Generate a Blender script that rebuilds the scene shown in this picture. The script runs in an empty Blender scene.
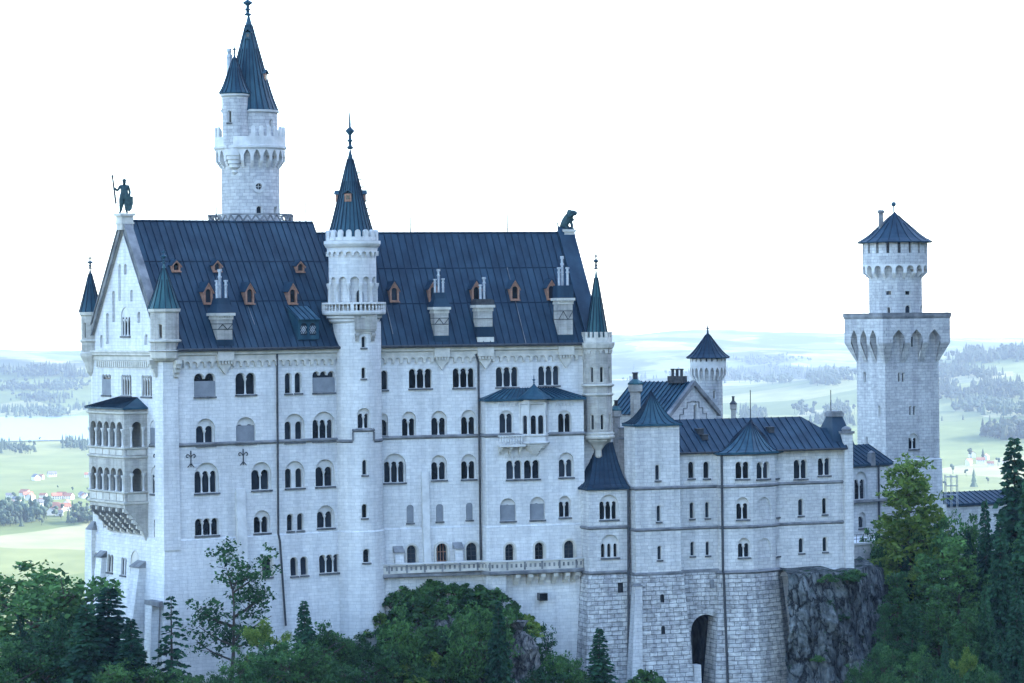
import bpy, math, random
from mathutils import Vector, Matrix, noise
from mathutils.geometry import delaunay_2d_cdt

R = math.radians
scene = bpy.context.scene
COL = scene.collection
PI = math.pi

# ---------------------------------------------------------------- camera, sky, sun, exposure
F = 2900.0                      # focal length in pixels of the 1024 px wide picture
PX0, PY0, ROLL = 512.0, 320.0, 0.012
cam_data = bpy.data.cameras.new("camera")
cam = bpy.data.objects.new("camera", cam_data)
COL.objects.link(cam)
cam_data.sensor_width = 36.0
cam_data.lens = F * 36.0 / 1024.0
cam_data.shift_y = -21.5 / 1024.0
cam_data.clip_start = 1.0
cam_data.clip_end = 80000.0
cam.matrix_world = Matrix.Rotation(R(90), 4, 'X') @ Matrix.Rotation(-ROLL, 4, 'Z')
scene.camera = cam

SUN_DIR = Vector((0.97, 0.24, 0.0)).normalized()
SUN_EL = R(20)
world = bpy.data.worlds.new("World")
scene.world = world
world.use_nodes = True
wn = world.node_tree
bg = wn.nodes["Background"]
sky = wn.nodes.new("ShaderNodeTexSky")
sky.sky_type = 'NISHITA'
sky.sun_disc = False
sky.sun_elevation = SUN_EL
sky.sun_rotation = math.atan2(SUN_DIR.x, SUN_DIR.y)
sky.altitude = 900
sky.air_density = 1.0
sky.dust_density = 0.9
sky.ozone_density = 1.2
wn.links.new(sky.outputs[0], bg.inputs[0])
bg.inputs[1].default_value = 0.15

sun_data = bpy.data.lights.new("sun", 'SUN')
sun_data.energy = 2.5
sun_data.angle = R(0.5)
sun_data.color = (1.0, 0.94, 0.84)
sun = bpy.data.objects.new("sun", sun_data)
COL.objects.link(sun)
d = Vector((SUN_DIR.x * math.cos(SUN_EL), SUN_DIR.y * math.cos(SUN_EL), math.sin(SUN_EL)))
sun.rotation_euler = d.to_track_quat('Z', 'Y').to_euler()

vs = scene.view_settings
vs.view_transform = 'Standard'
vs.look = 'None'
vs.exposure = 3.08
vs.gamma = 1.0
vs.use_curve_mapping = False
scene.render.engine = 'CYCLES'
cy = scene.cycles
cy.max_bounces = 6
cy.diffuse_bounces = 3
cy.glossy_bounces = 2
cy.transmission_bounces = 2
cy.transparent_max_bounces = 6
cy.volume_bounces = 0
cy.use_denoising = True
cy.use_fast_gi = False

HAZE_D = 0.68e-4
rng = random.Random(7)

# ---------------------------------------------------------------- pixel -> world
CR, SR = math.cos(ROLL), math.sin(ROLL)
def level(px, py):
    dx, dy = px - PX0, py - PY0
    return CR * dx - SR * dy, SR * dx + CR * dy
def at(px, py, Y):
    a, b = level(px, py)
    return Vector((a / F * Y, Y, -b / F * Y))
def zat(px, py, Y):
    return at(px, py, Y).z
def xat(px, py, Y):
    return at(px, py, Y).x

# ---------------------------------------------------------------- materials
MATS = {}
def newmat(name):
    m = bpy.data.materials.new(name)
    m.use_nodes = True
    nt = m.node_tree
    return m, nt, nt.nodes["Principled BSDF"]
def lnk(nt, a, b): nt.links.new(a, b)
def ramp(nt, stops):
    r = nt.nodes.new("ShaderNodeValToRGB")
    e = r.color_ramp.elements
    e[0].position, e[0].color = stops[0][0], (*stops[0][1], 1)
    e[1].position, e[1].color = stops[-1][0], (*stops[-1][1], 1)
    for p, c in stops[1:-1]:
        k = e.new(p); k.color = (*c, 1)
    return r
def tex_noise(nt, vec, scale, detail=4, rough=0.55, dim='3D'):
    n = nt.nodes.new("ShaderNodeTexNoise")
    n.noise_dimensions = dim
    n.inputs["Scale"].default_value = scale
    n.inputs["Detail"].default_value = detail
    n.inputs["Roughness"].default_value = rough
    if vec is not None: lnk(nt, vec, n.inputs["Vector"])
    return n
def mapping(nt, vec, scale):
    m = nt.nodes.new("ShaderNodeMapping")
    m.inputs["Scale"].default_value = scale
    lnk(nt, vec, m.inputs["Vector"])
    return m.outputs[0]
def mixcol(nt, fac, a, b, mode='MIX'):
    m = nt.nodes.new("ShaderNodeMix"); m.data_type = 'RGBA'; m.blend_type = mode
    for s, v in ((m.inputs["Factor"], fac), (m.inputs[6], a), (m.inputs[7], b)):
        if hasattr(v, "is_linked"): lnk(nt, v, s)
        elif isinstance(v, tuple): s.default_value = (*v, 1)
        else: s.default_value = v
    return m.outputs[2]

def mat_brick(name, c1, c2, mortar, bw, rh, msize, bump=0.25, stain=0.35, rough=0.85, blocknoise=0.5):
    m, nt, bs = newmat(name)
    tc = nt.nodes.new("ShaderNodeTexCoord")
    uv = tc.outputs["UV"]
    # wobble the joints a little
    nz = tex_noise(nt, uv, 1.7, 2, dim='2D')
    va = nt.nodes.new("ShaderNodeVectorMath"); va.operation = 'SCALE'
    lnk(nt, nz.outputs["Color"], va.inputs[0]); va.inputs["Scale"].default_value = msize * 2.0
    vb = nt.nodes.new("ShaderNodeVectorMath"); vb.operation = 'ADD'
    lnk(nt, uv, vb.inputs[0]); lnk(nt, va.outputs[0], vb.inputs[1])
    b = nt.nodes.new("ShaderNodeTexBrick")
    b.offset = 0.5; b.squash = 0.75; b.squash_frequency = 3
    lnk(nt, vb.outputs[0], b.inputs["Vector"])
    b.inputs["Color1"].default_value = (*c1, 1)
    b.inputs["Color2"].default_value = (*c2, 1)
    b.inputs["Mortar"].default_value = (*mortar, 1)
    b.inputs["Scale"].default_value = 1.0
    b.inputs["Mortar Size"].default_value = msize
    b.inputs["Mortar Smooth"].default_value = 0.3
    b.inputs["Bias"].default_value = 0.0
    b.inputs["Brick Width"].default_value = bw
    b.inputs["Row Height"].default_value = rh
    obj = tc.outputs["Object"]
    geo = nt.nodes.new("ShaderNodeNewGeometry")
    pos = geo.outputs["Position"]
    n1 = tex_noise(nt, mapping(nt, pos, (0.11, 0.11, 0.16)), 1.0, 5, 0.6)
    r1 = ramp(nt, [(0.35, (1 - stain,) * 3), (0.62, (1.0, 1.0, 1.0))])
    lnk(nt, n1.outputs["Fac"], r1.inputs[0])
    n2 = tex_noise(nt, mapping(nt, pos, (0.9, 0.9, 0.05)), 1.0, 4, 0.6)      # rain streaks
    r2 = ramp(nt, [(0.36, (1 - stain * 1.1, 1 - stain * 1.1, 1 - stain * 1.0)), (0.56, (1.0, 1.0, 1.0))])
    lnk(nt, n2.outputs["Fac"], r2.inputs[0])
    n3 = tex_noise(nt, mapping(nt, uv, (1.1 / bw, 1.0 / rh, 1)), 1.0, 3, 0.7, '2D')
    r3 = ramp(nt, [(0.3, (1 - blocknoise,) * 3), (0.65, (1.0, 1.0, 1.0))])
    lnk(nt, n3.outputs["Fac"], r3.inputs[0])
    c = mixcol(nt, 1.0, b.outputs["Color"], r1.outputs[0], 'MULTIPLY')
    c = mixcol(nt, 1.0, c, r2.outputs[0], 'MULTIPLY')
    c = mixcol(nt, 1.0, c, r3.outputs[0], 'MULTIPLY')
    lnk(nt, c, bs.inputs["Base Color"])
    bs.inputs["Roughness"].default_value = rough
    bs.inputs["Specular IOR Level"].default_value = 0.2
    inv = nt.nodes.new("ShaderNodeMath"); inv.operation = 'SUBTRACT'
    inv.inputs[0].default_value = 1.0; lnk(nt, b.outputs["Fac"], inv.inputs[1])
    ad = nt.nodes.new("ShaderNodeMath"); ad.operation = 'MULTIPLY_ADD'
    lnk(nt, n3.outputs["Fac"], ad.inputs[0]); ad.inputs[1].default_value = 0.8; lnk(nt, inv.outputs[0], ad.inputs[2])
    bp = nt.nodes.new("ShaderNodeBump")
    bp.inputs["Strength"].default_value = bump; bp.inputs["Distance"].default_value = 0.12
    lnk(nt, ad.outputs[0], bp.inputs["Height"]); lnk(nt, bp.outputs[0], bs.inputs["Normal"])
    MATS[name] = m
    return m

def mat_noise(name, c1, c2, scale=1.0, rough=0.8, bump=0.0, stretch=(1, 1, 1), metallic=0.0, spec=0.3, detail=5, lo=0.35, hi=0.65, objvar=0.0):
    m, nt, bs = newmat(name)
    geo = nt.nodes.new("ShaderNodeNewGeometry")
    n = tex_noise(nt, mapping(nt, geo.outputs["Position"], stretch), scale, detail, 0.6)
    r = ramp(nt, [(lo, c1), (hi, c2)])
    lnk(nt, n.outputs["Fac"], r.inputs[0])
    c = r.outputs[0]
    if objvar:
        oi = nt.nodes.new("ShaderNodeObjectInfo")
        rr = ramp(nt, [(0.0, (1 - objvar,) * 3), (1.0, (1 + objvar,) * 3)])
        lnk(nt, oi.outputs["Random"], rr.inputs[0])
        c = mixcol(nt, 1.0, c, rr.outputs[0], 'MULTIPLY')
    lnk(nt, c, bs.inputs["Base Color"])
    bs.inputs["Roughness"].default_value = rough
    bs.inputs["Metallic"].default_value = metallic
    bs.inputs["Specular IOR Level"].default_value = spec
    if bump:
        bp = nt.nodes.new("ShaderNodeBump"); bp.inputs["Strength"].default_value = bump; bp.inputs["Distance"].default_value = 0.3
        lnk(nt, n.outputs["Fac"], bp.inputs["Height"]); lnk(nt, bp.outputs[0], bs.inputs["Normal"])
    MATS[name] = m
    return m

def mat_leaf(name, dark, light, var=0.5):
    m, nt, bs = newmat(name)
    geo = nt.nodes.new("ShaderNodeNewGeometry")
    oi = nt.nodes.new("ShaderNodeObjectInfo")
    n = tex_noise(nt, geo.outputs["Position"], 0.45, 3)
    ad = nt.nodes.new("ShaderNodeMath"); ad.operation = 'MULTIPLY_ADD'
    lnk(nt, geo.outputs["Random Per Island"], ad.inputs[0]); ad.inputs[1].default_value = 0.45
    sb = nt.nodes.new("ShaderNodeMath"); sb.operation = 'SUBTRACT'
    lnk(nt, n.outputs["Fac"], sb.inputs[0]); sb.inputs[1].default_value = 0.22
    lnk(nt, sb.outputs[0], ad.inputs[2])
    r = ramp(nt, [(0.15, dark), (0.85, light)])
    lnk(nt, ad.outputs[0], r.inputs[0])
    rr = ramp(nt, [(0.0, (1 - var, 1 - var * 0.8, 1 - var * 0.6)), (1.0, (1 + var, 1 + var * 0.8, 1 + var * 0.3))])
    lnk(nt, oi.outputs["Random"], rr.inputs[0])
    c = mixcol(nt, 1.0, r.outputs[0], rr.outputs[0], 'MULTIPLY')
    lnk(nt, c, bs.inputs["Base Color"])
    bs.inputs["Roughness"].default_value = 0.65
    bs.inputs["Specular IOR Level"].default_value = 0.12
    tr = nt.nodes.new("ShaderNodeBsdfTranslucent"); lnk(nt, c, tr.inputs[0])
    mx = nt.nodes.new("ShaderNodeMixShader"); mx.inputs[0].default_value = 0.3
    out = nt.nodes["Material Output"]
    lnk(nt, bs.outputs[0], mx.inputs[1]); lnk(nt, tr.outputs[0], mx.inputs[2]); lnk(nt, mx.outputs[0], out.inputs[0])
    MATS[name] = m
    return m

ASH = mat_brick("limestone_ashlar", (0.67, 0.67, 0.665), (0.595, 0.60, 0.605), (0.45, 0.455, 0.47), 0.95, 0.40, 0.02, 0.25, 0.14, blocknoise=0.12)
ASH2 = mat_brick("grey_limestone_ashlar", (0.64, 0.64, 0.63), (0.55, 0.555, 0.56), (0.38, 0.385, 0.40), 1.0, 0.42, 0.024, 0.3, 0.16, blocknoise=0.2)
ASH3 = mat_brick("skylight_offset_limestone", (0.56, 0.56, 0.56), (0.43, 0.435, 0.445), (0.28, 0.285, 0.30), 0.9, 0.42, 0.024, 0.3, 0.2, blocknoise=0.2)  # greyer tower stone, also darkened to offset the extra skylight up there
RUST = mat_brick("rusticated_limestone", (0.68, 0.68, 0.67), (0.52, 0.525, 0.53), (0.22, 0.225, 0.24), 1.05, 0.52, 0.03, 1.0, 0.25, blocknoise=0.5)
TRIM = mat_noise("limestone_trim", (0.42, 0.42, 0.42), (0.56, 0.56, 0.555), 0.8, 0.8, 0.05)
SAND = mat_brick("weathered_sandstone", (0.50, 0.48, 0.44), (0.42, 0.41, 0.38), (0.33, 0.32, 0.30), 1.3, 0.6, 0.015, 0.15, 0.28, blocknoise=0.25)
SANDT = mat_noise("sandstone_trim", (0.36, 0.35, 0.32), (0.52, 0.50, 0.46), 0.9, 0.8, 0.1)
SILL = mat_noise("shadow_toned_sill_stone", (0.05, 0.054, 0.06), (0.13, 0.135, 0.145), 1.5, 0.8)  # sill colour darkened to stand for the shadow line beneath
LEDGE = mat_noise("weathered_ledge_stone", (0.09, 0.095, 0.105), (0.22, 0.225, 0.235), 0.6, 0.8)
ROOF = mat_noise("dark_metal_roofing", (0.006, 0.019, 0.037), (0.018, 0.045, 0.074), 0.45, 0.55, 0.05, (1.0, 1.0, 0.3), 0.0, 0.15, 7, 0.36, 0.7)
SEAM = mat_noise("roof_seam_metal", (0.002, 0.007, 0.016), (0.007, 0.018, 0.034), 0.7, 0.55, 0.0, spec=0.1)
COPPER = mat_noise("patinated_copper", (0.012, 0.055, 0.075), (0.04, 0.115, 0.13), 0.8, 0.5, 0.05, (1, 1, 0.2), spec=0.15)
COPPERD = mat_noise("dark_copper_sheet", (0.008, 0.034, 0.06), (0.024, 0.07, 0.10), 0.7, 0.5, 0.05, (1, 1, 0.2), spec=0.15)
ZINC = mat_noise("pale_zinc", (0.26, 0.29, 0.33), (0.42, 0.45, 0.49), 2.0, 0.5, 0.0, (1, 1, 1), 0.3)
GLASS = mat_noise("dark_window_glass", (0.004, 0.006, 0.01), (0.02, 0.025, 0.034), 0.3, 0.18, 0.0, spec=0.4, objvar=0.8)
LOGG = mat_noise("loggia_shade_board", (0.03, 0.035, 0.045), (0.07, 0.08, 0.095), 0.9, 0.5)  # dark tone stands for the shade inside the loggia
BOARD = mat_noise("grey_shutter_board", (0.15, 0.165, 0.19), (0.20, 0.215, 0.24), 0.9, 0.8)
WOOD = mat_noise("brown_dormer_wood", (0.20, 0.105, 0.07), (0.33, 0.18, 0.125), 2.5, 0.7)
IRON = mat_noise("dark_iron", (0.02, 0.022, 0.026), (0.045, 0.048, 0.055), 3.0, 0.6)
BRONZE = mat_noise("green_bronze", (0.008, 0.025, 0.032), (0.03, 0.07, 0.075), 2.2, 0.5, 0.1, spec=0.2)
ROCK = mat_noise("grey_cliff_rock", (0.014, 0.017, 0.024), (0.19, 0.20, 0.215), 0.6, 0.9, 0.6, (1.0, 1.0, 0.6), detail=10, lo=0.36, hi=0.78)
def mat_rock(name, c1, c2, sc):
    m, nt, bs = newmat(name)
    geo = nt.nodes.new("ShaderNodeNewGeometry"); p = geo.outputs["Position"]
    n1 = tex_noise(nt, mapping(nt, p, (1, 1, .55)), 0.35 * sc, 8, 0.65); n2 = tex_noise(nt, mapping(nt, p, (1, 1, .35)), 1.7 * sc, 8, 0.7)
    w = nt.nodes.new("ShaderNodeVectorMath"); w.operation = 'MULTIPLY_ADD'; lnk(nt, n2.outputs["Color"], w.inputs[0]); w.inputs[1].default_value = (1.1, 1.1, 1.1); lnk(nt, mapping(nt, p, (.55 * sc, .55 * sc, .3 * sc)), w.inputs[2])
    v = nt.nodes.new("ShaderNodeTexVoronoi"); v.feature = 'DISTANCE_TO_EDGE'; v.inputs["Scale"].default_value = 1.0; lnk(nt, w.outputs[0], v.inputs["Vector"])
    cr = ramp(nt, [(0.0, (.22, .22, .24)), (0.07, (1, 1, 1))]); lnk(nt, v.outputs["Distance"], cr.inputs[0])
    r1 = ramp(nt, [(.34, c1), (.68, c2)]); lnk(nt, n1.outputs["Fac"], r1.inputs[0])
    r2 = ramp(nt, [(.34, (.35, .36, .38)), (.62, (1.25, 1.25, 1.25))]); lnk(nt, n2.outputs["Fac"], r2.inputs[0])
    col = mixcol(nt, 1.0, mixcol(nt, 1.0, r1.outputs[0], r2.outputs[0], 'MULTIPLY'), cr.outputs[0], 'MULTIPLY')
    gr = tex_noise(nt, p, 0.5, 4); rg = ramp(nt, [(.56, (0, 0, 0)), (.66, (1, 1, 1))]); lnk(nt, gr.outputs["Fac"], rg.inputs[0])
    sp = nt.nodes.new("ShaderNodeSeparateXYZ"); lnk(nt, geo.outputs["Normal"], sp.inputs[0]); rz = ramp(nt, [(.25, (0, 0, 0)), (.5, (1, 1, 1))]); lnk(nt, sp.outputs[2], rz.inputs[0])
    mu = nt.nodes.new("ShaderNodeMath"); mu.operation = 'MULTIPLY'; lnk(nt, rg.outputs[0], mu.inputs[0]); lnk(nt, rz.outputs[0], mu.inputs[1])
    col = mixcol(nt, mu.outputs[0], col, (0.02, 0.05, 0.018))
    lnk(nt, col, bs.inputs["Base Color"]); bs.inputs["Roughness"].default_value = .95; bs.inputs["Specular IOR Level"].default_value = .1
    ad = nt.nodes.new("ShaderNodeMath"); ad.operation = 'MULTIPLY_ADD'; lnk(nt, cr.outputs[0], ad.inputs[0]); ad.inputs[1].default_value = .6; lnk(nt, n2.outputs["Fac"], ad.inputs[2])
    bp = nt.nodes.new("ShaderNodeBump"); bp.inputs["Strength"].default_value = 1.0; bp.inputs["Distance"].default_value = .6; lnk(nt, ad.outputs[0], bp.inputs["Height"]); lnk(nt, bp.outputs[0], bs.inputs["Normal"])
    MATS[name] = m; return m
CLIFF = mat_rock("fractured_cliff_rock", (0.045, 0.054, 0.06), (0.20, 0.222, 0.23), 1.0)
PROCK = mat_noise("pale_outcrop_rock", (0.05, 0.055, 0.062), (0.36, 0.365, 0.365), 0.5, 0.9, 1.0, (1, 1, 0.6), detail=8)
CRAG = mat_rock("pale_crag_rock", (0.07, 0.075, 0.08), (0.36, 0.36, 0.36), 1.6)
BARK = mat_noise("bark", (0.03, 0.024, 0.02), (0.085, 0.07, 0.055), 3.0, 0.9, 0.3, (1, 1, 0.3))
LEAF_S = mat_leaf("spruce_needles", (0.005, 0.022, 0.017), (0.042, 0.115, 0.062))
LEAF_B = mat_leaf("broad_leaves", (0.008, 0.028, 0.015), (0.085, 0.19, 0.065))
LEAF_Y = mat_leaf("yellowing_leaves", (0.03, 0.075, 0.015), (0.22, 0.31, 0.065), 0.12)
LEAF_SH = mat_leaf("shrub_leaves", (0.008, 0.028, 0.014), (0.075, 0.165, 0.058))
FARLEAF = mat_noise("far_foliage", (0.02, 0.04, 0.028), (0.055, 0.085, 0.05), 0.05, 0.9, objvar=0.3)

# ---------------------------------------------------------------- mesh builder
class MB:
    def __init__(s):
        s.v, s.f, s.m, s.uv = [], [], [], []
    def face(s, pts, mi=0, uv=None):
        b = len(s.v)
        s.v.extend(Vector(p) for p in pts)
        s.f.append(tuple(range(b, b + len(pts)))); s.m.append(mi); s.uv.append(uv)
    def grid(s, rows, mi=0, closed=False):
        b = len(s.v); n = len(rows[0])
        for r in rows: s.v.extend(Vector(p) for p in r)
        for i in range(len(rows) - 1):
            for j in range(n if closed else n - 1):
                k = (j + 1) % n
                s.f.append((b + i * n + j, b + i * n + k, b + (i + 1) * n + k, b + (i + 1) * n + j)); s.m.append(mi); s.uv.append(None)
    def box8(s, p, mi=0):
        """p: 4 bottom points then 4 top points, counter-clockwise seen from above"""
        b = len(s.v); s.v.extend(Vector(q) for q in p)
        for f in ((3, 2, 1, 0), (4, 5, 6, 7), (0, 1, 5, 4), (1, 2, 6, 5), (2, 3, 7, 6), (3, 0, 4, 7)):
            s.f.append(tuple(b + i for i in f)); s.m.append(mi); s.uv.append(None)
    def box(s, c, sx, sy, sz, ax=Vector((1, 0, 0)), mi=0, taper=1.0):
        """box standing on c (bottom centre), ax = horizontal axis of sx"""
        ax = Vector((ax[0], ax[1], 0)).normalized(); ay = Vector((-ax.y, ax.x, 0)); c = Vector(c)
        q = []
        for k, z in ((1.0, 0), (taper, sz)):
            for a, b_ in ((-1, -1), (1, -1), (1, 1), (-1, 1)):
                q.append(c + ax * a * sx / 2 * k + ay * b_ * sy / 2 * k + Vector((0, 0, z)))
        s.box8(q, mi)
    def tube(s, p, q, r0, r1=None, n=8, mi=0, caps=True):
        p, q = Vector(p), Vector(q); r1 = r0 if r1 is None else r1
        w = (q - p).normalized()
        a = w.orthogonal().normalized(); b_ = w.cross(a)
        A = [p + (a * math.cos(2 * PI * i / n) + b_ * math.sin(2 * PI * i / n)) * r0 for i in range(n)]
        B = [q + (a * math.cos(2 * PI * i / n) + b_ * math.sin(2 * PI * i / n)) * r1 for i in range(n)]
        s.grid([A, B], mi, True)
        if caps:
            s.face(A[::-1], mi); s.face(B, mi)
    def lathe(s, c, prof, n=16, mi=0, a0=0.0, arc=2 * PI):
        """prof: list of (r, z) from bottom to top about vertical axis at c"""
        c = Vector(c); rows = []
        full = abs(arc - 2 * PI) < 1e-6
        m = n if full else n + 1
        for r, z in prof:
            rows.append([c + Vector((math.cos(a0 + arc * i / n) * r, math.sin(a0 + arc * i / n) * r, z)) for i in range(m)])
        s.grid(rows, mi, full)
        if full:
            if prof[0][0] > 1e-4: s.face(rows[0][::-1], mi)
            if prof[-1][0] > 1e-4: s.face(rows[-1], mi)
    def prism(s, poly, vec, mi=0):
        """polygon (3d points) extruded by vec"""
        vec = Vector(vec); A = [Vector(p) for p in poly]; B = [p + vec for p in A]
        s.face(A[::-1], mi); s.face(B, mi); n = len(A)
        for i in range(n):
            j = (i + 1) % n
            s.face([A[i], A[j], B[j], B[i]], mi)
    def build(s, name, mats, parent=None, smooth=False, origin=None):
        if not isinstance(mats, (list, tuple)): mats = [mats]
        me = bpy.data.meshes.new(name)
        lo = Vector([min(p[i] for p in s.v) for i in range(3)]); hi = Vector([max(p[i] for p in s.v) for i in range(3)])
        c = Vector(((lo.x + hi.x) / 2, (lo.y + hi.y) / 2, lo.z)) if origin is None else Vector(origin)
        me.from_pydata([p - c for p in s.v], [], s.f)
        for m in mats: me.materials.append(m)
        me.polygons.foreach_set("material_index", s.m)
        ul = me.uv_layers.new(name="uv")
        data = [0.0] * (2 * len(me.loops))
        for pi, poly in enumerate(me.polygons):
            uv = s.uv[pi]
            if uv is None:
                n = poly.normal
                if abs(n.z) > 0.999: t = Vector((1, 0, 0)); w = Vector((0, 1, 0))
                else:
                    t = Vector((-n.y, n.x, 0)).normalized(); w = n.cross(t)
                for li in poly.loop_indices:
                    p = s.v[me.loops[li].vertex_index]
                    data[2 * li] = p.dot(t); data[2 * li + 1] = p.dot(w)
            else:
                for k, li in enumerate(poly.loop_indices):
                    data[2 * li], data[2 * li + 1] = uv[k]
        ul.data.foreach_set("uv", data)
        if smooth: me.polygons.foreach_set("use_smooth", [True] * len(me.polygons))
        me.update()
        o = bpy.data.objects.new(name, me)
        COL.objects.link(o)
        place(o, c, parent)
        return o

WLOC = {}
def place(o, c, parent):
    c = Vector(c)
    if parent is not None:
        o.parent = parent; o.location = c - WLOC[parent.name]
    else: o.location = c
    WLOC[o.name] = c
def thing(name, label, cat, loc, group=None):
    o = bpy.data.objects.new(name, None); o.empty_display_size = 0.5
    COL.objects.link(o); o.location = loc; WLOC[o.name] = Vector(loc)
    tag(o, label, cat, group)
    return o
def tag(o, label, cat, group=None, kind=None):
    if label: o["label"] = label
    if cat: o["category"] = cat
    if group: o["group"] = group
    if kind: o["kind"] = kind
    return o
def structure(o):
    o["kind"] = "structure"; return o
def copy_thing(root, loc, scale=(1, 1, 1), rz=0.0, label=None):
    r = root.copy(); COL.objects.link(r); r.location = loc; r.scale = scale; r.rotation_euler = (0, 0, rz)
    WLOC[r.name] = Vector(loc)
    if label: r["label"] = label
    for ch in root.children:
        c = ch.copy(); COL.objects.link(c); c.parent = r
        for g in ch.children:
            e = g.copy(); COL.objects.link(e); e.parent = c
    return r

# ---------------------------------------------------------------- unrolled walls
def inside(p, poly):
    x, y = p; c = False; n = len(poly); j = n - 1
    for i in range(n):
        xi, yi = poly[i]; xj, yj = poly[j]
        if (yi > y) != (yj > y) and x < (xj - xi) * (y - yi) / (yj - yi) + xi: c = not c
        j = i
    return c
class Wall:
    """a wall that follows a plan polyline; (u, z) are metres along it and height"""
    def __init__(s, pts, closed=False, batter=None):
        s.closed = closed; s.batter = batter or []
        s.p = [Vector((p[0], p[1])) for p in pts]
        if closed: s.p.append(s.p[0].copy())
        s.u = [0.0]
        for i in range(len(s.p) - 1): s.u.append(s.u[-1] + (s.p[i + 1] - s.p[i]).length)
        s.n = []
        for i in range(len(s.p) - 1):
            t = (s.p[i + 1] - s.p[i]).normalized(); s.n.append(Vector((t.y, -t.x)))
        s.mit = []
        for i in range(len(s.p)):
            if i == 0: a, b = (s.n[-1], s.n[0]) if closed else (s.n[0], s.n[0])
            elif i == len(s.p) - 1: a, b = (s.n[-1], s.n[0]) if closed else (s.n[-1], s.n[-1])
            else: a, b = s.n[i - 1], s.n[i]
            h = (a + b)
            s.mit.append(h / max(0.3, (1 + a.dot(b))))
        s.U = s.u[-1]; s.holes = []
    def seg(s, u):
        for i in range(len(s.n)):
            if u <= s.u[i + 1] + 1e-6: return i
        return len(s.n) - 1
    def b(s, z):
        bt = s.batter
        if not bt: return 0.0
        if z >= bt[0][0]: return bt[0][1]
        for (z0, b0), (z1, b1) in zip(bt, bt[1:]):
            if z >= z1: return b0 + (b1 - b0) * (z0 - z) / (z0 - z1)
        return bt[-1][1]
    def P(s, u, z, d=0.0, sg=None):
        off = d + s.b(z)
        if sg is None:
            for i, uu in enumerate(s.u):
                if abs(uu - u) < 1e-4:
                    q = s.p[i] + s.mit[i] * off
                    return Vector((q.x, q.y, z))
            sg = s.seg(u)
        t = (u - s.u[sg]) / (s.u[sg + 1] - s.u[sg])
        q = s.p[sg].lerp(s.p[sg + 1], t) + s.n[sg] * off
        return Vector((q.x, q.y, z))
    def hit(s, px, py, only=None):
        a, b = level(px, py); k = a / F; best = None
        for i in range(len(s.n)):
            if only is not None and i != only: continue
            A, B = s.p[i], s.p[i + 1]; dd = B - A
            den = dd.x - k * dd.y
            if abs(den) < 1e-9: continue
            t = (k * A.y - A.x) / den
            if only is None and not (-0.001 <= t <= 1.001): continue
            Y = A.y + dd.y * t
            if only is None and s.n[i].dot(Vector((k, 1.0))) > 0: continue
            if best is None or Y < best[0]: best = (Y, s.u[i] + t * dd.length, -b / F * Y)
        if best is None: raise ValueError("no hit %s %s" % (px, py))
        return best[1], best[2]
    def sheet(s, mb, outline, holes=(), d=0.0, mi=0, flip=False):
        V, E = [], []
        def ring(poly):
            b0 = len(V); V.extend(Vector(p) for p in poly); n = len(poly)
            E.extend((b0 + i, b0 + (i + 1) % n) for i in range(n))
        ring(outline)
        for h in holes: ring(h)
        u0 = min(p[0] for p in outline); u1 = max(p[0] for p in outline)
        z0 = min(p[1] for p in outline); z1 = max(p[1] for p in outline)
        for uu in s.u:
            if u0 + 1e-3 < uu < u1 - 1e-3:
                E.append((len(V), len(V) + 1)); V.append(Vector((uu, z0))); V.append(Vector((uu, z1)))
        for zz, _ in s.batter:
            if z0 + 1e-3 < zz < z1 - 1e-3:
                E.append((len(V), len(V) + 1)); V.append(Vector((u0, zz))); V.append(Vector((u1, zz)))
        rv, re, rf = delaunay_2d_cdt(V, E, [], 0, 1e-4)[:3]
        for f in rf:
            c = sum((rv[i] for i in f), Vector((0, 0))) / len(f)
            if not inside(c, outline) or any(inside(c, h) for h in holes): continue
            idx = list(f)
            a2 = sum(rv[idx[i]].x * rv[idx[(i + 1) % len(idx)]].y - rv[idx[(i + 1) % len(idx)]].x * rv[idx[i]].y for i in range(len(idx)))
            if (a2 < 0) != flip: idx = idx[::-1]
            sg = s.seg(c.x)
            mb.face([s.P(*s.snap(rv[i], sg), d) for i in idx], mi, [(rv[i].x, rv[i].y) for i in idx])
    def snap(s, q, sg):
        u = q.x
        for uu in (s.u[sg], s.u[sg + 1]):
            if abs(u - uu) < 2e-3: u = uu
        return u, q.y
    def reveal(s, mb, poly, d0, d1, mi=0, flip=False):
        n = len(poly)
        for i in range(n):
            a, b = poly[i], poly[(i + 1) % n]
            q = [s.P(a[0], a[1], d0), s.P(a[0], a[1], d1), s.P(b[0], b[1], d1), s.P(b[0], b[1], d0)]
            mb.face(q[::-1] if flip else q, mi)
    def solid(s, mb, poly, d0, d1, mi=0, holes=()):
        """a slab lying on the wall from depth d0 (inner) to d1 (outer)"""
        s.sheet(mb, poly, holes, d1, mi)
        s.reveal(mb, poly, d0, d1, mi)
        for h in holes: s.reveal(mb, h, d1, d0, mi)
    def ubox(s, mb, u0, u1, z0, z1, d0, d1, mi=0):
        q = [s.P(u0, z0, d1), s.P(u1, z0, d1), s.P(u1, z0, d0), s.P(u0, z0, d0),
             s.P(u0, z1, d1), s.P(u1, z1, d1), s.P(u1, z1, d0), s.P(u0, z1, d0)]
        mb.box8(q, mi)
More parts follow.
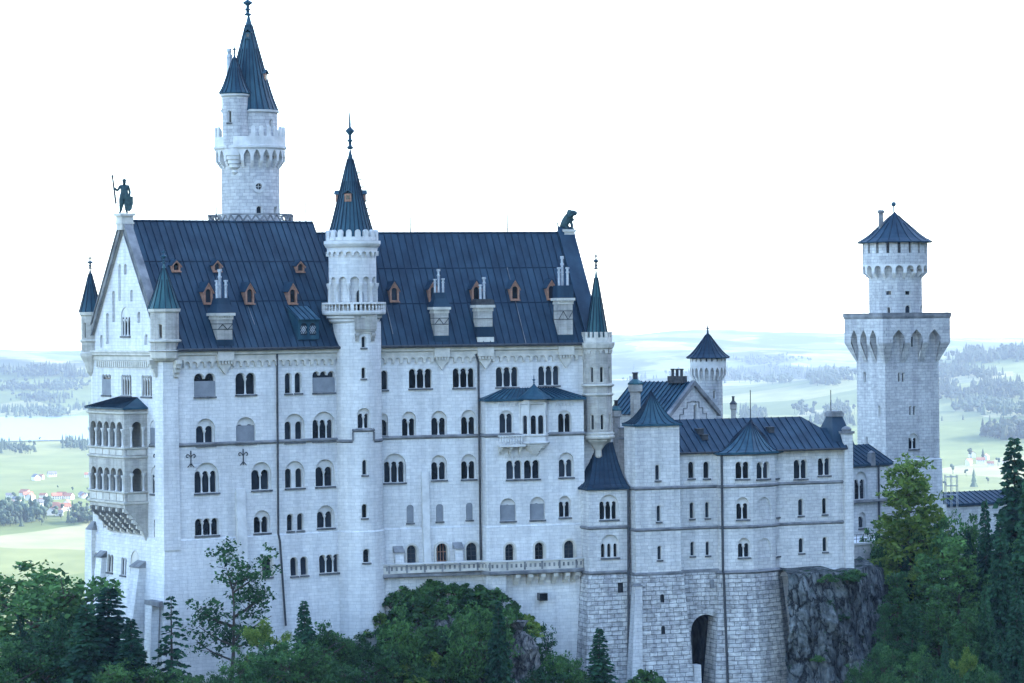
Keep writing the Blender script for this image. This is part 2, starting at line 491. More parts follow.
    def sweep(s, mb, u0, u1, prof, mi=0, zf=None):
        """prof: (d, z) from bottom to top, run along u0..u1 with mitred corners"""
        us = [u0] + [u for u in s.u if u0 + 1e-3 < u < u1 - 1e-3] + [u1]
        rows = [[s.P(u, z + (zf(u) if zf else 0), dd) for u in us] for dd, z in prof]
        mb.grid(rows, mi)
        if not (s.closed and abs(u1 - u0 - s.U) < 1e-3):
            for k, u in ((0, us[0]), (1, us[-1])):
                p = [r[0 if k == 0 else -1] for r in rows]
                mb.face(p if k == 1 else p[::-1], mi)
def circle(c, r, n=40, a0=0.0):
    # travels so that outward normals come out right (seen from above: counter-clockwise)
    return [(c[0] + r * math.cos(a0 + 2 * PI * i / n), c[1] + r * math.sin(a0 + 2 * PI * i / n)) for i in range(n)]

def arch(u0, u1, z0, z1, n=8, pointed=False):
    """counter-clockwise outline of an arched opening, crown at z1"""
    w = (u1 - u0) / 2; uc = (u0 + u1) / 2
    pts = [(u0, z0), (u1, z0)]
    if pointed:
        h = min(w * 1.75, (z1 - z0) * 0.8); zs = z1 - h
        for i in range(n + 1):
            t = i / n * 2 - 1
            pts.append((uc - t * w, zs + h * (1 - abs(t) ** 1.7)))
    else:
        h = min(w, (z1 - z0) * 0.8); zs = z1 - h
        for i in range(n + 1):
            a = PI * i / n
            pts.append((uc + w * math.cos(a), zs + h * math.sin(a)))
    return pts
def scallop(u0, u1, z0, z1, k, n=6):
    w = (u1 - u0) / k; r = w / 2
    pts = [(u0, z0), (u1, z0)]
    for j in range(k):
        uc = u1 - w * (j + 0.5)
        for i in range(n + 1):
            if j > 0 and i == 0: continue
            a = PI * i / n
            pts.append((uc + r * math.cos(a), z1 - r + r * math.sin(a)))
    return pts
def shrink_check(a, b, m=0.3):
    return max(a, b + m)

def column(W, par, u, z0, z1, dd, r, mat):
    mb = MB(); c = W.P(u, z0, dd); h = z1 - z0
    mb.lathe(c, [(r * 1.5, 0), (r * 1.5, h * 0.06), (r, h * 0.1), (r * 0.9, h * 0.78), (r * 1.1, h * 0.8), (r * 2.0, h * 0.93), (r * 2.1, h)], 8)
    mb.build("column", mat, par, True)

def window(W, parent, u0, u1, z0, z1, n=1, style='blind', board=0.0, trim=TRIM, r1=0.36, r2=0.3, sill=True, lightfrac=0.72, name="window", cols=True, gap=None, surround=False, bars=False):
    """cuts its opening into W.holes and builds recess, lights, columns, pane and sill"""
    w = u1 - u0; h = z1 - z0
    mb = MB()
    if style == 'blind':
        O = arch(u0, u1, z0, z1, 12)
        m, g = 0.06 * w, (0.22 if gap is None else gap)
        lt = z0 + h * lightfrac
    elif style == 'plain':
        O = scallop(u0, u1, z0, z1, n); m, g = 0.07, (0.22 if gap is None else gap); lt = z1 - 0.08; r1 = min(r1, 0.16)
    elif style == 'pointed':
        O = arch(u0, u1, z0, z1, 10, True); m, g = 0.12, 0.14; lt = z1 - 0.15
    else:
        O = arch(u0, u1, z0, z1, 10); m, g = 0.09, (0.14 if gap is None else gap); lt = z1 - 0.09; r1 = min(r1, 0.12)
    W.holes.append(O)
    lw = (w - 2 * m - (n - 1) * g) / n
    L = []
    if n > 1 and g < 0.4 and cols:
        zs_ = lt - lw / 2
        q = [(u0 + m, z0 + 0.03), (u1 - m, z0 + 0.03)]
        for k in range(n - 1, -1, -1):
            ac = u0 + m + k * (lw + g) + lw / 2
            for i in range(9):
                t = PI * i / 8
                q.append((ac + lw / 2 * math.cos(t), zs_ + lw / 2 * math.sin(t)))
        L.append(q)
    else:
        for k in range(n):
            a = u0 + m + k * (lw + g)
            L.append(arch(a, a + lw, z0 + 0.03, lt, 8, style == 'pointed'))
    W.reveal(mb, O, 0.0, -r1)
    W.sheet(mb, O, L, -r1)
    for l in L: W.reveal(mb, l, -r1, -r1 - r2)
    if surround:      # raised stone surround
        O2 = arch(u0 - 0.22, u1 + 0.22, z0, z1 + 0.22, 12)
        s_ = MB()
        W.solid(s_, O2, 0.0, 0.1, 0, [O[:0] + [(p[0], p[1]) for p in arch(u0 + 0.002, u1 - 0.002, z0 + 0.002, z1, 12)]])
        mb.v += s_.v; k0 = len(mb.v) - len(s_.v)
        mb.f += [tuple(i + k0 for i in f) for f in s_.f]; mb.m += s_.m; mb.uv += s_.uv
    win = mb.build(name, trim, parent)
    pb = MB()
    q0, q1 = u0 + m - 0.05, u1 - m + 0.05
    zt = max(p[1] for p in L[0]) + 0.05
    W.ubox(pb, q0, q1, z0, zt, -r1 - r2 - 0.06, -r1 - r2 + 0.01)
    mats = [GLASS]
    if bars:
        mats.append(IRON)
        for l in L:
            a = min(p[0] for p in l); b = max(p[0] for p in l)
            W.ubox(pb, (a + b) / 2 - 0.035, (a + b) / 2 + 0.035, z0, zt, -r1 - r2 + 0.01, -r1 - r2 + 0.07, 1)
            for t in (0.3, 0.55, 0.75):
                zz = z0 + (zt - z0) * t
                W.ubox(pb, a, b, zz - 0.025, zz + 0.025, -r1 - r2 + 0.012, -r1 - r2 + 0.06, 1)
    pb.build("pane", mats, win)
    if board:
        bb = MB()
        W.ubox(bb, u0 + 0.05, u1 - 0.05, z0 + 0.02, z0 + h * board, -r1 - 0.02, -0.03 if style != 'blind' else -r1 + 0.08)
        bb.build("shutter_board", BOARD, win)
    elif cols and n > 1 and g < 0.4:
        for k in range(n - 1):
            uu = u0 + m + (k + 1) * lw + (k + 0.5) * g
            column(W, win, uu, z0 + 0.03, lt - lw / 2 + 0.02, -r1 - 0.02, max(0.075, g * 0.44), TRIM)
    if sill:
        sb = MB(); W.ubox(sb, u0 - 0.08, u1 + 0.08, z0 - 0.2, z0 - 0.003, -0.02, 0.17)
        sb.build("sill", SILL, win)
    return win
def winpx(W, parent, px0, px1, py0, py1, n=1, style='blind', only=None, **k):
    pm = (py0 + py1) / 2; xm = (px0 + px1) / 2
    ua, _ = W.hit(px0, pm, only); ub, _ = W.hit(px1, pm, only)
    _, zt = W.hit(xm, py0, only); _, zb = W.hit(xm, py1, only)
    return window(W, parent, ua, ub, zb, zt, n, style, **k)
def slit(W, parent, px0, px1, py0, py1, only=None, **k):
    return winpx(W, parent, px0, px1, py0, py1, 1, 'single', only, **k)
def niche(W, parent, outline, depth=0.22, mat=ASH, name="blind_niche"):
    W.holes.append(outline); mb = MB()
    W.reveal(mb, outline, 0.0, -depth); W.sheet(mb, outline, (), -depth)
    return mb.build(name, mat, parent)
def frieze(W, mb, u0, u1, zt, zb, pitch=0.85, depth=0.3, mi=0):
    """round-arched corbel table: a slab with a scalloped lower edge"""
    n = max(1, round((u1 - u0) / pitch)); w = (u1 - u0) / n
    for k in range(n):
        a = u0 + k * w; b = a + w; r = w * 0.34; zs = zb + (zt - zb) * 0.38
        pts = [(b, zt), (a, zt), (a, zb), (a + w * 0.18, zb)]
        for i in range(0, 7):
            t = PI * i / 6
            pts.append(((a + b) / 2 - r * math.cos(t), zs + r * math.sin(t)))
        pts += [(b - w * 0.18, zb), (b, zb)]
        W.solid(mb, pts, 0.0, depth, mi)
def dentils(W, mb, u0, u1, z0, z1, pitch=0.45, depth=0.2, mi=0):
    n = round((u1 - u0) / pitch); w = (u1 - u0) / n
    for k in range(n): W.ubox(mb, u0 + (k + 0.2) * w, u0 + (k + 0.75) * w, z0, z1, 0.0, depth, mi)

def finial(parent, p, h, r=0.28, cross=False, mat=COPPERD):
    r *= 1.25
    mb = MB()
    mb.lathe(p, [(r * 0.55, 0), (r * 0.8, h * 0.05), (r * 0.35, h * 0.1), (r * 0.35, h * 0.2), (r * 0.75, h * 0.23), (r * 0.35, h * 0.27),
                 (r * 0.3, h * 0.38), (r * 1.0, h * 0.48), (r * 0.95, h * 0.52), (r * 0.25, h * 0.6), (r * 0.22, h * 0.8), (r * 0.12, h)], 10)
    if cross:
        mb.box(Vector(p) + Vector((0, 0, h * 0.76)), h * 0.32, 0.12, 0.15)
    mb.build("finial", mat, parent, True)

def cone_roof(parent, c, z0, z1, r, n=16, flare=0.12, mat=ROOF, seams=None, over=0.14, a0=0.0, name="roof", curve=1.0, slats=True):
    mb = MB(); H = z1 - z0; prof = []
    K = 8
    for i in range(K + 1):
        t = i / K
        rr = (r + over) * ((1 - t) ** curve) + flare * r * (max(0, 0.25 - t) / 0.25) ** 2
        prof.append((max(rr, 0.03), H * t))
    mb.lathe((c[0], c[1], z0), [(prof[0][0] - 0.06, -0.14)] + prof, n, 0, a0)
    k = seams or n
    if slats:
        for j in range(k):
            a = a0 + 2 * PI * j / k
            dv = Vector((math.cos(a), math.sin(a), 0)); tv = Vector((-dv.y, dv.x, 0)) * 0.035
            top = K - 1 if j % 2 == 0 else K - 3
            rows = []
            for rr, zz in prof[:top + 1]:
                q = Vector((c[0], c[1], z0 + zz)) + dv * rr
                rows.append([q - tv, q - tv + dv * 0.07 + Vector((0, 0, 0.03)), q + tv + dv * 0.07 + Vector((0, 0, 0.03)), q + tv])
            mb.grid(rows, 1)
    return mb.build(name, [mat, SEAM], parent)

def merlons(parent, c, r, z0, z1, n, frac=0.6, th=0.35, rnd=True, mat=TRIM, name="battlement", a0=0.0, skip=None):
    W = Wall(circle(c, r, 48, a0), True); mb = MB(); w = W.U / n
    for k in range(n):
        a = k * w; b = a + w * frac
        if skip and (W.P((a + b) / 2, 0, 0, W.seg((a + b) / 2)).xy - Vector(skip[0])).length < skip[1]: continue
        if rnd:
            W.solid(mb, arch(a, b, z0, z1, 6), -th, 0.0)
            W.sheet(mb, arch(a, b, z0, z1, 6), (), -th, 0, True)
        else: W.ubox(mb, a, b, z0, z1, -th, 0.0)
    return mb.build(name, mat, parent)

def machico(parent, c, r_in, r_out, zt, zb, n, pointed=True, mat=TRIM, name="machicolation", a0=0.0, corb=True):
    """ring carried on arches and corbels: arches cut from a drum of radius r_out"""
    W = Wall(circle(c, r_out, n * 3, a0), True); mb = MB(); w = W.U / n; zs = zb + (zt - zb) * 0.42
    holes = []
    for k in range(n):
        a = (k + 0.5) * w
        holes.append(arch(a - w * 0.34, a + w * 0.34, zs - 0.001, zt - (zt - zb) * 0.1, 8, pointed))
    for k in range(n):
        a, b = k * w, (k + 1) * w; h = holes[k]
        top = h[2:]
        poly = [(a, zs), (h[0][0], zs)] + [(p[0], p[1]) for p in top[::-1]] + [(h[1][0], zs), (b, zs), (b, zt), (a, zt)]
        # remove duplicates
        pl = []
        for p in poly:
            if not pl or (abs(p[0] - pl[-1][0]) + abs(p[1] - pl[-1][1])) > 1e-4: pl.append(p)
        W.sheet(mb, pl, (), 0.0)
        arc = [(h[0][0], zs)] + top[::-1]
        for p, q in zip(arc, arc[1:]):
            mb.face([W.P(p[0], p[1], 0), W.P(q[0], q[1], 0), W.P(q[0], q[1], r_in - r_out), W.P(p[0], p[1], r_in - r_out)])
        # corbel under each pier, stepping back to the shaft
        steps = 4
        for i in range(steps):
            z_0 = zb + (zs - zb) * i / steps; z_1 = zb + (zs - zb) * (i + 1) / steps
            dd = (r_out - r_in) * ((i + 1) / steps)
            for ua, ub in ((a - w * 0.16, a + w * 0.16),):
                q = []
                for z_ in (z_0, z_1):
                    for uu, off in ((ua, dd), (ub, dd), (ub, -0.1), (ua, -0.1)):
                        uu = uu % W.U
                        sg = W.seg(uu); nrm = W.n[sg]
                        base = W.P(uu, z_, 0, sg)
                        q.append(base + Vector((nrm.x, nrm.y, 0)) * (-(r_out - r_in) + off - (0.004 if i == steps - 1 else 0)))
                mb.box8(q)
    return mb.build(name, mat, parent)

def drum(parent, c, prof, n=40, mat=ASH, name="wall", smooth=True):
    mb = MB(); mb.lathe((c[0], c[1], 0), prof, n); return mb.build(name, mat, parent, smooth)
def ringmould(parent, c, prof, n=40, mat=TRIM, name="cornice", a0=0.0, smooth=False):
    mb = MB(); mb.lathe((c[0], c[1], 0), prof, n, 0, a0); return mb.build(name, mat, parent, smooth)
# ================================================================ THE PALACE
th1, th2 = R(33), R(18)
e1 = Vector((math.cos(th1), math.sin(th1))); p1 = Vector((-math.sin(th1), math.cos(th1)))
e2 = Vector((math.cos(th2), math.sin(th2))); p2 = Vector((-math.sin(th2), math.cos(th2)))
def plan_at(px, py, Y):
    q = at(px, py, Y); return Vector((q.x, q.y))
A = plan_at(164.5, 447, 330.0)
def line_hit(P, e, px, py):
    a, b = level(px, py); k = a / F
    t = (k * P.y - P.x) / (e.x - k * e.y)
    return P + e * t
K = line_hit(A, e1, 358, 440)
C = line_hit(K, e2, 599, 440)
WID = 19.5
B = A + p1 * WID
D = C + p2 * WID
KB = K + (p1 + p2).normalized() * WID
bat = [(-24.6, 0.0), (-24.75, 0.22), (-48.0, 1.5)]
EAVE, ZR1, ZR2, BASE = -2.95, 12.25, 10.95, -50.0
pal = Wall([B, A, K, C, D, KB], True, bat)
U1, U2, U3, U4 = pal.u[1], pal.u[2], pal.u[3], pal.u[4]
palace = thing("palace", "long pale limestone main palace with steep dark roof, brown dormers and rows of arched windows", "palace", (A.x + 14, A.y + 18, -48))

# ---- windows of the left half (segment 1)
S1 = 1
def w1(*a, **k): return winpx(pal, palace, *a, only=S1, **k)
# top storey
w1(194, 215.5, 373, 396.6, 2, 'plain', board=0.66)
w1(235.5, 256, 372.5, 394.5, 2, 'plain')
slit(pal, palace, 284.7, 291.8, 372.5, 393.5, S1); slit(pal, palace, 294.6, 302, 372, 393, S1)
w1(312.5, 335, 371, 392.5, 3, 'plain', board=0.7)
# below
w1(196, 215.2, 418.5, 445.3, 2)
w1(236, 255.6, 417, 443.3, 2, board=0.68)
w1(284.6, 304.6, 413.6, 442, 2, gap=0.55)
w1(312.5, 335.3, 411.6, 440.6, 3)
w1(194.4, 219, 462.5, 493, 3)
w1(251.3, 271.5, 462, 490, 2)
w1(285, 304.6, 461, 488, 2, gap=0.55)
w1(315.5, 334.7, 459.3, 486.5, 2)
w1(195, 219, 518, 535.4, 3, 'plain')
w1(253.8, 270.4, 510.3, 533, 2)
slit(pal, palace, 286.8, 293.8, 513.6, 531, S1); slit(pal, palace, 297, 304, 513, 530.4, S1)
w1(317, 334.7, 505.3, 528, 2)
w1(260, 270.5, 556, 576.6, 1, 'single', trim=SANDT, surround=True, bars=True)
slit(pal, palace, 288.5, 296, 556.6, 575.8, S1, trim=SANDT); slit(pal, palace, 298.6, 306.2, 556, 575, S1, trim=SANDT)
w1(317.5, 338.3, 554, 572.6, 3, 'plain', trim=SANDT)
slit(pal, palace, 260.5, 265, 589, 596, S1)
# ---- right half (segment 2)
S2 = 2
def w2(*a, **k): return winpx(pal, palace, *a, only=S2, **k)
w2(380.5, 388, 370, 389.8, 1, 'single')
for a, b, t, l in ((408.8, 432, 368.4, 388.3), (452.7, 474.7, 367.8, 387.6), (495.8, 518.4, 366.6, 386.9), (538.3, 559.7, 365.6, 385.4)):
    w2(a, b, t, l, 3, 'plain')
w2(379, 388, 413.5, 436, 1)
for a, b, t, l in ((402, 416, 411.6, 436), (431.3, 446.9, 411, 435.2), (461.2, 476.2, 410, 434.6)): w2(a, b, t, l, 2)
w2(383.6, 405.8, 453.4, 482.7, 3)
w2(431.3, 446.9, 455.2, 480, 2); w2(461.2, 476.4, 454.2, 479.2, 2)
for a, b, t, l in ((406.6, 413.8, 504.7, 522.8), (436, 443.4, 503.8, 521.3), (466, 472.8, 502.5, 519.8)):
    w2(a, b, t, l, 1, 'single', board=0.97, sill=True)
for a, b, t, l in ((405.8, 416, 544.7, 564), (465, 477, 542, 561.5)):
    w2(a, b, t, l, 1, 'single', trim=SANDT, surround=True, bars=True)

# door to the terrace
ua, zt = pal.hit(433, 541, S2); ub, zb = pal.hit(448.8, 569.5, S2)
zt = pal.hit(441, 541, S2)[1]
dO = arch(ua + 0.25, ub - 0.25, zb, zt - 0.25, 12); pal.holes.append(dO)
mb = MB(); pal.reveal(mb, dO, 0.0, -0.7)
for q, dd in ((0.0, 0.16), ):
    O2 = arch(ua - q, ub + q, zb, zt + q, 12)
    pal.solid(mb, O2, 0.0, dd, 0, [arch(ua + 0.252, ub - 0.252, zb + 0.003, zt - 0.252, 12)])
dm = mb.build("door", SANDT, palace)
mb = MB(); pal.ubox(mb, ua + 0.2, ub - 0.2, zb, zt - 0.2, -0.76, -0.68); mb.build("pane", GLASS, dm)
mb = MB()
for t in (0.25, 0.5, 0.75):
    u_ = ua + 0.25 + (ub - ua - 0.5) * t; pal.ubox(mb, u_ - 0.04, u_ + 0.04, zb, zt - 0.3, -0.68, -0.6)
for t in (0.3, 0.62): pal.ubox(mb, ua + 0.25, ub - 0.25, zb + (zt - zb) * t - 0.04, zb + (zt - zb) * t + 0.04, -0.678, -0.61)
mb.build("glazing_bars", WOOD, dm)

# ---- west gable face (segment 0)
def hw(px, py): return pal.hit(px, py, 0)
def ww(*a, **k):
    k.setdefault('r1', 0.1); k.setdefault('r2', 0.14)
    return winpx(pal, palace, *a, only=0, **k)
ww(102, 111, 374, 395, 3, 'plain', board=0.75, gap=0.14); ww(121.4, 131.4, 374.5, 395.6, 4, 'plain', gap=0.13); ww(141.6, 151.8, 375, 396.5, 4, 'plain', gap=0.13)
ww(150, 157, 420.5, 445.5, 2, board=0.7); ww(150.8, 158, 467, 494, 2)
slit(pal, palace, 153.8, 156.6, 519.5, 537.5, 0, sill=False)
slit(pal, palace, 97.6, 100.6, 552, 569, 0, sill=False, trim=SANDT); ww(110.6, 116.3, 554, 572, 2, 'plain', trim=SANDT, cols=False)
ww(124.3, 129.6, 557, 575, 2, 'plain', cols=False); ww(133.6, 142.5, 550.5, 589, 1, 'blind', trim=SANDT, bars=True)
slit(pal, palace, 103, 106, 521, 528, 0, sill=False)
# gable: windows and stepped blind arches (pixels: left, right, top, bottom)
wg = ww(121, 130.2, 307, 336, 3, 'blind', gap=0.24, lightfrac=0.66)
for a, b, t, l in ((118.2, 121.2, 264, 301), (124, 127, 264, 274.5), (112.2, 115.2, 290.8, 322), (130, 133.2, 289.8, 301.5), (106, 109.2, 313, 344),
                   (137.2, 140.6, 311.5, 323), (99.8, 103.2, 335, 347.6), (144.4, 148.2, 334, 345)):
    um = (hw(a, (t + l) / 2)[0] + hw(b, (t + l) / 2)[0]) / 2; w_ = (hw(b, (t + l) / 2)[0] - hw(a, (t + l) / 2)[0])
    z1_ = hw((a + b) / 2, t)[1]; z0_ = hw((a + b) / 2, l)[1]
    niche(pal, palace, arch(um - w_ / 2, um + w_ / 2, z0_, z1_, 8), 0.3)

# risalit (projecting bay under the oriel roof): plan hits
RP = 2.2
ru0 = pal.hit(480.5, 440, S2)[0]; ru1 = pal.hit(578, 440, S2)[0]
def seg2(u): return K + e2 * (u - U2)
r0 = seg2(ru0); r1_ = seg2(ru1)
ris = Wall([r0 + p2 * 0.4, r0 - p2 * RP, r1_ - p2 * RP, r1_ + p2 * 0.4], False, [(-24.6, 0.0), (-24.75, 0.12), (-48.0, 0.35)])
RZ = zat(489, 399.5, r0.y - RP)
def wr(*a, **k): return winpx(ris, palace, *a, only=1, **k)
for a, b in ((499.3, 513.4), (558, 571.4)):
    wr(a, b, 410.4, 433.2, 2, 'blind', gap=0.15, r1=0.22, cols=True, lightfrac=0.86)
wr(506.2, 522, 460, 479.3, 2, 'plain', sill=True); wr(524, 540, 459.6, 478.8, 2, 'plain')
wr(558.8, 573.7, 452.6, 477.2, 2)
wr(500, 516, 498.3, 521, 1, 'blind', board=0.7); wr(529.8, 545, 497, 519.8, 1, 'blind', board=0.7); wr(559, 571, 495.8, 517.4, 2)
for a, b, t, l in ((504.6, 514.2, 543.4, 562.2), (534.2, 544, 542, 561.5), (563.4, 574.4, 540, 560)):
    wr(a, b, t, l, 1, 'single', trim=SANDT, surround=True, bars=True)
mb = MB(); ris.sheet(mb, [(0, BASE), (ris.U, BASE), (ris.U, RZ), (0, RZ)], ris.holes)
mb.build("projecting_bay_wall", ASH, palace)

# ---- palace walls as one sheet
holes = pal.holes
mb = MB()
outl = [(0, BASE), (pal.U, BASE), (pal.U, EAVE)]
# east gable rises over the end wall
outl += [(U4, EAVE), ((U3 + U4) / 2, ZR2 - 0.4), (U3, EAVE), (U1, EAVE), (U1 / 2, ZR1 - 0.2), (0, EAVE)]
pal.sheet(mb, outl, holes)
mb.build("wall", ASH, palace)

# ---- cornice, corbel table, string course, belt
mb = MB()
cor = [(0.0, EAVE - 1.25), (0.16, EAVE - 1.2), (0.2, EAVE - 0.75), (0.42, EAVE - 0.6), (0.42, EAVE - 0.36), (0.55, EAVE - 0.3), (0.55, EAVE - 0.06), (0.0, EAVE - 0.06)]
pal.sweep(mb, 0.0, pal.U, cor)
mb.build("cornice", SANDT, palace)
for x0_, x1_ in ((U1 + 2.4, U2 - 2.5), (U2 + 2.5, U3 - 1.9)):
    mb = MB(); frieze(pal, mb, x0_, x1_, EAVE - 1.2, EAVE - 2.0, 0.95); mb.build("corbel_table", SANDT, palace)
mb = MB(); dentils(pal, mb, 2.0, U1 - 2.0, EAVE - 2.0, EAVE - 1.32, 0.55, 0.35)
mb.build("dentil_row", SANDT, palace)
SC = -13.75
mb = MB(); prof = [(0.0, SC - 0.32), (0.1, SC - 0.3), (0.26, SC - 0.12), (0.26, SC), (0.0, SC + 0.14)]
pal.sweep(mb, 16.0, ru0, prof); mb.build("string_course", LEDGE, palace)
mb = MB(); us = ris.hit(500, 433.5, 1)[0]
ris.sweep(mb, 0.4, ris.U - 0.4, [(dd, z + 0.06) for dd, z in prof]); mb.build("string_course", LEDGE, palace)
mb = MB()
pal.sweep(mb, U1 - 1.9, U1 + 1.7, [(0.0, SC - 12), (0.14, SC - 12), (0.14, EAVE - 1.3), (0.0, EAVE - 1.26)])
mb.build("corner_pier", ASH, palace)
mb = MB(); q = [B + e1 * x + p1 * y for x, y in ((-1.15, -1.4), (0.4, -1.4), (0.4, 0.9), (-1.15, 0.9))]; q2 = [B + e1 * x + p1 * y for x, y in ((-0.75, -1.2), (0.4, -1.2), (0.4, 0.6), (-0.75, 0.6))]
mb.box8([(v.x, v.y, -50) for v in q] + [(v.x, v.y, -24.4) for v in q2]); fb = mb.build("corner_buttress", ASH, palace)
mb = MB(); q3 = [B + e1 * x + p1 * y for x, y in ((-0.1, -0.8), (0.4, -0.8), (0.4, 0.2), (-0.1, 0.2))]; mb.box8([(v.x, v.y, -24.397) for v in q2] + [(v.x, v.y, -23.4) for v in q3]); mb.build("buttress_cap", LEDGE, fb)
mb = MB(); pal.ubox(mb, U1 - 1.85, U1 + 0.0, -31.9, -31.4, 0.3, 1.25)
mb.build("pier_cap", LEDGE, palace)
mb = MB(); pal.ubox(mb, U1 - 1.75, U1 - 0.1, -50, -31.92, 0.2, 1.15); mb.build("corner_buttress", ASH, palace)

# narrow pilaster strips and buttresses
def strip(W, sg, px0, px1, py0, zb, d0, d1, name="buttress", mat=ASH, cap=False):
    ua, zt = W.hit(px0, py0, sg); ub, _ = W.hit(px1, py0, sg)
    mb = MB()
    q = [W.P(ua, zb, d1, sg), W.P(ub, zb, d1, sg), W.P(ub, zb, -0.1, sg), W.P(ua, zb, -0.1, sg),
         W.P(ua, zt, d0, sg), W.P(ub, zt, d0, sg), W.P(ub, zt, -0.1, sg), W.P(ua, zt, -0.1, sg)]
    mb.box8(q)
    o = mb.build(name, mat, palace)
    if cap:
        mb = MB()
        q = [W.P(ua - 0.12, zt - 0.05, d0 + 0.2, sg), W.P(ub + 0.12, zt - 0.05, d0 + 0.2, sg), W.P(ub + 0.12, zt - 0.05, -0.05, sg), W.P(ua - 0.12, zt - 0.05, -0.05, sg),
             W.P(ua - 0.12, zt + 0.1, d0 + 0.2, sg), W.P(ub + 0.12, zt + 0.1, d0 + 0.2, sg), W.P(ub + 0.12, zt + 0.75, -0.05, sg), W.P(ua - 0.12, zt + 0.75, -0.05, sg)]
        mb.box8(q); mb.build("buttress_cap", LEDGE, o)
    return o
strip(pal, 1, 235, 244, 489, -50, 0.3, 1.0, mat=TRIM)
strip(pal, 2, 421, 428, 472, -33, 0.25, 0.6, mat=TRIM)
strip(pal, 2, 392.8, 401, 552, -32.2, 0.7, 1.0, cap=True)
strip(pal, 2, 452.5, 460, 548, -32.2, 0.7, 1.0, cap=True)
strip(pal, 0, 103.5, 109.3, 556, -50, 0.6, 1.8, cap=True)
strip(pal, 0, 140.5, 148.5, 566, -50, 0.8, 2.9, cap=True)

# iron wall anchors
def anchor(W, sg, px, py):
    u, z = W.hit(px, py, sg); mb = MB()
    def seg(a, b, r=0.05): mb.tube(W.P(u + a[0], z + a[1], 0.06, sg), W.P(u + b[0], z + b[1], 0.06, sg), r, n=5)
    seg((0, 0.95), (0, -0.9), 0.07)
    for s_ in (-1, 1):
        pts = [(0, 0.1), (0.2, 0.45), (0.42, 0.55), (0.6, 0.4), (0.52, 0.18), (0.36, 0.2)]
        for a, b in zip(pts, pts[1:]): seg((s_ * a[0], a[1]), (s_ * b[0], b[1]))
        seg((0, -0.5), (s_ * 0.42, -0.95))
    mb.build("wall_anchor", IRON, palace)
anchor(pal, 1, 190.6, 459); anchor(pal, 1, 243, 457); anchor(pal, 0, 156.3, 459)
anchor(pal, 1, 222, 408) if False else None

# rain pipes
def pipe(W, sg, pts, r=0.13, dd=0.25):
    mb = MB(); q = [W.P(*W.hit(x, y, sg), dd, sg) for x, y in pts]
    for a, b in zip(q, q[1:]): mb.tube(a, b, r, n=6)
    return mb.build("rain_pipe", IRON, palace)
pipe(pal, 1, [(276, 352), (277.3, 534), (277.9, 541), (281.5, 625)], 0.13)
pipe(pal, 2, [(475, 354), (477.6, 362), (479, 560)], 0.14, 0.3)

# ---- roofs
def gable_roof(P0, P1, e, p, zr, ov_f, name, ext0=0.0, ext1=0.0, rakes=True):
    """P0->P1 front wall line; roof surface with seams; eaves overhang ov_f"""
    L = (P1 - P0).length; h = WID / 2; sl = (zr - EAVE) / (h + ov_f)
    mb = MB()
    def q(u, v, lift=0.0):   # v: 0 front eave edge .. 1 ridge .. 2 back eave
        dd = -ov_f + (h + ov_f) * v if v <= 1 else h + (h + ov_f) * (v - 1)
        z = EAVE + 0.02 + (zr - EAVE) * (1 - abs(dd - h) / (h + ov_f))
        w = P0 + e * u + p * dd
        nn = Vector((-p.x * sl, -p.y * sl, 1)).normalized() * lift if v <= 1 else Vector((p.x * sl, p.y * sl, 1)).normalized() * lift
        return Vector((w.x, w.y, z)) + nn
    a, b = -ext0, L + ext1
    rows = [[q(a, v) for v in (0, 0.999999)], [q(b, v) for v in (0, 0.999999)]]
    mb.face([q(a, 0), q(b, 0), q(b, 1), q(a, 1)]); mb.face([q(b, 2), q(a, 2), q(a, 1), q(b, 1)])
    mb.face([q(a, 0), q(a, 1), q(a, 1, -0.3), q(a, 0, -0.3)]); mb.face([q(b, 0, -0.3), q(b, 1, -0.3), q(b, 1), q(b, 0)])
    mb.face([q(a, 0, -0.22), q(b, 0, -0.22), q(b, 0), q(a, 0)])
    n = int((b - a) / 0.86)
    for i in range(n + 1):
        u = a + 0.05 + (b - a - 0.1) * i / n
        lift = 0.09
        for va, vb in ((0.0, 1.0),):
            mb.box8([q(u - 0.03, va), q(u + 0.03, va), q(u + 0.03, vb), q(u - 0.03, vb),
                     q(u - 0.03, va, lift), q(u + 0.03, va, lift), q(u + 0.03, vb, lift), q(u - 0.03, vb, lift)], 1)
    for v in (0.36, 0.67):
        mb.box8([q(a, v), q(b, v), q(b, v + 0.006), q(a, v + 0.006), q(a, v, 0.05), q(b, v, 0.05), q(b, v + 0.006, 0.05), q(a, v + 0.006, 0.05)], 1)
    mb.box8([q(a, 0.985), q(b, 0.985), q(b, 1.015), q(a, 1.015), q(a, 0.985, 0.12), q(b, 0.985, 0.12), q(b, 1.015, 0.12), q(a, 1.015, 0.12)], 1)
    o = mb.build(name, [ROOF, SEAM], palace)
    g = MB(); g.tube(q(a, 0, -0.12) - Vector((p.x, p.y, 0)) * 0.1, q(b, 0, -0.12) - Vector((p.x, p.y, 0)) * 0.1, 0.19, n=6)
    g.build("gutter", IRON, o)
    return o, q, L
roofL, qL, LL = gable_roof(A, K, e1, p1, ZR1, 0.75, "roof", -0.5, -0.4)
roofR, qR, LR = gable_roof(K, C, e2, p2, ZR2, 0.75, "roof", 6.0, -0.9)
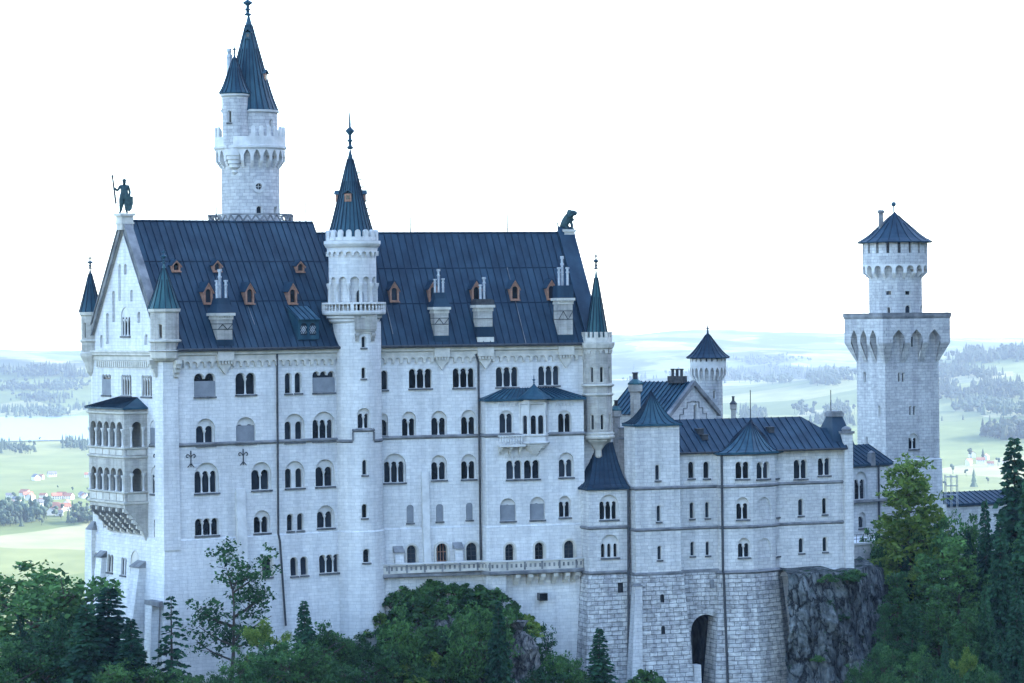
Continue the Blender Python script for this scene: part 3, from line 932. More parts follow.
def roof_hit(P0, e, p, zr, px, py):
    """pixel -> (u, v) on the front slope"""
    a, b = level(px, py); dirv = Vector((a / F, 1.0, -b / F))
    h = WID / 2; sl = (zr - EAVE) / (h + 0.75)
    n = Vector((-p.x * sl, -p.y * sl, 1.0)); o = Vector((P0.x - p.x * 0.75, P0.y - p.y * 0.75, EAVE + 0.02))
    t = n.dot(o) / n.dot(dirv); X = dirv * t - o
    return Vector((X.x, X.y)).dot(e), Vector((X.x, X.y)).dot(p), dirv * t

# gable copings
def coping(P0, e, p, zr, u0, u1, name="gable_coping", rise=0.55):
    mb = MB(); h = WID / 2
    for s_ in (0, 1):
        for k, (wid_a, wid_b, rr) in enumerate(((u0, u1, rise),)):
            def q(v, u, dz):
                dd = -0.55 + (h + 0.55) * v if s_ == 0 else WID + 0.55 - (h + 0.55) * v
                z = EAVE + (zr - EAVE) * (1 - abs(dd - h) / (h + 0.75))
                w = P0 + e * u + p * dd
                return Vector((w.x, w.y, z + dz))
            mb.box8([q(0, wid_a, -0.9), q(0, wid_b, -0.9), q(1, wid_b, -0.9), q(1, wid_a, -0.9), q(0, wid_a, rr), q(0, wid_b, rr), q(1, wid_b, rr), q(1, wid_a, rr)])
            mb.box8([q(0, wid_a - 0.2, -0.35), q(0, wid_b + 0.1, -0.35), q(1, wid_b + 0.1, -0.35), q(1, wid_a - 0.2, -0.35),
                     q(0, wid_a - 0.2, rr + 0.12), q(0, wid_b + 0.1, rr + 0.12), q(1, wid_b + 0.1, rr + 0.12), q(1, wid_a - 0.2, rr + 0.12)] ) if False else None
    return mb.build(name, SANDT, palace)
gcp = coping(A, e1, p1, ZR1, -0.3, 0.5)
mb = MB()
for s_ in (0, 1):
    def q3(v, u, dz):
        dd = -0.5 + (WID / 2 + 0.5) * v if s_ == 0 else WID + 0.5 - (WID / 2 + 0.5) * v
        w = A + e1 * u + p1 * dd
        return Vector((w.x, w.y, EAVE + (ZR1 - EAVE) * (1 - abs(dd - WID / 2) / (WID / 2 + 0.75)) + dz))
    for u0_, u1_, z0_, z1_ in ((-0.5, 0.55, 0.4, 0.62), (-0.42, 0.0, -0.35, -0.1), (-0.5, 0.0, -0.9, -0.72)):
        mb.box8([q3(0, u0_, z0_), q3(0, u1_, z0_), q3(1, u1_, z0_), q3(1, u0_, z0_), q3(0, u0_, z1_), q3(0, u1_, z1_), q3(1, u1_, z1_), q3(1, u0_, z1_)])
mb.build("coping_moulding", LEDGE, gcp)
cpl = coping(K, e2, p2, ZR2, LR - 0.9, LR + 0.3, rise=0.5)
mb = MB()
h = WID / 2
def qq(v, u, dz):
    dd = -0.55 + (h + 0.55) * v; z = EAVE + (ZR2 - EAVE) * (1 - abs(dd - h) / (h + 0.75)); w = K + e2 * u + p2 * dd
    return Vector((w.x, w.y, z + dz))
mb.box8([qq(0, LR - 1.7, 0.0), qq(0, LR + 0.35, 0.0), qq(1, LR + 0.35, 0.0), qq(1, LR - 1.7, 0.0), qq(0, LR - 1.7, 0.62), qq(0, LR + 0.35, 0.62), qq(1, LR + 0.35, 0.62), qq(1, LR - 1.7, 0.62)])
mb.build("coping_flashing", ROOF, cpl)
# apex pedestals
apw = A + p1 * h; ape = K + e2 * (LR - 0.3) + p2 * h
def pedestal(c, ax, z0, z1, s):
    mb = MB(); mb.box((c.x, c.y, z0), s, s, z1 - z0 - 0.3, ax); mb.box((c.x, c.y, z1 - 0.298), s * 1.25, s * 1.25, 0.3, ax); mb.box((c.x, c.y, z0 + (z1 - z0) * 0.35), s * 1.12, s * 1.12, 0.2, ax)
    return mb.build("pedestal", SANDT, palace)
zpw = zat(121, 213.5, apw.y); zpe = zat(571.5, 229.5, ape.y)
pedestal(apw, e1, ZR1 - 1.2, zpw, 1.5); pedestal(ape, e2, ZR2 - 0.9, zpe, 1.35)

# ---- dormers
def dormer(P0, e, p, zr, px, py_bot, w, h_, big=False):
    u, dd, X = roof_hit(P0, e, p, zr, px, py_bot)
    sl = (zr - EAVE) / (WID / 2 + 0.75)
    f = Vector((-p.x, -p.y, 0)); t = Vector((e.x, e.y, 0)); up = Vector((0, 0, 1))
    o0 = X + f * 0.25 - up * 0.1
    dep = (h_ + 0.9) / sl + 0.5
    mb = MB()
    hb = h_ * 0.62
    outline = [(-w / 2, 0), (w / 2, 0), (w / 2, hb), (0, h_), (-w / 2, hb)]
    hole = arch(-w * 0.31, w * 0.31, 0.26, hb + 0.22, 8)
    Wl = Wall([(o0 - t * w / 2).xy, (o0 + t * w / 2).xy])
    sh = [(a + w / 2, b + o0.z) for a, b in outline]; hh = [(a + w / 2, b + o0.z) for a, b in hole]
    Wl.sheet(mb, sh, [hh]); Wl.reveal(mb, hh, 0, -0.25)
    for sgn in (-1, 1):
        q = [o0 + t * sgn * w / 2, o0 + t * sgn * w / 2 + up * hb, o0 + t * sgn * w / 2 + up * hb - f * dep, o0 + t * sgn * w / 2 - f * dep]
        mb.face(q)
    root = mb.build("dormer", WOOD, palace)
    mb = MB()
    for sgn in (-1, 1):
        a = o0 + t * sgn * (w / 2 + 0.14) + up * (hb - 0.12) + f * 0.16; b = o0 + up * (h_ + 0.05) + f * 0.16
        c1 = b - f * dep; c0 = a - f * dep; n_ = (b - a).cross(f).normalized(); n_ = n_ if n_.z > 0 else -n_
        mb.box8([a, b, c1, c0, a + n_ * 0.1, b + n_ * 0.1, c1 + n_ * 0.1, c0 + n_ * 0.1])
    mb.build("dormer_roof", ROOF, root)
    mb = MB(); mb2 = MB()
    for sgn in (-1, 1):
        a = o0 + t * sgn * (w / 2 + 0.14) + up * (hb - 0.16) + f * 0.0; b = o0 + up * (h_ + 0.0) + f * 0.0
        n_ = Vector((0, 0, 0.16))
        mb2.box8([a - n_, b - n_, b - n_ + f * 0.14, a - n_ + f * 0.14, a, b, b + f * 0.14, a + f * 0.14])
    mb2.box(o0 + f * 0.1 + up * 0.0, w * 1.1, 0.2, 0.14, t)
    mb2.build("bargeboard", WOOD, root)
    mb = MB(); Wl.ubox(mb, w * 0.2, w * 0.8, o0.z + 0.28, o0.z + hb + 0.15, -0.3, -0.24)
    bars = MB()
    mb.build("pane", GLASS, root)
    for k in range(-2, 3):
        for sgn in (-1, 1):
            cx = w / 2 + k * 0.2; zc = o0.z + hb * 0.6
            bars.tube(Wl.P(cx - 0.35 * sgn, zc - 0.42, -0.22, 0), Wl.P(cx + 0.35 * sgn, zc + 0.42, -0.22, 0), 0.018, n=4)
    return root
mp = 350 / 2900
for px, pb in ((175.5, 271.5), (216.5, 271.5), (299.5, 272)): dormer(A, e1, p1, ZR1, px, pb, 1.05, 1.4)
for px, pb in ((207.5, 303.8), (249, 303.8), (292, 303.8)): dormer(A, e1, p1, ZR1, px, pb, 1.12, 2.55)
for px, pb in ((394, 301.6), (433, 301), (476, 300.6), (514.5, 300), (551, 299.5)): dormer(K, e2, p2, ZR2, px, pb, 1.12, 2.5)
# wide shed dormer
u, dd, X = roof_hit(A, e1, p1, ZR1, 307.5, 339.5)
f = Vector((-p1.x, -p1.y, 0)); t = Vector((e1.x, e1.y, 0)); up = Vector((0, 0, 1))
o0 = X + f * 0.3; w = 2.75; hh_ = 2.25
Wl = Wall([(o0 - t * w / 2).xy, (o0 + t * w / 2).xy]); mb = MB()
hs = [arch(0.3, 1.2, o0.z + 0.5, o0.z + 1.95, 8), arch(1.5, 2.4, o0.z + 0.5, o0.z + 1.95, 8)]
Wl.sheet(mb, [(0, o0.z), (w, o0.z), (w, o0.z + hh_), (0, o0.z + hh_)], hs)
for x in hs: Wl.reveal(mb, x, 0, -0.2)
for sgn in (-1, 1):
    q = o0 + t * sgn * w / 2; mb.face([q, q + up * hh_, q + up * 3.6 - f * 2.6, q - f * 2.6])
rt = mb.build("dormer", COPPERD, palace)
mb = MB(); Wl.ubox(mb, 0.2, w - 0.2, o0.z + 0.4, o0.z + 2.0, -0.26, -0.19); mb.build("pane", GLASS, rt)
mb = MB()
for x0 in (0.3, 1.5):
    for k in range(-3, 4):
        for sgn in (-1, 1):
            zc = o0.z + 1.15; cx = x0 + 0.45
            for i in range(1):
                a = (cx + k * 0.22 - 0.3 * sgn, zc - 0.45); b = (cx + k * 0.22 + 0.3 * sgn, zc + 0.45)
                if min(a[0], b[0]) > x0 - 0.1 and max(a[0], b[0]) < x0 + 1.0:
                    mb.tube(Wl.P(a[0], a[1], -0.12, 0), Wl.P(b[0], b[1], -0.12, 0), 0.035, n=4)
mb.build("lattice", ZINC, rt)
mb = MB(); q0 = o0 + up * (hh_ + 0.02) + f * 0.35
mb.box8([q0 - t * 1.5, q0 + t * 1.5, q0 + t * 1.5 - f * 3.0 + up * 1.55, q0 - t * 1.5 - f * 3.0 + up * 1.55,
         q0 - t * 1.5 + up * .12, q0 + t * 1.5 + up * .12, q0 + t * 1.5 - f * 3.0 + up * 1.67, q0 - t * 1.5 - f * 3.0 + up * 1.67])
for i in range(5):
    q = q0 + t * (-1.4 + 0.7 * i); mb.box8([q - t * .03, q + t * .03, q + t * .03 - f * 3 + up * 1.55, q - t * .03 - f * 3 + up * 1.55, q - t * .03 + up * .2, q + t * .03 + up * .2, q + t * .03 - f * 3 + up * 1.75, q - t * .03 - f * 3 + up * 1.75], 1)
mb.build("dormer_roof", [COPPERD, SEAM], rt)

# ---- chimneys standing on the eaves
def chimney(P0, e, p, px, pyb, py_corn, py_hood, py_flue, wpx, flues, kind='hood', zr=ZR1):
    # stands close behind the eaves line
    q = line_hit(P0, e, px, 345) + p * 0.55
    Y = q.y; m_ = Y / F; w = wpx * m_ * 0.83; f = Vector((-p.x, -p.y, 0)); t = Vector((e.x, e.y, 0))
    zb, zc, zh, zf = (zat(px, y, Y) for y in (pyb, py_corn, py_hood, py_flue))
    c = Vector((q.x, q.y, 0)); zc0 = zc - 0.75
    root_mb = MB()
    root_mb.box(c + Vector((0, 0, zb)), w, w, zc0 - zb, t)
    root = root_mb.build("chimney", SAND, palace)
    mb = MB()
    mb.box(c + Vector((0, 0, zc0 + 0.002)), w * 1.1, w * 1.1, 0.22, t)
    for i in range(7):
        mb.box(c + t * (-w * 0.5 + w * i / 6) + f * w * 0.52 + Vector((0, 0, zc0 + 0.224)), w * 0.07, w * 0.18, 0.2, t)
    mb.box(c + Vector((0, 0, zc0 + 0.226)), w * 1.05, w * 1.05, 0.2, t)
    mb.box(c + Vector((0, 0, zc0 + 0.43)), w * 1.3, w * 1.3, zc - zc0 - 0.43, t)
    mb.build("chimney_cornice", SANDT, root)
    mb = MB()
    zm = zb + (zc0 - zb) * 0.5
    mb.box(c + Vector((0, 0, zm)), w * 1.03, w * 1.03, 0.09, t)
    if kind != 'cap':
        mb.box(c + Vector((0, 0, zm + (zc0 - zb) * .27)), w * 1.03, w * 1.03, 0.09, t)
        for k in range(3):
            a = c + t * (w * (-0.5 + k / 3)) + f * w * 0.53; b = c + t * (w * (-0.5 + (k + 1) / 3)) + f * w * 0.53
            za = zm + (zc0 - zb) * (0.27 if k % 2 else 0.0); zb_ = zm + (zc0 - zb) * (0.0 if k % 2 else 0.27)
            mb.tube(a + Vector((0, 0, za)), b + Vector((0, 0, zb_)), 0.05, n=4)
    mb.build("iron_band", IRON, root)
    mb = MB()
    if kind == 'hood':
        rows = []
        for k, z in ((1.3, zc + 0.003), (1.1, zc + (zh - zc) * 0.25), (0.85, zc + (zh - zc) * 0.6), (0.72, zh)):
            rows.append([c + t * a * w / 2 * k + Vector((p.x, p.y, 0)) * b * w / 2 * k + Vector((0, 0, z)) for a, b in ((-1, -1), (1, -1), (1, 1), (-1, 1))])
        mb.grid(rows, 0, True); mb.face(rows[-1])
    elif kind == 'cap':
        mb.box(c + Vector((0, 0, zc + 0.003)), w * 1.22, w * 1.22, zh - zc - 0.15, t); mb.box(c + Vector((0, 0, zh - 0.145)), w * 1.05, w * 1.05, 0.145, t)
    else:
        rows = []
        for k, z, s_ in ((1.12, zc + 0.003, 0), (1.08, zh, 0.4)):
            rows.append([c + t * a * w / 2 * k + Vector((p.x, p.y, 0)) * (b * w / 2 * k * (1 - s_ * 0.5)) + Vector((0, 0, z)) for a, b in ((-1, -1), (1, -1), (1, 1), (-1, 1))])
        mb.grid(rows, 0, True); mb.face(rows[-1])
    mb.build("chimney_hood", ROOF if kind != 'cap' else IRON, root)
    # metal flues
    H = zf - zh
    for dx, dy, hf in flues:
        mb = MB(); b = c + t * dx * w + Vector((p.x, p.y, 0)) * dy * w + Vector((0, 0, zh - 0.05))
        r = w * 0.085; hh = H * hf + 0.05
        mb.lathe(b, [(r, 0), (r, hh * 0.35), (r * 1.12, hh * 0.36), (r * 1.12, hh * 0.4), (r, hh * 0.41), (r, hh * 0.68), (r * 1.4, hh * 0.7), (r * 1.4, hh * 0.76), (r * 0.95, hh * 0.77), (r * 0.95, hh * 0.9), (r * 1.55, hh * 0.91), (r * 1.55, hh)], 10)
        mb.build("flue", ZINC, root)
    # corbelled bracket under the eaves below
    W = pal; sg = 1 if P0 is A else 2
    u, _ = W.hit(px, 352, sg); mb = MB(); ww_ = w * 0.5
    poly = [(u - ww_, EAVE - 1.0), (u - ww_ * 0.8, EAVE - 1.9), (u, EAVE - 2.9), (u + ww_ * 0.8, EAVE - 1.9), (u + ww_, EAVE - 1.0)]
    W.solid(mb, poly, 0.0, 0.35); W.ubox(mb, u - ww_ * 1.1, u + ww_ * 1.1, EAVE - 1.35, EAVE - 0.1, 0.0, 0.62)
    for i in range(5): W.ubox(mb, u - ww_ * 0.9 + i * ww_ * 0.4, u - ww_ * 0.9 + i * ww_ * 0.4 + 0.2, EAVE - 1.7, EAVE - 1.352, 0.0, 0.55)
    mb.build("eaves_bracket", SANDT, root)
    mb = MB(); mb.box(c + Vector((0, 0, zb - 1.6)), w * 1.12, w * 1.12, 1.65, t); mb.build("chimney_foot", ROOF, root)
    return root
three = ((-0.3, -0.1, 0.62), (0.3, -0.1, 0.62), (0.0, 0.1, 1.0))
chimney(A, e1, p1, 223.5, 340, 313, 298, 269, 20, three)
chimney(K, e2, p2, 441, 336, 307, 292.5, 269, 17.5, ((-0.29, 0, 0.58), (0.0, 0.1, 1.0), (0.29, 0, 0.6)))
chimney(K, e2, p2, 484.5, 327, 305, 299, 277, 18.5, ((-0.14, 0, 0.66), (0.14, 0.1, 1.0)), 'cap')
chimney(K, e2, p2, 565, 335, 298, 285.5, 256, 18, three, 'shed')
# metal-clad foot and stone block under the second cap chimney
q = line_hit(K, e2, 484.5, 345) + p2 * 0.5
mb = MB(); t = Vector((e2.x, e2.y, 0)); zz = zat(484.5, 337, q.y)
mb.box((q.x, q.y, EAVE - 0.2), 2.1, 2.0, zz - EAVE + 0.2, t); mb.build("chimney_plinth", SANDT, palace)

# pale conductor cables running down the slopes
for Q, P0, e, p, zr, px, py, v1 in ((qL, A, e1, p1, ZR1, 221, 226, .18), (qR, K, e2, p2, ZR2, 372, 238, .1), (qR, K, e2, p2, ZR2, 509, 276, .0), (qL, A, e1, p1, ZR1, 316, 226, .05)):
    u, dd, X = roof_hit(P0, e, p, zr, px, py); v0 = (dd + .75) / (WID / 2 + .75)
    mb = MB(); mb.tube(Q(u, v1, .08), Q(u, v0, .08), .035, n=5); mb.build("conductor_cable", LEDGE, palace)
# lightning rods on the ridge
for P0, e, p, zr, px in ((A, e1, p1, ZR1, 216.5), (A, e1, p1, ZR1, 306), (K, e2, p2, ZR2, 410.5), (K, e2, p2, ZR2, 507.5)):
    q = line_hit(P0 + p * (WID / 2), e, px, 228); mb = MB(); mb.tube((q.x, q.y, zr), (q.x, q.y, zr + 3.1), 0.07, 0.05, 5); mb.build("lightning_rod", IRON, palace)

# ---- loggia on the west face (two open storeys on brackets)
g0 = pal.hit(111.5, 440, 0)[0]; g1 = pal.hit(147.2, 440, 0)[0]; LP = 2.9
gp = lambda u, dd: (lambda q: Vector((q.x, q.y)))(pal.P(u, 0, dd, 0))
lw = Wall([gp(g0, -0.1), gp(g0, LP), gp(g1, LP), gp(g1, -0.1)])
lz = lambda px, py: lw.hit(px, py, 1)[1]
zr_e = lz(110, 407.5); zp1 = lz(110, 447.0); zp1b = lz(110, 455.5); zp2 = lz(110, 491.0); zp2b = lz(110, 501); 
lroot_mb = MB(); la, lb = lw.u[1], lw.u[2]
holes = []
def arcade(z0, z1):
    w = (lb - la - 0.7) / 5
    for k in range(5):
        a = la + 0.35 + k * w; holes.append(arch(a + 0.13, a + w - 0.13, z0, z1, 10))
    m_ = (lw.u[2] + lw.u[3]) / 2 + 0.1
    holes.append(arch(m_ - 0.62, m_ + 0.62, z0, z1, 10))
    holes.append(arch((lw.u[0] + lw.u[1]) / 2 - 0.62, (lw.u[0] + lw.u[1]) / 2 + 0.62, z0, z1, 10))
za1 = lz(110, 421.5); za2 = lz(110, 467.5)
arcade(zp1 + 0.05, za1); arcade(zp2 + 0.05, za2)
zbot = lz(110, 507)
lw.sheet(lroot_mb, [(0, zbot), (lw.U, zbot), (lw.U, zr_e), (0, zr_e)], holes)
for h_ in holes: lw.reveal(lroot_mb, h_, 0, -0.35)
log = lroot_mb.build("loggia", SAND, palace)
mb = MB()
for z_, hh in ((zp1, 0.22), (zp1b, 0.3), (zp2, 0.22), (zp2b, 0.34), (zr_e - 0.5, 0.3)):
    lw.sweep(mb, 0.1, lw.U - 0.1, [(0.0, z_ - hh), (0.2, z_ - hh * 0.6), (0.24, z_), (0.0, z_ + 0.05)])
mb.build("loggia_moulding", SANDT, log)
mb = MB()
for zt_, zb_ in ((zp1 - 0.25, zp1b + 0.12), (zp2 - 0.25, zp2b + 0.12)):
    w = (lb - la - 0.5) / 5
    for k in range(5): lw.ubox(mb, la + 0.25 + k * w + 0.1, la + 0.25 + (k + 1) * w - 0.1, zb_, zt_, 0.0, 0.09)
    lw.ubox(mb, lb + 0.35, lw.U - 0.35, zb_, zt_, 0.0, 0.09)
mb.build("parapet_panels", SANDT, log)
w = (lb - la - 0.7) / 5
for z0, z1 in ((zp1 + 0.05, za1), (zp2 + 0.05, za2)):
    for k in range(6):
        column(lw, log, min(max(la + 0.35 + k * w, la + 0.2), lb - 0.2), z0, z1 - w / 2 + 0.1, 0.03, 0.13, TRIM)
    m_ = (lw.u[2] + lw.u[3]) / 2 + 0.1
    for s_ in (-0.75, 0.75): column(lw, log, m_ + s_, z0, z1 - 0.6, 0.05, 0.12, TRIM)
mb = MB()
for z_ in (zp1b, zp2b):
    q = [lw.p[0], lw.p[1] , lw.p[2], lw.p[3]]
    mb.prism([(v.x, v.y, z_ - 0.2) for v in (q[0].lerp(q[3], 0.03), q[1].lerp(q[2], 0.03), q[2].lerp(q[1], 0.03), q[3].lerp(q[0], 0.03))], (0, 0, 0.3))
mb.build("floor", SANDT, log)
mb = MB()   # dark board behind the arches, painting in the shade of the open storeys
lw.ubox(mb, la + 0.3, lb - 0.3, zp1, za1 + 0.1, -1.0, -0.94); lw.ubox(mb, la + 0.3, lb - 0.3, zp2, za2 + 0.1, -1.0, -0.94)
mb.build("inner_shade_board", LOGG, log)
# hipped metal roof
ov = 0.35; E = [lw.P(0.0, zr_e, 0), lw.P(la, zr_e, ov), lw.P(lb, zr_e, ov), lw.P(lw.U, zr_e, 0)]
zrt = pal.hit(125, 397, 0)[1]
T0 = pal.P(g0 + 2.4, zrt, 0.02, 0); T1 = pal.P(g1 - 2.4, zrt, 0.02, 0)
E0 = pal.P(g0 - ov, zr_e, 0.02, 0); E3 = pal.P(g1 + ov, zr_e, 0.02, 0)
mb = MB(); mb.face([E[1], E[2], T1, T0]); mb.face([E0, E[1], T0]); mb.face([E[2], E3, T1])
mb.face([E0, E[1], E[1] - up * 0.2, E0 - up * 0.2][::-1]); mb.face([E[1], E[2], E[2] - up * 0.2, E[1] - up * 0.2][::-1]); mb.face([E[2], E3, E3 - up * 0.2, E[2] - up * 0.2][::-1])
mb.face([E0 - up * .2, E[1] - up * .2, E[2] - up * .2, E3 - up * .2][::-1])
nrm = (E[2] - E[1]).cross(T0 - E[1]).normalized()
for i in range(17):
    s_ = i / 16; a = E[1].lerp(E[2], s_); b = T0.lerp(T1, s_); tt = (E[2] - E[1]).normalized() * 0.025
    mb.box8([a - tt, a + tt, b + tt, b - tt, a - tt + nrm * .08, a + tt + nrm * .08, b + tt + nrm * .08, b - tt + nrm * .08], 1)
mb.build("loggia_roof", [COPPERD, SEAM], log)
# stepped brackets
w = (lb - la - 0.5) / 5
zbb = pal.hit(135, 534, 0)[1]; Hb = zbot - zbb
for k in range(6):
    u_ = la + 0.25 + k * w; mb = MB()
    prof = []
    N = 5
    for i in range(N):
        z_1 = zbot - Hb * i / N; z_0 = zbot - Hb * (i + 1) / N + 0.02; dd = LP * (1 - (i + 0.25) / (N + 0.2))
        uu = g0 + (u_ - la)
        pal.ubox(mb, uu - 0.2, uu + 0.2, z_0, z_1, -0.05, dd)
        pal.ubox(mb, uu - 0.16, uu + 0.16, z_0 + 0.18, z_1 - 0.05, dd, dd + 0.3)
    mb.build("bracket", SANDT, log)
for k in range(5):      # small vaults between the brackets
    uu0 = g0 + 0.25 + k * w; mb = MB(); rows = []
    for i in range(7):
        a = PI * i / 6; row = []
        for dd, zz in ((LP, zbot), (LP * 0.72, zbot - Hb * 0.2), (LP * 0.45, zbot - Hb * 0.5), (0.0, zbot - Hb * 0.82)):
            row.append(pal.P(uu0 + w / 2 - math.cos(a) * (w / 2 - 0.2), zz - 0.6 + math.sin(a) * 0.6, dd, 0))
        rows.append(row)
    mb.grid(rows); mb.build("vault", LEDGE, log)
# the flank of the bracket zone towards the south
mb = MB(); q = [pal.P(g1 + 0.0, zbot - 0.0, LP, 0), pal.P(g1, zbot, 0, 0), pal.P(g1, zbb - 0.6, 0.0, 0), pal.P(g1, zbb + Hb * 0.3, LP * 0.3, 0), pal.P(g1, zbb + Hb * 0.72, LP * 0.72, 0)]
mb.prism(q, pal.P(g1 - 0.3, 0, 0, 0) - pal.P(g1, 0, 0, 0)); mb.build("loggia_flank", SAND, log)

# ---- oriel and lean-to roof of the projecting bay
ra, rb = ris.u[1], ris.u[2]
def RQ(u, dd, z): return ris.P(u, z, dd, 1)
mb = MB(); zt_ = pal.hit(530, 387.5, 2)[1]; ov = 0.45
G = [RQ(ra - 0.3, ov, RZ), RQ(rb + 0.2, ov, RZ)]
T = [RQ(ra + 3.2, -RP - 0.05, zt_), RQ(rb - 3.2, -RP - 0.05, zt_)]
E0 = RQ(ra - 0.3, -RP - 0.05, RZ); E3 = RQ(rb + 0.2, -RP - 0.05, RZ)
mb.face([G[0], G[1], T[1], T[0]]); mb.face([E0, G[0], T[0]]); mb.face([G[1], E3, T[1]])
mb.face([G[1], G[0], G[0] - up * .25, G[1] - up * .25]); mb.face([G[0], E0, E0 - up * .25, G[0] - up * .25]); mb.face([E0 - up * .25, E3 - up * .25, G[1] - up * .25, G[0] - up * .25])
nrm = (G[1] - G[0]).cross(T[0] - G[0]).normalized()
for i in range(20):
    s_ = i / 19; a = G[0].lerp(G[1], s_); b = T[0].lerp(T[1], s_); tt = (G[1] - G[0]).normalized() * 0.025
    mb.box8([a - tt, a + tt, b + tt, b - tt, a - tt + nrm * .08, a + tt + nrm * .08, b + tt + nrm * .08, b - tt + nrm * .08], 1)
mb.build("projecting_bay_roof", [COPPERD, SEAM], palace)
# polygonal oriel
o_uL = ris.hit(521, 433, 1)[0]; o_uR = ris.hit(547.5, 433, 1)[0]; oc = (o_uL + o_uR) / 2; ow = (o_uR - o_uL)
pts = [(oc - ow * 0.52, 0.0), (oc - ow * 0.3, 1.15), (oc + ow * 0.3, 1.15), (oc + ow * 0.52, 0.0)]
ow_ = Wall([RQ(a, b, 0).xy for a, b in pts])
oz0 = ris.hit(534, 443, 1)[1]; ozs = ris.hit(534, 434.5, 1)[1]; oz1 = RZ - 0.15
holes = []
for s_ in range(3):
    a, b = ow_.u[s_], ow_.u[s_ + 1]; m_ = (a + b) / 2
    if s_ == 1:
        for q in (a + (b - a) * 0.27, a + (b - a) * 0.73): holes.append(arch(q - 0.34, q + 0.34, ozs + 0.1, ozs + 2.35, 8))
    else: holes.append(arch(m_ - 0.34, m_ + 0.34, ozs + 0.1, ozs + 2.35, 8))
mb = MB(); ow_.sheet(mb, [(0, oz0), (ow_.U, oz0), (ow_.U, oz1), (0, oz1)], holes)
for h_ in holes: ow_.reveal(mb, h_, 0, -0.2)
ori = mb.build("oriel", TRIM, palace)
mb = MB()
for s_ in range(3):
    a, b = ow_.u[s_], ow_.u[s_ + 1]
    q = [ow_.P(a, ozs, -0.2), ow_.P(b, ozs, -0.2), ow_.P(b, ozs + 2.5, -0.2), ow_.P(a, ozs + 2.5, -0.2)]; mb.face(q)
mb.build("pane", GLASS, ori)
mb = MB()
for z_, hh, dd in ((ozs, 0.2, 0.14), (oz0 + 0.15, 0.3, 0.25), (oz1 - 0.35, 0.25, 0.16)):
    ow_.sweep(mb, 0, ow_.U, [(0.0, z_ - hh), (dd, z_ - hh * 0.5), (dd, z_), (0.0, z_ + 0.04)])
mb.build("oriel_moulding", TRIM, ori)
for uu in ow_.u:
    column(ow_, ori, uu, ozs, oz1 - 0.4, 0.02, 0.09, TRIM)
mb = MB(); bc = RQ(oc, 0.1, 0)      # stepped base
for i in range(4):
    k = 1.0 - i * 0.2; W_ = [RQ(oc + (a - oc) * k, b * k, oz0 - 0.28 - 0.32 * i) for a, b in pts]
    mb.prism(W_, (0, 0, 0.34))
mb.build("oriel_base", TRIM, ori)
cc = RQ(oc, 0.1, RZ)
mb = MB(); rr = ow * 0.62; prof = [(rr * 1.05, -0.05), (rr, 0.1), (rr * 0.62, 0.62), (rr * 0.3, 1.15), (0.05, 1.75)]
mb.lathe(cc, prof, 12); mb.build("oriel_roof", COPPERD, ori)
finial(ori, cc + up * 1.65, 1.2, 0.16)
# little balcony left of the oriel
b0 = ris.hit(497, 440, 1)[0]; zb0 = ris.hit(510, 444.5, 1)[1]; zb1 = ris.hit(510, 435, 1)[1]
mb = MB(); ris.ubox(mb, b0, o_uL + 0.25, zb0 - 0.25, zb0, 0.0, 1.05); bal = mb.build("balcony", TRIM, palace)
mb = MB(); ris.ubox(mb, b0 + 0.02, o_uL + 0.2, zb1 - 0.15, zb1, 0.82, 1.02); ris.ubox(mb, b0 + 0.02, b0 + 0.2, zb1 - 0.15, zb1, 0.02, 0.818)
n_ = 9
for i in range(n_):
    uu = b0 + 0.1 + (o_uL - b0) * i / n_; mb.lathe(ris.P(uu, zb0, 0.92, 1), [(0.09, 0), (0.05, 0.15), (0.11, 0.4), (0.05, 0.75), (0.08, zb1 - zb0 - 0.15)], 6)
mb.build("balustrade", TRIM, bal)
for s_ in (0.1, 0.5, 0.9):
    mb = MB(); uu = b0 + (o_uL - b0) * s_
    for i in range(3): ris.ubox(mb, uu - 0.14, uu + 0.14, zb0 - 0.55 - 0.3 * i, zb0 - 0.252 - 0.3 * i, 0.0, 0.9 - 0.28 * i)
    mb.build("corbel", SANDT, bal)
# small zig-zag friezes above the oriel windows
for a, b, y in ((498, 517, 404.2), (556, 573, 403.2), (505, 538, 455.5)):
    mb = MB()
    ua_ = ris.hit(a, y, 1)[0]; ub_ = ris.hit(b, y, 1)[0]; z_ = ris.hit((a + b) / 2, y, 1)[1]; frieze(ris, mb, ua_, ub_, z_ + 0.25, z_ - 0.25, 0.42, 0.14)
    mb.build("corbel_table", TRIM, palace)

# ================================================================ TERRACE in front of the right half
tz = zat(440, 571, 346) ; TD = 1.9
tq = [K + e2 * 2.0 - p2 * TD, K + e2 * (ru0 - U2 - 0.6) - p2 * TD, r0 - p2 * (RP + 1.4), seg2(ru1 - 2.0) - p2 * (RP + 1.4), seg2(ru1 - 0.6) - p2 * (RP + 0.9)]
tw = Wall(tq); terr = thing("terrace", "stone terrace with long balustrade on corbels along the foot of the palace", "terrace", (tq[2].x, tq[2].y, tz - 4))
TU = tw.U
mb = MB(); tw.solid(mb, [(0, tz - 0.45), (TU, tz - 0.45), (TU, tz), (0, tz)], -1.6, 0.12); mb.build("floor", SANDT, terr)
mb = MB(); rows = []
for dd, z_ in ((0.0, tz + 0.02), (0.0, tz + 0.95)):
    pass
tw.solid(mb, [(0, tz + 0.003), (TU, tz + 0.003), (TU, tz + 0.98), (0, tz + 0.98)], -0.25, 0.0)
mb.build("balustrade", SANDT, terr)
mb = MB(); n_ = 44; tw.ubox(mb, 0.02, TU - 0.02, tz + 0.78, tz + 0.86, 0.003, 0.05)
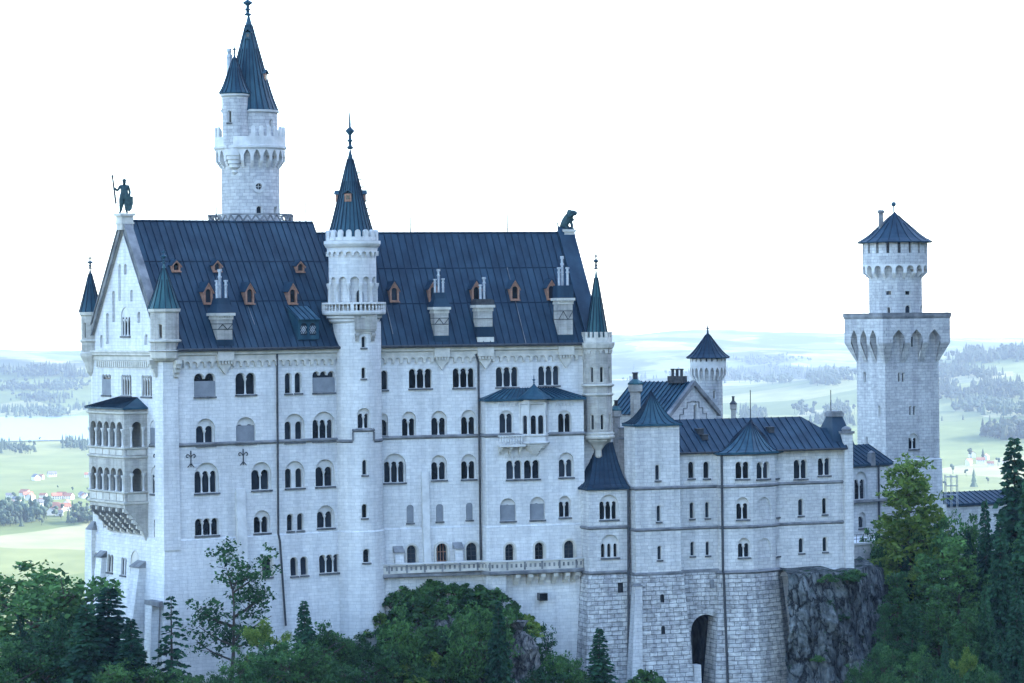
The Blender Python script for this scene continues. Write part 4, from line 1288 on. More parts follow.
for i in range(n_): tw.ubox(mb, TU * (i + 0.2) / n_, TU * (i + 0.62) / n_, tz + 0.3, tz + 0.74, 0.0, 0.012)
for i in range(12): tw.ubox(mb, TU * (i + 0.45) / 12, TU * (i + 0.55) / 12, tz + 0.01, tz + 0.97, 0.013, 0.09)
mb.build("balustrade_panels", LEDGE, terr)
mb = MB(); tw.sweep(mb, 0, TU, [(-0.33, tz + 0.983), (0.12, tz + 0.983), (0.14, tz + 1.15), (-0.33, tz + 1.17)]); mb.build("coping", TRIM, terr)
mb = MB(); tw.sweep(mb, 0, TU, [(0.0, tz - 0.55), (0.22, tz - 0.45), (0.22, tz - 0.2), (0.1, tz - 0.02), (0.0, tz)]); mb.build("floor_edge", LEDGE, terr)
for px in (518, 531, 543.5, 556, 568, 578):
    uu = tw.hit(px, 577)[0]; mb = MB()
    for i in range(3): tw.ubox(mb, uu - 0.28, uu + 0.28, tz - 0.95 - 0.42 * i, tz - 0.552 - 0.42 * i, -1.5, 0.05 - 0.4 * i)
    mb.build("corbel", SANDT, terr)
mb = MB(); tw.sheet(mb, [(0, -42), (tw.u[2] + 2.0, -42), (tw.u[2] + 2.0, tz - 0.5), (0, tz - 0.5)], (), -0.35)
mb.build("supporting_wall", ASH2, terr)
uq = ris.hit(540, 596, 1); mb = MB(); ris.ubox(mb, uq[0] - 0.5, uq[0] + 0.5, uq[1] - 0.45, uq[1] + 0.45, 0.2, 1.2)
mb.build("opening", GLASS, terr)
# ================================================================ STAIR TOWER at the bend of the palace
sc_ = K + (-(p1 + p2).normalized()) * 0.0
SR_ = 24.2 * K.y / F
stair = thing("stair_tower", "slender round stair tower with a tall dark cone rising between the two palace roofs", "tower", (sc_.x, sc_.y, -46))
sc = (sc_.x, sc_.y); sY = sc_.y
def sz(py, px=356): return zat(px, py, sY - SR_)
z_bal = sz(313); z_corn = sz(243, 354); z_cren = sz(229.5, 353)
sw = Wall(circle(sc, SR_, 48, 0.0), True, [(-24.6, 0.0), (-24.75, 0.14), (-46, 0.5)])
for a, b, t_, l in ((361, 366, 367, 378.5), (361.8, 367.8, 459.5, 475), (361.4, 367.6, 503.6, 518), (362.4, 369.6, 548.5, 562.5), (361, 366.4, 336, 347.6)): slit(sw, stair, a, b, t_, l)
winpx(sw, stair, 357, 370.6, 408, 428.4, 2, 'blind')
mb = MB(); sw.sheet(mb, [(0, BASE), (sw.U, BASE), (sw.U, z_bal - 1), (0, z_bal - 1)], sw.holes); mb.build("wall", ASH, stair)
# string course stepping up over the double window
mb = MB(); cf = [(0.0, -0.3), (0.2, -0.12), (0.2, 0.0), (0.0, 0.12)]
ul = sw.hit(352.5, 434)[0]; ur = sw.hit(374, 434)[0]; z_lo = sw.hit(345, 440.5)[1]; z_hi = sw.hit(363, 429.6)[1]
ustart = sw.hit(339, 440)[0] - 1.5; uend = sw.hit(379.5, 440)[0] + 1.0
sw.sweep(mb, ustart, ul, [(a, b + z_lo) for a, b in cf]); sw.sweep(mb, ur, uend, [(a, b + z_lo) for a, b in cf]); sw.sweep(mb, ul, ur, [(a, b + z_hi) for a, b in cf])
sw.ubox(mb, ul - 0.02, ul + 0.16, z_lo, z_hi - 0.3, 0.0, 0.2); sw.ubox(mb, ur - 0.16, ur + 0.02, z_lo, z_hi - 0.3, 0.0, 0.2)
mb.build("string_course", LEDGE, stair)
# balcony
m_ = sY / F
ro = 32 * m_
c3 = (sc[0] - 0.3, sc[1])
mb = MB(); mb.lathe((c3[0], c3[1], 0), [(SR_ * 0.97, sz(323)), (SR_ * 1.06, sz(321)), (SR_ * 1.06, sz(319)), (SR_ * 1.16, sz(317.8)), (SR_ * 1.16, sz(315.8)), (ro * 0.98, sz(314.4)), (ro, sz(312.6)), (ro, sz(310.6)), (SR_ * 0.9, sz(310.6))], 48)
mb.build("balcony", TRIM, stair)
bt = sz(302.2); bb = sz(310.5)
mb = MB(); mb.lathe((c3[0], c3[1], 0), [(ro - 0.32, bt - 0.22), (ro + 0.02, bt - 0.22), (ro + 0.02, bt), (ro - 0.32, bt), (ro - 0.32, bt - 0.22)], 48)
n_ = 44
for i in range(n_):
    a = 2 * PI * i / n_; q = Vector((c3[0] + math.cos(a) * (ro - 0.15), c3[1] + math.sin(a) * (ro - 0.15), bb))
    if i % 11 == 0: mb.box(q, 0.4, 0.3, bt - bb - 0.2, Vector((-math.sin(a), math.cos(a), 0)))
    else: mb.lathe(q, [(0.12, 0), (0.07, 0.12), (0.13, 0.35), (0.06, 0.62), (0.12, bt - bb - 0.21)], 6)
mb.build("balustrade", TRIM, stair)
# upper drum with blind arcade
c4 = (sc[0] - 0.42, sc[1]); r4 = 23.8 * m_
u4 = Wall(circle(c4, r4, 48), True)
za0 = bb; za1 = sz(276.5); nb = 12; w_ = u4.U / nb
for k in range(nb):
    a = (k + 0.28) * w_; niche(u4, stair, arch(a - w_ * 0.36, a + w_ * 0.36, za0, za1, 10), 0.42, ASH, "blind_arch") if True else None
mb = MB(); u4.sheet(mb, [(0, za0 - 0.5), (u4.U, za0 - 0.5), (u4.U, z_corn), (0, z_corn)], u4.holes); mb.build("upper_wall", ASH, stair)
for k in range(nb):
    uu = ((k + 0.78) * w_) % u4.U
    column(u4, stair, uu, za0, sz(283), 0.03, 0.15, TRIM)
ud = u4.hit(360.5, 297)[0]; mb = MB(); inn = Wall(circle(c4, r4 - 0.2, 48), True); uu = ud * (r4 - 0.2) / r4
inn.solid(mb, arch(uu - 0.42, uu + 0.42, za0, sz(290), 8), -0.02, 0.03); mb.build("balcony_door", GLASS, stair)
mb = MB(); frieze(u4, mb, 0, u4.U, sz(251), sz(255.6), 0.85, 0.3); mb.build("corbel_table", TRIM, stair)
rc = 28.4 * m_
ringmould(stair, c4, [(r4 * 0.98, sz(252)), (r4 + 0.14, sz(251)), (r4 + 0.2, sz(247.5)), (rc * 0.95, sz(246)), (rc, sz(243.5)), (rc, sz(240.4)), (rc - 0.5, sz(240.2)), (r4 * 0.8, sz(240.2))], 48)
merlons(stair, c4, 26.3 * m_, sz(240.1), sz(229.4), 18, 0.62, 0.4)
mb = MB(); mb.lathe((c4[0], c4[1], 0), [(25.6 * m_, sz(240)), (25.6 * m_, sz(236.5)), (24.6 * m_, sz(236.5))], 36); mb.build("parapet", TRIM, stair)
c5 = (c4[0] - 0.1, c4[1]); rcone = 22.0 * m_
ztip = sz(146.5, 352)
sr = cone_roof(stair, c5, sz(237), ztip, rcone, 24, 0.05, COPPERD, 28, 0.1)
finial(sr, (c5[0], c5[1], ztip - 0.15), ztip * 0 + (sz(111, 352) - ztip) + 0.2, 0.42)
def spire_dormer(par, c, rfrac_r, ang, z, s=0.8, mat=WOOD):
    dv = Vector((math.cos(ang), math.sin(ang), 0)); tv = Vector((-dv.y, dv.x, 0)); q = Vector((c[0], c[1], z)) + dv * (rfrac_r)
    mb = MB(); mb.box(q - dv * 0.25, s, 0.9, s * 1.15, tv)
    a = mb.build("spire_dormer", mat, par)
    mb = MB()
    b0 = q + Vector((0, 0, s * 1.1)) - dv * 0.3
    for sg in (-1, 1):
        mb.box8([b0 + tv * sg * s * 0.72 - dv * .5, b0 + tv * sg * s * 0.72 + dv * .65, b0 + dv * .65 + up * s * .55, b0 - dv * .5 + up * s * .55,
                 b0 + tv * sg * s * 0.72 - dv * .5 + up * .08, b0 + tv * sg * s * 0.72 + dv * .65 + up * .08, b0 + dv * .65 + up * (s * .55 + .09), b0 - dv * .5 + up * (s * .55 + .09)])
    mb.build("dormer_roof", COPPERD, a)
    mb = MB(); mb.box(q + dv * 0.2 + Vector((0, 0, s * 0.3)), s * 0.5, 0.06, s * 0.6, tv); mb.build("pane", GLASS, a)
zd = sz(201, 348); fr = 1 - (zd - sz(237)) / (ztip - sz(237)); rd = rcone * fr
for an in (-98, 10, 172): spire_dormer(sr, c5, rd, R(an), zd)
for k in range(7):   # climbing hooks up the right edge
    zz = sz(172 + 7.2 * k); fr = 1 - (zz - sz(237)) / (ztip - sz(237)); an = R(-8); dv = Vector((math.cos(an), math.sin(an), 0))
    mb = MB(); mb.tube(Vector((c5[0], c5[1], zz)) + dv * rcone * fr, Vector((c5[0], c5[1], zz + 0.12)) + dv * (rcone * fr + 0.45), 0.07, n=5); mb.build("roof_hook", IRON, sr)
# bracket bay under the balcony
ua_, zt_ = sw.hit(355, 312); ub_, _ = sw.hit(373, 312); zb_ = sz(332)
mb = MB(); sw.ubox(mb, ua_, ub_, sz(329.5), sz(310.8), -0.5, 0.62)
for i in range(4): sw.ubox(mb, ua_ + 0.02 * i, ub_ - 0.02 * i, sz(331.4 + i * 2.0) , sz(329.52 + i * 2.0), -0.5, 0.5 - 0.12 * i) if i < 2 else None
for s_ in (ua_ + 0.2, ub_ - 0.2):
    for i in range(3): sw.ubox(mb, s_ - 0.22, s_ + 0.22, sz(336 + 2.6 * i), sz(333.45 + 2.6 * i), -0.3, 0.45 - 0.14 * i)
mb.build("bracket_bay", SAND, stair)

# ================================================================ TALL ROUND TOWER behind the palace
tY = 367.0; m_ = tY / F
def tz_(py, px=251): return zat(px, py, tY)
tc = (xat(250.6, 190, tY), tY); tr = 29.0 * m_
tower = thing("tall_tower", "tallest round limestone tower behind the palace roof, with battlement and small side turret", "tower", (tc[0], tc[1], -30))
W = Wall(circle(tc, tr, 48), True)
slit(W, tower, 256, 262.5, 205.5, 215.5, sill=False); slit(W, tower, 274, 277.5, 206, 216, sill=False)
ru, rz = W.hit(258.8, 186.5); O = [(ru + 0.42 * math.cos(2 * PI * i / 16), rz + 0.42 * math.sin(2 * PI * i / 16)) for i in range(16)]
W.holes.append(O); mb = MB(); W.reveal(mb, O, 0.1, -0.4)
O2 = [(ru + 0.8 * math.cos(2 * PI * i / 20), rz + 0.8 * math.sin(2 * PI * i / 20)) for i in range(20)]
W.solid(mb, O2, 0.0, 0.1, 0, [O]); rw = mb.build("round_window", TRIM, tower)
mb = MB(); W.ubox(mb, ru - 0.5, ru + 0.5, rz - 0.5, rz + 0.5, -0.5, -0.4); mb.build("pane", GLASS, rw)
mb = MB(); W.ubox(mb, ru - .05, ru + .05, rz - .42, rz + .42, -.35, -.25); W.ubox(mb, ru - .42, ru + .42, rz - .05, rz + .05, -.36, -.24); mb.build("mullion", TRIM, rw)
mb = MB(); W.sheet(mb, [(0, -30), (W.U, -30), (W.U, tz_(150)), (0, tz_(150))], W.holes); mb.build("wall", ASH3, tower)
rp = 36.3 * m_
machico(tower, tc, tr, 34.8 * m_, tz_(149.5), tz_(168.5), 22)
ringmould(tower, tc, [(34.8 * m_, tz_(151)), (rp, tz_(149)), (rp, tz_(146.8)), (rp - 0.12, tz_(146.5)), (rp - 0.12, tz_(138)), (rp - 0.45, tz_(138)), (rp - .45, tz_(145)), (tr * 0.5, tz_(145))], 48)
merlons(tower, tc, rp - 0.12, tz_(138.1), tz_(127.6), 26, 0.5, 0.25, True, skip=((xat(235.2, 120, tY - 3.5), tY - 3.6), 2.0))
# main upper drum
tc2 = (xat(250.5, 125, tY), tY + 0.6); r2 = 26.4 * m_
W2 = Wall(circle(tc2, r2, 48), True)
slit(W2, tower, 269.6, 272.6, 119, 131, sill=False)
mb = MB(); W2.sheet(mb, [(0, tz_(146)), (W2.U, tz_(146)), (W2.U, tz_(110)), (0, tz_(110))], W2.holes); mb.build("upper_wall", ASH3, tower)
ringmould(tower, tc2, [(r2, tz_(113.6)), (r2 + 0.2, tz_(112.8)), (r2 + 0.25, tz_(110.8)), (r2 - 0.3, tz_(110.6))], 48)
tc3 = (xat(249.2, 100, tY), tY + 0.6)
tip = tz_(12, 247.5)
tcone = cone_roof(tower, tc3, tz_(111), tip, 26.0 * m_, 24, 0.08, COPPERD, 26, 0.06)
finial(tcone, (tc3[0] - 0.1, tc3[1], tip - 0.4), tz_(-14) - tip, 0.5)
spire_dormer(tcone, tc3, 26.0 * m_ * 0.64, R(-18), tz_(82), 0.9)
spire_dormer(tcone, tc3, 26.0 * m_ * 0.28, R(-92), tz_(39), 0.7, COPPERD)
# side turret
qc = (xat(235.2, 120, tY - 2.5), tY - 2.5); qr = 12.9 * m_
W3 = Wall(circle(qc, qr, 32), True)
slit(W3, tower, 227.5, 231.6, 110, 122.5)
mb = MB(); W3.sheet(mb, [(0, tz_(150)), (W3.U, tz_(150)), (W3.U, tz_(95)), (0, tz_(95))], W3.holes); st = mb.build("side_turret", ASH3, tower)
ringmould(st, qc, [(qr, tz_(99)), (qr + 0.2, tz_(97.5)), (qr + 0.22, tz_(94.6)), (qr - 0.3, tz_(94.4))], 32)
mb = MB(); mb.lathe((qc[0] + 0.0, tc[1] - 3.15, 0), [(0.15, tz_(176)), (0.45, tz_(173.5)), (0.3, tz_(171)), (0.75, tz_(168.5)), (0.75, tz_(165)), (.95, tz_(164.8)), (.95, tz_(161)), (1.1, tz_(160.8)), (1.1, tz_(157)), (1.25, tz_(156.8)), (1.25, tz_(150.5))], 24)
mb.build("turret_base", TRIM, st)
qcone = cone_roof(st, qc, tz_(94.6), tz_(55, 234.6), qr + 0.1, 18, 0.12, COPPERD, 18, 0.05)
finial(st, (qc[0], qc[1], tz_(55.6)), tz_(46) - tz_(55.6), 0.24)
fc = at(229.5, 74, tY + 1.0); mb = MB(); r = 0.36
mb.lathe((fc.x, fc.y, tz_(95)), [(r, 0), (r, tz_(57) - tz_(95)), (r * 1.15, tz_(56.5) - tz_(95)), (r * 1.15, tz_(53.5) - tz_(95)), (r * .6, tz_(53) - tz_(95)), (r * .9, tz_(50) - tz_(95)), (r * 0.9, tz_(47.5) - tz_(95))], 10)
mb.build("flue", ZINC, tower)
# octagonal gallery round the foot
og = 44.0 * m_; W4 = Wall(circle(tc, og, 8, R(22.5)), True)
zg0, zg1 = tz_(223.5), tz_(214.8)
mb = MB(); W4.sheet(mb, [(0, -8), (W4.U, -8), (W4.U, zg0), (0, zg0)], ()); mb.lathe((tc[0], tc[1], zg0 - 0.02), [(og, 0), (tr, 0.02)], 8, 0, R(22.5)); gal = mb.build("gallery", ASH2, tower)
mb = MB(); W4.sweep(mb, 0, W4.U, [(0.0, zg1 - 0.2), (0.12, zg1 - 0.2), (0.12, zg1), (-0.2, zg1), (-0.2, zg1 - 0.2), (0.0, zg1 - .2)]); W4.sweep(mb, 0, W4.U, [(0.0, zg0 - 0.1), (0.14, zg0 - 0.1), (0.14, zg0 + 0.2), (-0.2, zg0 + 0.2)])
n_ = 64
for i in range(n_):
    a = W4.U * i / n_; b = W4.U * (i + 1) / n_; 
    za, zb2 = (zg0 + .2, zg1 - .2) if i % 2 else (zg1 - .2, zg0 + .2)
    mb.tube(W4.P(a, za, -0.05), W4.P(b - 1e-3, zb2, -0.05), 0.13, n=5)
mb.build("balustrade", LEDGE, gal)

# ================================================================ CORNER TURRETS
def turret(name_label, c, r, n, a0, zb, zc, zt, ztip, mat_roof, corbel, rot_win=(), cren=False, fin=1.6, band=(), corb_z=None, mat=SAND, slitw=0.22, cross=True):
    root = thing("corner_turret", name_label, "turret", (c[0], c[1], zb))
    W = Wall(circle(c, r, n, a0), True)
    for (sg, z0, z1) in rot_win:
        u = (W.u[sg] + W.u[sg + 1]) / 2
        window(W, root, u - slitw, u + slitw, z0, z1, 1, 'single', trim=SANDT, r1=0.1, sill=False)
        if cren:
            pass
    mb = MB(); W.sheet(mb, [(0, zb), (W.U, zb), (W.U, zt), (0, zt)], W.holes); mb.build("wall", mat, root)
    for z_, hh, dd in band: 
        mb = MB(); W.sweep(mb, 0, W.U, [(0, z_ - hh), (dd, z_ - hh * .5), (dd, z_), (0, z_ + .06)]); mb.build("moulding", SANDT, root)
    mb = MB(); mb.lathe((c[0], c[1], 0), corbel, n, 0, a0); mb.build("corbel_base", SANDT, root)
    if not cren:
        mb = MB(); W.sweep(mb, 0, W.U, [(0, zt - .5), (0.18, zt - .35), (0.22, zt), (-.1, zt)]); mb.build("cornice", SANDT, root)
    rf = cone_roof(root, c, zt, ztip, r + (0.12 if not cren else -0.3), n, 0.04 if not cren else 0.0, mat_roof, n * 2 if n <= 8 else n, 0.06, a0)
    finial(rf, (c[0], c[1], ztip - 0.1), fin, 0.3, cross)
    return root, W
# back corner at far left
def tq_(px, py, Y): return zat(px, py, Y)
cb = B - e1 * 0.1 + p1 * 0.1; Yb = cb.y
cbx = xat(91.0, 340, Yb); cB = (cbx, Yb)
rB = 1.15
turret("dark coned corner turret peeping out behind the left slope of the palace gable", cB, rB, 12, 0.2, tq_(90, 356, Yb), 0, tq_(90, 312, Yb), tq_(94, 268, Yb), COPPERD,
       [(0.15, tq_(90, 376, Yb)), (0.5, tq_(90, 372, Yb)), (0.9, tq_(90, 362, Yb)), (1.3, tq_(90, 356, Yb)), (1.35, tq_(90, 353, Yb)), (1.15, tq_(90, 352, Yb))],
       [(7, tq_(90, 338, Yb), tq_(90, 322, Yb))], band=[(tq_(90, 340, Yb), .3, .2)])
# front corner, square-set octagon
ca = A + e1 * 0.6 + p1 * 0.5; Ya = ca.y
cA = (xat(164.6, 330, Ya), Ya); rA = 1.62
tA, WA = turret("octagonal corner turret with green copper spire at the near corner of the palace eaves", cA, rA, 8, th1 - R(22.5), tq_(165, 351, Ya), 0, tq_(165, 308.5, Ya), tq_(163.5, 262.5, Ya), COPPER,
       [(1.2, tq_(165, 361, Ya)), (1.62, tq_(165, 358, Ya)), (1.72, tq_(165, 351.8, Ya)), (1.95, tq_(165, 350.8, Ya)), (1.62, tq_(165, 350, Ya))],
       [(5, tq_(165, 338.6, Ya), tq_(165, 323.5, Ya))], band=[(tq_(165, 340, Ya), .35, .25)], slitw=0.27)
for du in (-1.55, 1.45):      # big stepped corbels beside it
    mb = MB(); uu = U1 + du; sg = 0 if du < 0 else 1
    for i in range(4): pal.ubox(mb, uu - 0.32, uu + 0.32, tq_(165, 377 - 4.3 * i, Ya), tq_(165, 372.9 - 4.3 * i, Ya) , -0.1, 0.45 + 0.24 * i)
    mb.build("corbel", SANDT, tA)
# right corner: taller octagonal turret
cC = C - e2 * 1.1 - p2 * 0.35; Yc = cC.y - 1.9
def zC(py, px=598): return zat(px, py, Yc)
rC = 14.6 * Yc / F
cC2 = (xat(597.6, 400, cC.y), cC.y)
wins = []
for sg in (5, 6, 4, 7):
    wins += [(sg, zC(382.5), zC(366.5)), (sg, zC(430.0), zC(414.2))]
tC, WC = turret("octagonal corner turret with copper spire and battlement at the right end of the palace", cC2, rC, 8, th2 - R(22.5), zC(436), 0, zC(345), zC(268, 595.6), COPPER,
       [(0.2, zC(459.5)), (0.45, zC(457)), (0.42, zC(451)), (0.9, zC(445.5)), (1.55, zC(441.5)), (1.62, zC(440)), (rC + 0.25, zC(438.6)), (rC + .3, zC(436.8)), (rC + .1, zC(434.6))],
       wins, True, 2.0, [(zC(384.6), .35, .28), (zC(394), .3, .2), (zC(433), .4, .22)], slitw=0.27)
ringmould(tC, cC2, [(rC, zC(349.5)), (rC + .25, zC(348)), (rC + .4, zC(344.2)), (rC + .42, zC(342.6)), (rC * 0.6, zC(342.4))], 8, SANDT, a0=th2 - R(22.5))
mb = MB(); frieze(WC, mb, 0, WC.U, zC(349.5), zC(353.5), 0.7, 0.12); mb.build("corbel_table", SANDT, tC)
W_ = Wall(circle(cC2, rC + .1, 8, th2 - R(22.5)), True); mb = MB()
W_.solid(mb, [(0, zC(342.4)), (W_.U, zC(342.4)), (W_.U, zC(337.5)), (0, zC(337.5))], -.3, 0)
for i in range(8):
    for f_ in (0.0, 0.4, 0.8):
        a = W_.u[i] + (W_.u[i + 1] - W_.u[i]) * f_; W_.ubox(mb, a + 0.003, a + (W_.u[i + 1] - W_.u[i]) * 0.2 - 0.003, zC(337.6), zC(332), -.3, 0)
mb.build("battlement", SANDT, tC)

# ================================================================ RIDGE FIGURES
def skin_figure(name, joints, bones, mat, parent=None, sub=2):
    me = bpy.data.meshes.new(name); me.from_pydata([j[0] for j in joints], bones, [])
    o = bpy.data.objects.new(name, me); COL.objects.link(o)
    sk = o.modifiers.new("skin", 'SKIN'); sk.use_smooth_shade = True
    ss = o.modifiers.new("sub", 'SUBSURF'); ss.levels = sub; ss.render_levels = sub
    for i, j in enumerate(joints):
        r = j[1]; v = me.skin_vertices[0].data[i]; v.radius = (r, r) if not isinstance(r, tuple) else r; v.use_root = (i == 0)
    dg = bpy.context.evaluated_depsgraph_get()
    m2 = bpy.data.meshes.new_from_object(o.evaluated_get(dg)); bpy.data.objects.remove(o)
    m2.materials.clear(); m2.materials.append(mat)
    o = bpy.data.objects.new(name, m2); COL.objects.link(o)
    if parent: o.parent = parent
    return o
HT = 3.95
kn = thing("knight_statue", "green bronze knight statue with lance and shield standing on the left gable peak", "statue", (apw.x, apw.y, zpw))
kn.rotation_euler = (0, 0, th1 * 0 + R(8)); s_ = HT
J = [((0, 0, .52 * s_), .13 * s_), ((0, 0, .62 * s_), .11 * s_), ((0, 0, .74 * s_), .135 * s_), ((0, 0, .82 * s_), .055 * s_), ((0, 0, .87 * s_), .04 * s_), ((0.01, -.01 * s_, .935 * s_), .062 * s_), ((0.01, -.005 * s_, .99 * s_), .04 * s_),
     ((-.07 * s_, 0, .46 * s_), .105 * s_), ((-.09 * s_, -.03 * s_, .26 * s_), .075 * s_), ((-.12 * s_, 0, .05 * s_), .035 * s_), ((-.15 * s_, -.09 * s_, .02 * s_), .03 * s_),
     ((.06 * s_, 0, .46 * s_), .105 * s_), ((.06 * s_, -.02 * s_, .26 * s_), .08 * s_), ((.06 * s_, 0.02, .05 * s_), .035 * s_), ((.08 * s_, -.08 * s_, .02 * s_), .03 * s_),
     ((-.12 * s_, 0, .8 * s_), .05 * s_), ((-.2 * s_, -.03 * s_, .67 * s_), .038 * s_), ((-.28 * s_, -.09 * s_, .73 * s_), .04 * s_), ((-.3 * s_, -.1 * s_, .76 * s_), .04 * s_),
     ((.12 * s_, 0, .8 * s_), .05 * s_), ((.16 * s_, 0.02, .64 * s_), .038 * s_), ((.15 * s_, -.05 * s_, .5 * s_), .03 * s_), ((.15 * s_, -.06 * s_, .47 * s_), .03 * s_)]
Bn = [(0, 1), (1, 2), (2, 3), (3, 4), (4, 5), (5, 6), (0, 7), (7, 8), (8, 9), (9, 10), (0, 11), (11, 12), (12, 13), (13, 14), (2, 15), (15, 16), (16, 17), (17, 18), (2, 19), (19, 20), (20, 21), (21, 22)]
skin_figure("body", J, Bn, BRONZE, kn)
WLOC[kn.name] = Vector((0, 0, 0))
def local_part(mb, name, mat, par, smooth=False):
    me_o = mb.build(name, mat, None, smooth, (0, 0, 0)); me_o.parent = par; return me_o
mb = MB(); mb.tube((-.25 * s_, -.1 * s_, 0.28 * s_), (-.34 * s_, -.1 * s_, 1.06 * s_), 0.12, 0.1, 6); mb.tube((-.34 * s_, -.1 * s_, 1.06 * s_), (-.355 * s_, -.1 * s_, 1.17 * s_), 0.2, 0.03, 6); local_part(mb, "lance", IRON, kn)
mb = MB(); sh = [(-.12, .5), (.12, .5), (.125, .3), (.08, .12), (0, .04), (-.08, .12), (-.125, .3)]
mb.prism([((x + .13) * s_, -.16 * s_ + abs(x) * .25 * s_, z * s_) for x, z in sh][::-1], (0, .03 * s_, 0)); local_part(mb, "shield", BRONZE, kn)
mb = MB(); mb.lathe((0.01, -.01 * s_, .95 * s_), [(.068 * s_, 0), (.066 * s_, .03 * s_), (.04 * s_, .065 * s_), (.01 * s_, .08 * s_)], 10); mb.box((0.01, -.075 * s_, .925 * s_), .02 * s_, .03 * s_, .03 * s_); local_part(mb, "helmet", BRONZE, kn)
# lion
li = thing("lion_statue", "green bronze seated lion on the peak of the right palace gable", "statue", (ape.x, ape.y, zpe))
li.rotation_euler = (0, 0, R(-10)); s_ = 2.25
J = [((-.3 * s_, 0, .25 * s_), .27 * s_), ((-.12 * s_, 0, .45 * s_), .27 * s_), ((.08 * s_, 0, .68 * s_), .28 * s_), ((.2 * s_, 0, .9 * s_), .23 * s_), ((.38 * s_, 0, .92 * s_), .17 * s_), ((.54 * s_, 0, .85 * s_), .1 * s_),
     ((.16 * s_, -.13 * s_, .5 * s_), .085 * s_), ((.22 * s_, -.14 * s_, .25 * s_), .06 * s_), ((.24 * s_, -.14 * s_, .04 * s_), .055 * s_), ((.34 * s_, -.14 * s_, .03 * s_), .05 * s_),
     ((.16 * s_, .13 * s_, .5 * s_), .085 * s_), ((.22 * s_, .14 * s_, .25 * s_), .06 * s_), ((.24 * s_, .14 * s_, .04 * s_), .055 * s_), ((.34 * s_, .14 * s_, .03 * s_), .05 * s_),
     ((-.2 * s_, -.17 * s_, .18 * s_), .13 * s_), ((-.02 * s_, -.2 * s_, .16 * s_), .09 * s_), ((-.12 * s_, -.2 * s_, .04 * s_), .05 * s_), ((.06 * s_, -.2 * s_, .03 * s_), .05 * s_),
     ((-.2 * s_, .17 * s_, .18 * s_), .13 * s_), ((-.02 * s_, .2 * s_, .16 * s_), .09 * s_), ((-.12 * s_, .2 * s_, .04 * s_), .05 * s_), ((.06 * s_, .2 * s_, .03 * s_), .05 * s_),
     ((-.48 * s_, 0, .08 * s_), .05 * s_), ((-.58 * s_, 0, .25 * s_), .035 * s_), ((-.55 * s_, 0, .42 * s_), .05 * s_)]
Bn = [(0, 1), (1, 2), (2, 3), (3, 4), (4, 5), (2, 6), (6, 7), (7, 8), (8, 9), (2, 10), (10, 11), (11, 12), (12, 13), (0, 14), (14, 15), (15, 16), (16, 17), (0, 18), (18, 19), (19, 20), (20, 21), (0, 22), (22, 23), (23, 24)]
skin_figure("body", J, Bn, BRONZE, li)
mb = MB()
for k in range(40):
    a = 2 * PI * k / 26; q = Vector((.2 * s_ + rng.uniform(-.12, .1) * s_, math.cos(a) * .2 * s_, .82 * s_ + math.sin(a) * .25 * s_)); mb.tube(q, q + Vector((-.14, math.cos(a) * .14, -.16)) * s_, .1 * s_, .02, 5)
for sg in (-1, 1): mb.tube((.32 * s_, sg * .09 * s_, 1.0 * s_), (.3 * s_, sg * .11 * s_, 1.1 * s_), .04 * s_, .01, 5)
local_part(mb, "mane", BRONZE, li)
# ================================================================ THE LOWER WINGS ON THE RIGHT
kt = R(20); ke = Vector((math.cos(kt), math.sin(kt))); kp = Vector((-math.sin(kt), math.cos(kt)))
kbat = [(-30.9, 0.0), (-31.0, 0.22), (-50, 1.5)]
KB0 = -52.0
def lower_base(W, root, z1, mat=RUST, holes=()):
    mb = MB(); W.sheet(mb, [(0, KB0), (W.U, KB0), (W.U, z1), (0, z1)], list(holes)); return mb.build("rusticated_base", mat, root)
def band(W, root, zs, u0=0.0, u1=None, zf=None, mat=LEDGE):
    mb = MB()
    for z_ in zs: W.sweep(mb, u0, W.U if u1 is None else u1, [(0, z_ - .3), (.2, z_ - .14), (.2, z_), (0, z_ + .12)], 0, zf)
    return mb.build("string_course", mat, root)

# ---- 1 low annex against the palace corner
n0 = plan_at(589, 530, 347.6); n1 = line_hit(n0, ke, 629, 530); nm = n0 + kp * 5.5
ann = thing("annex", "small stone annex with swept dark roof between the palace corner and square tower", "annex", (n0.x + 3, n0.y + 3, -50))
W = Wall([nm, n0, n1], False, kbat)
w_ = lambda *a, **k: winpx(W, ann, *a, **k)
w_(599.4, 618.4, 494.5, 519.6, 3, 'blind', only=1); w_(601, 619.2, 534.5, 557.6, 3, 'blind', only=1, lightfrac=0.6, cols=False, gap=0.35)
slit(W, ann, 579.6, 582.2, 546.5, 557, 0, sill=False)
az = W.hit(600, 488, 1)[1]; azb = W.hit(600, 572.5, 1)[1]
mb = MB(); W.sheet(mb, [(0, azb), (W.U, azb), (W.U, az), (0, az)], W.holes); mb.build("wall", ASH2, ann)
ho = W.hit(619.5, 585, 1); hole = [(ho[0] - .35, ho[1] - .9), (ho[0] + .35, ho[1] - .9), (ho[0] + .35, ho[1] + .3), (ho[0] - .35, ho[1] + .3)]
lb_ = lower_base(W, ann, azb, RUST, [hole]); mb = MB(); W.reveal(mb, hole, 0, -.6); W.sheet(mb, hole, (), -.6); mb.build("opening", IRON, lb_)
band(W, ann, [W.hit(605, 527, 1)[1], azb + .05])
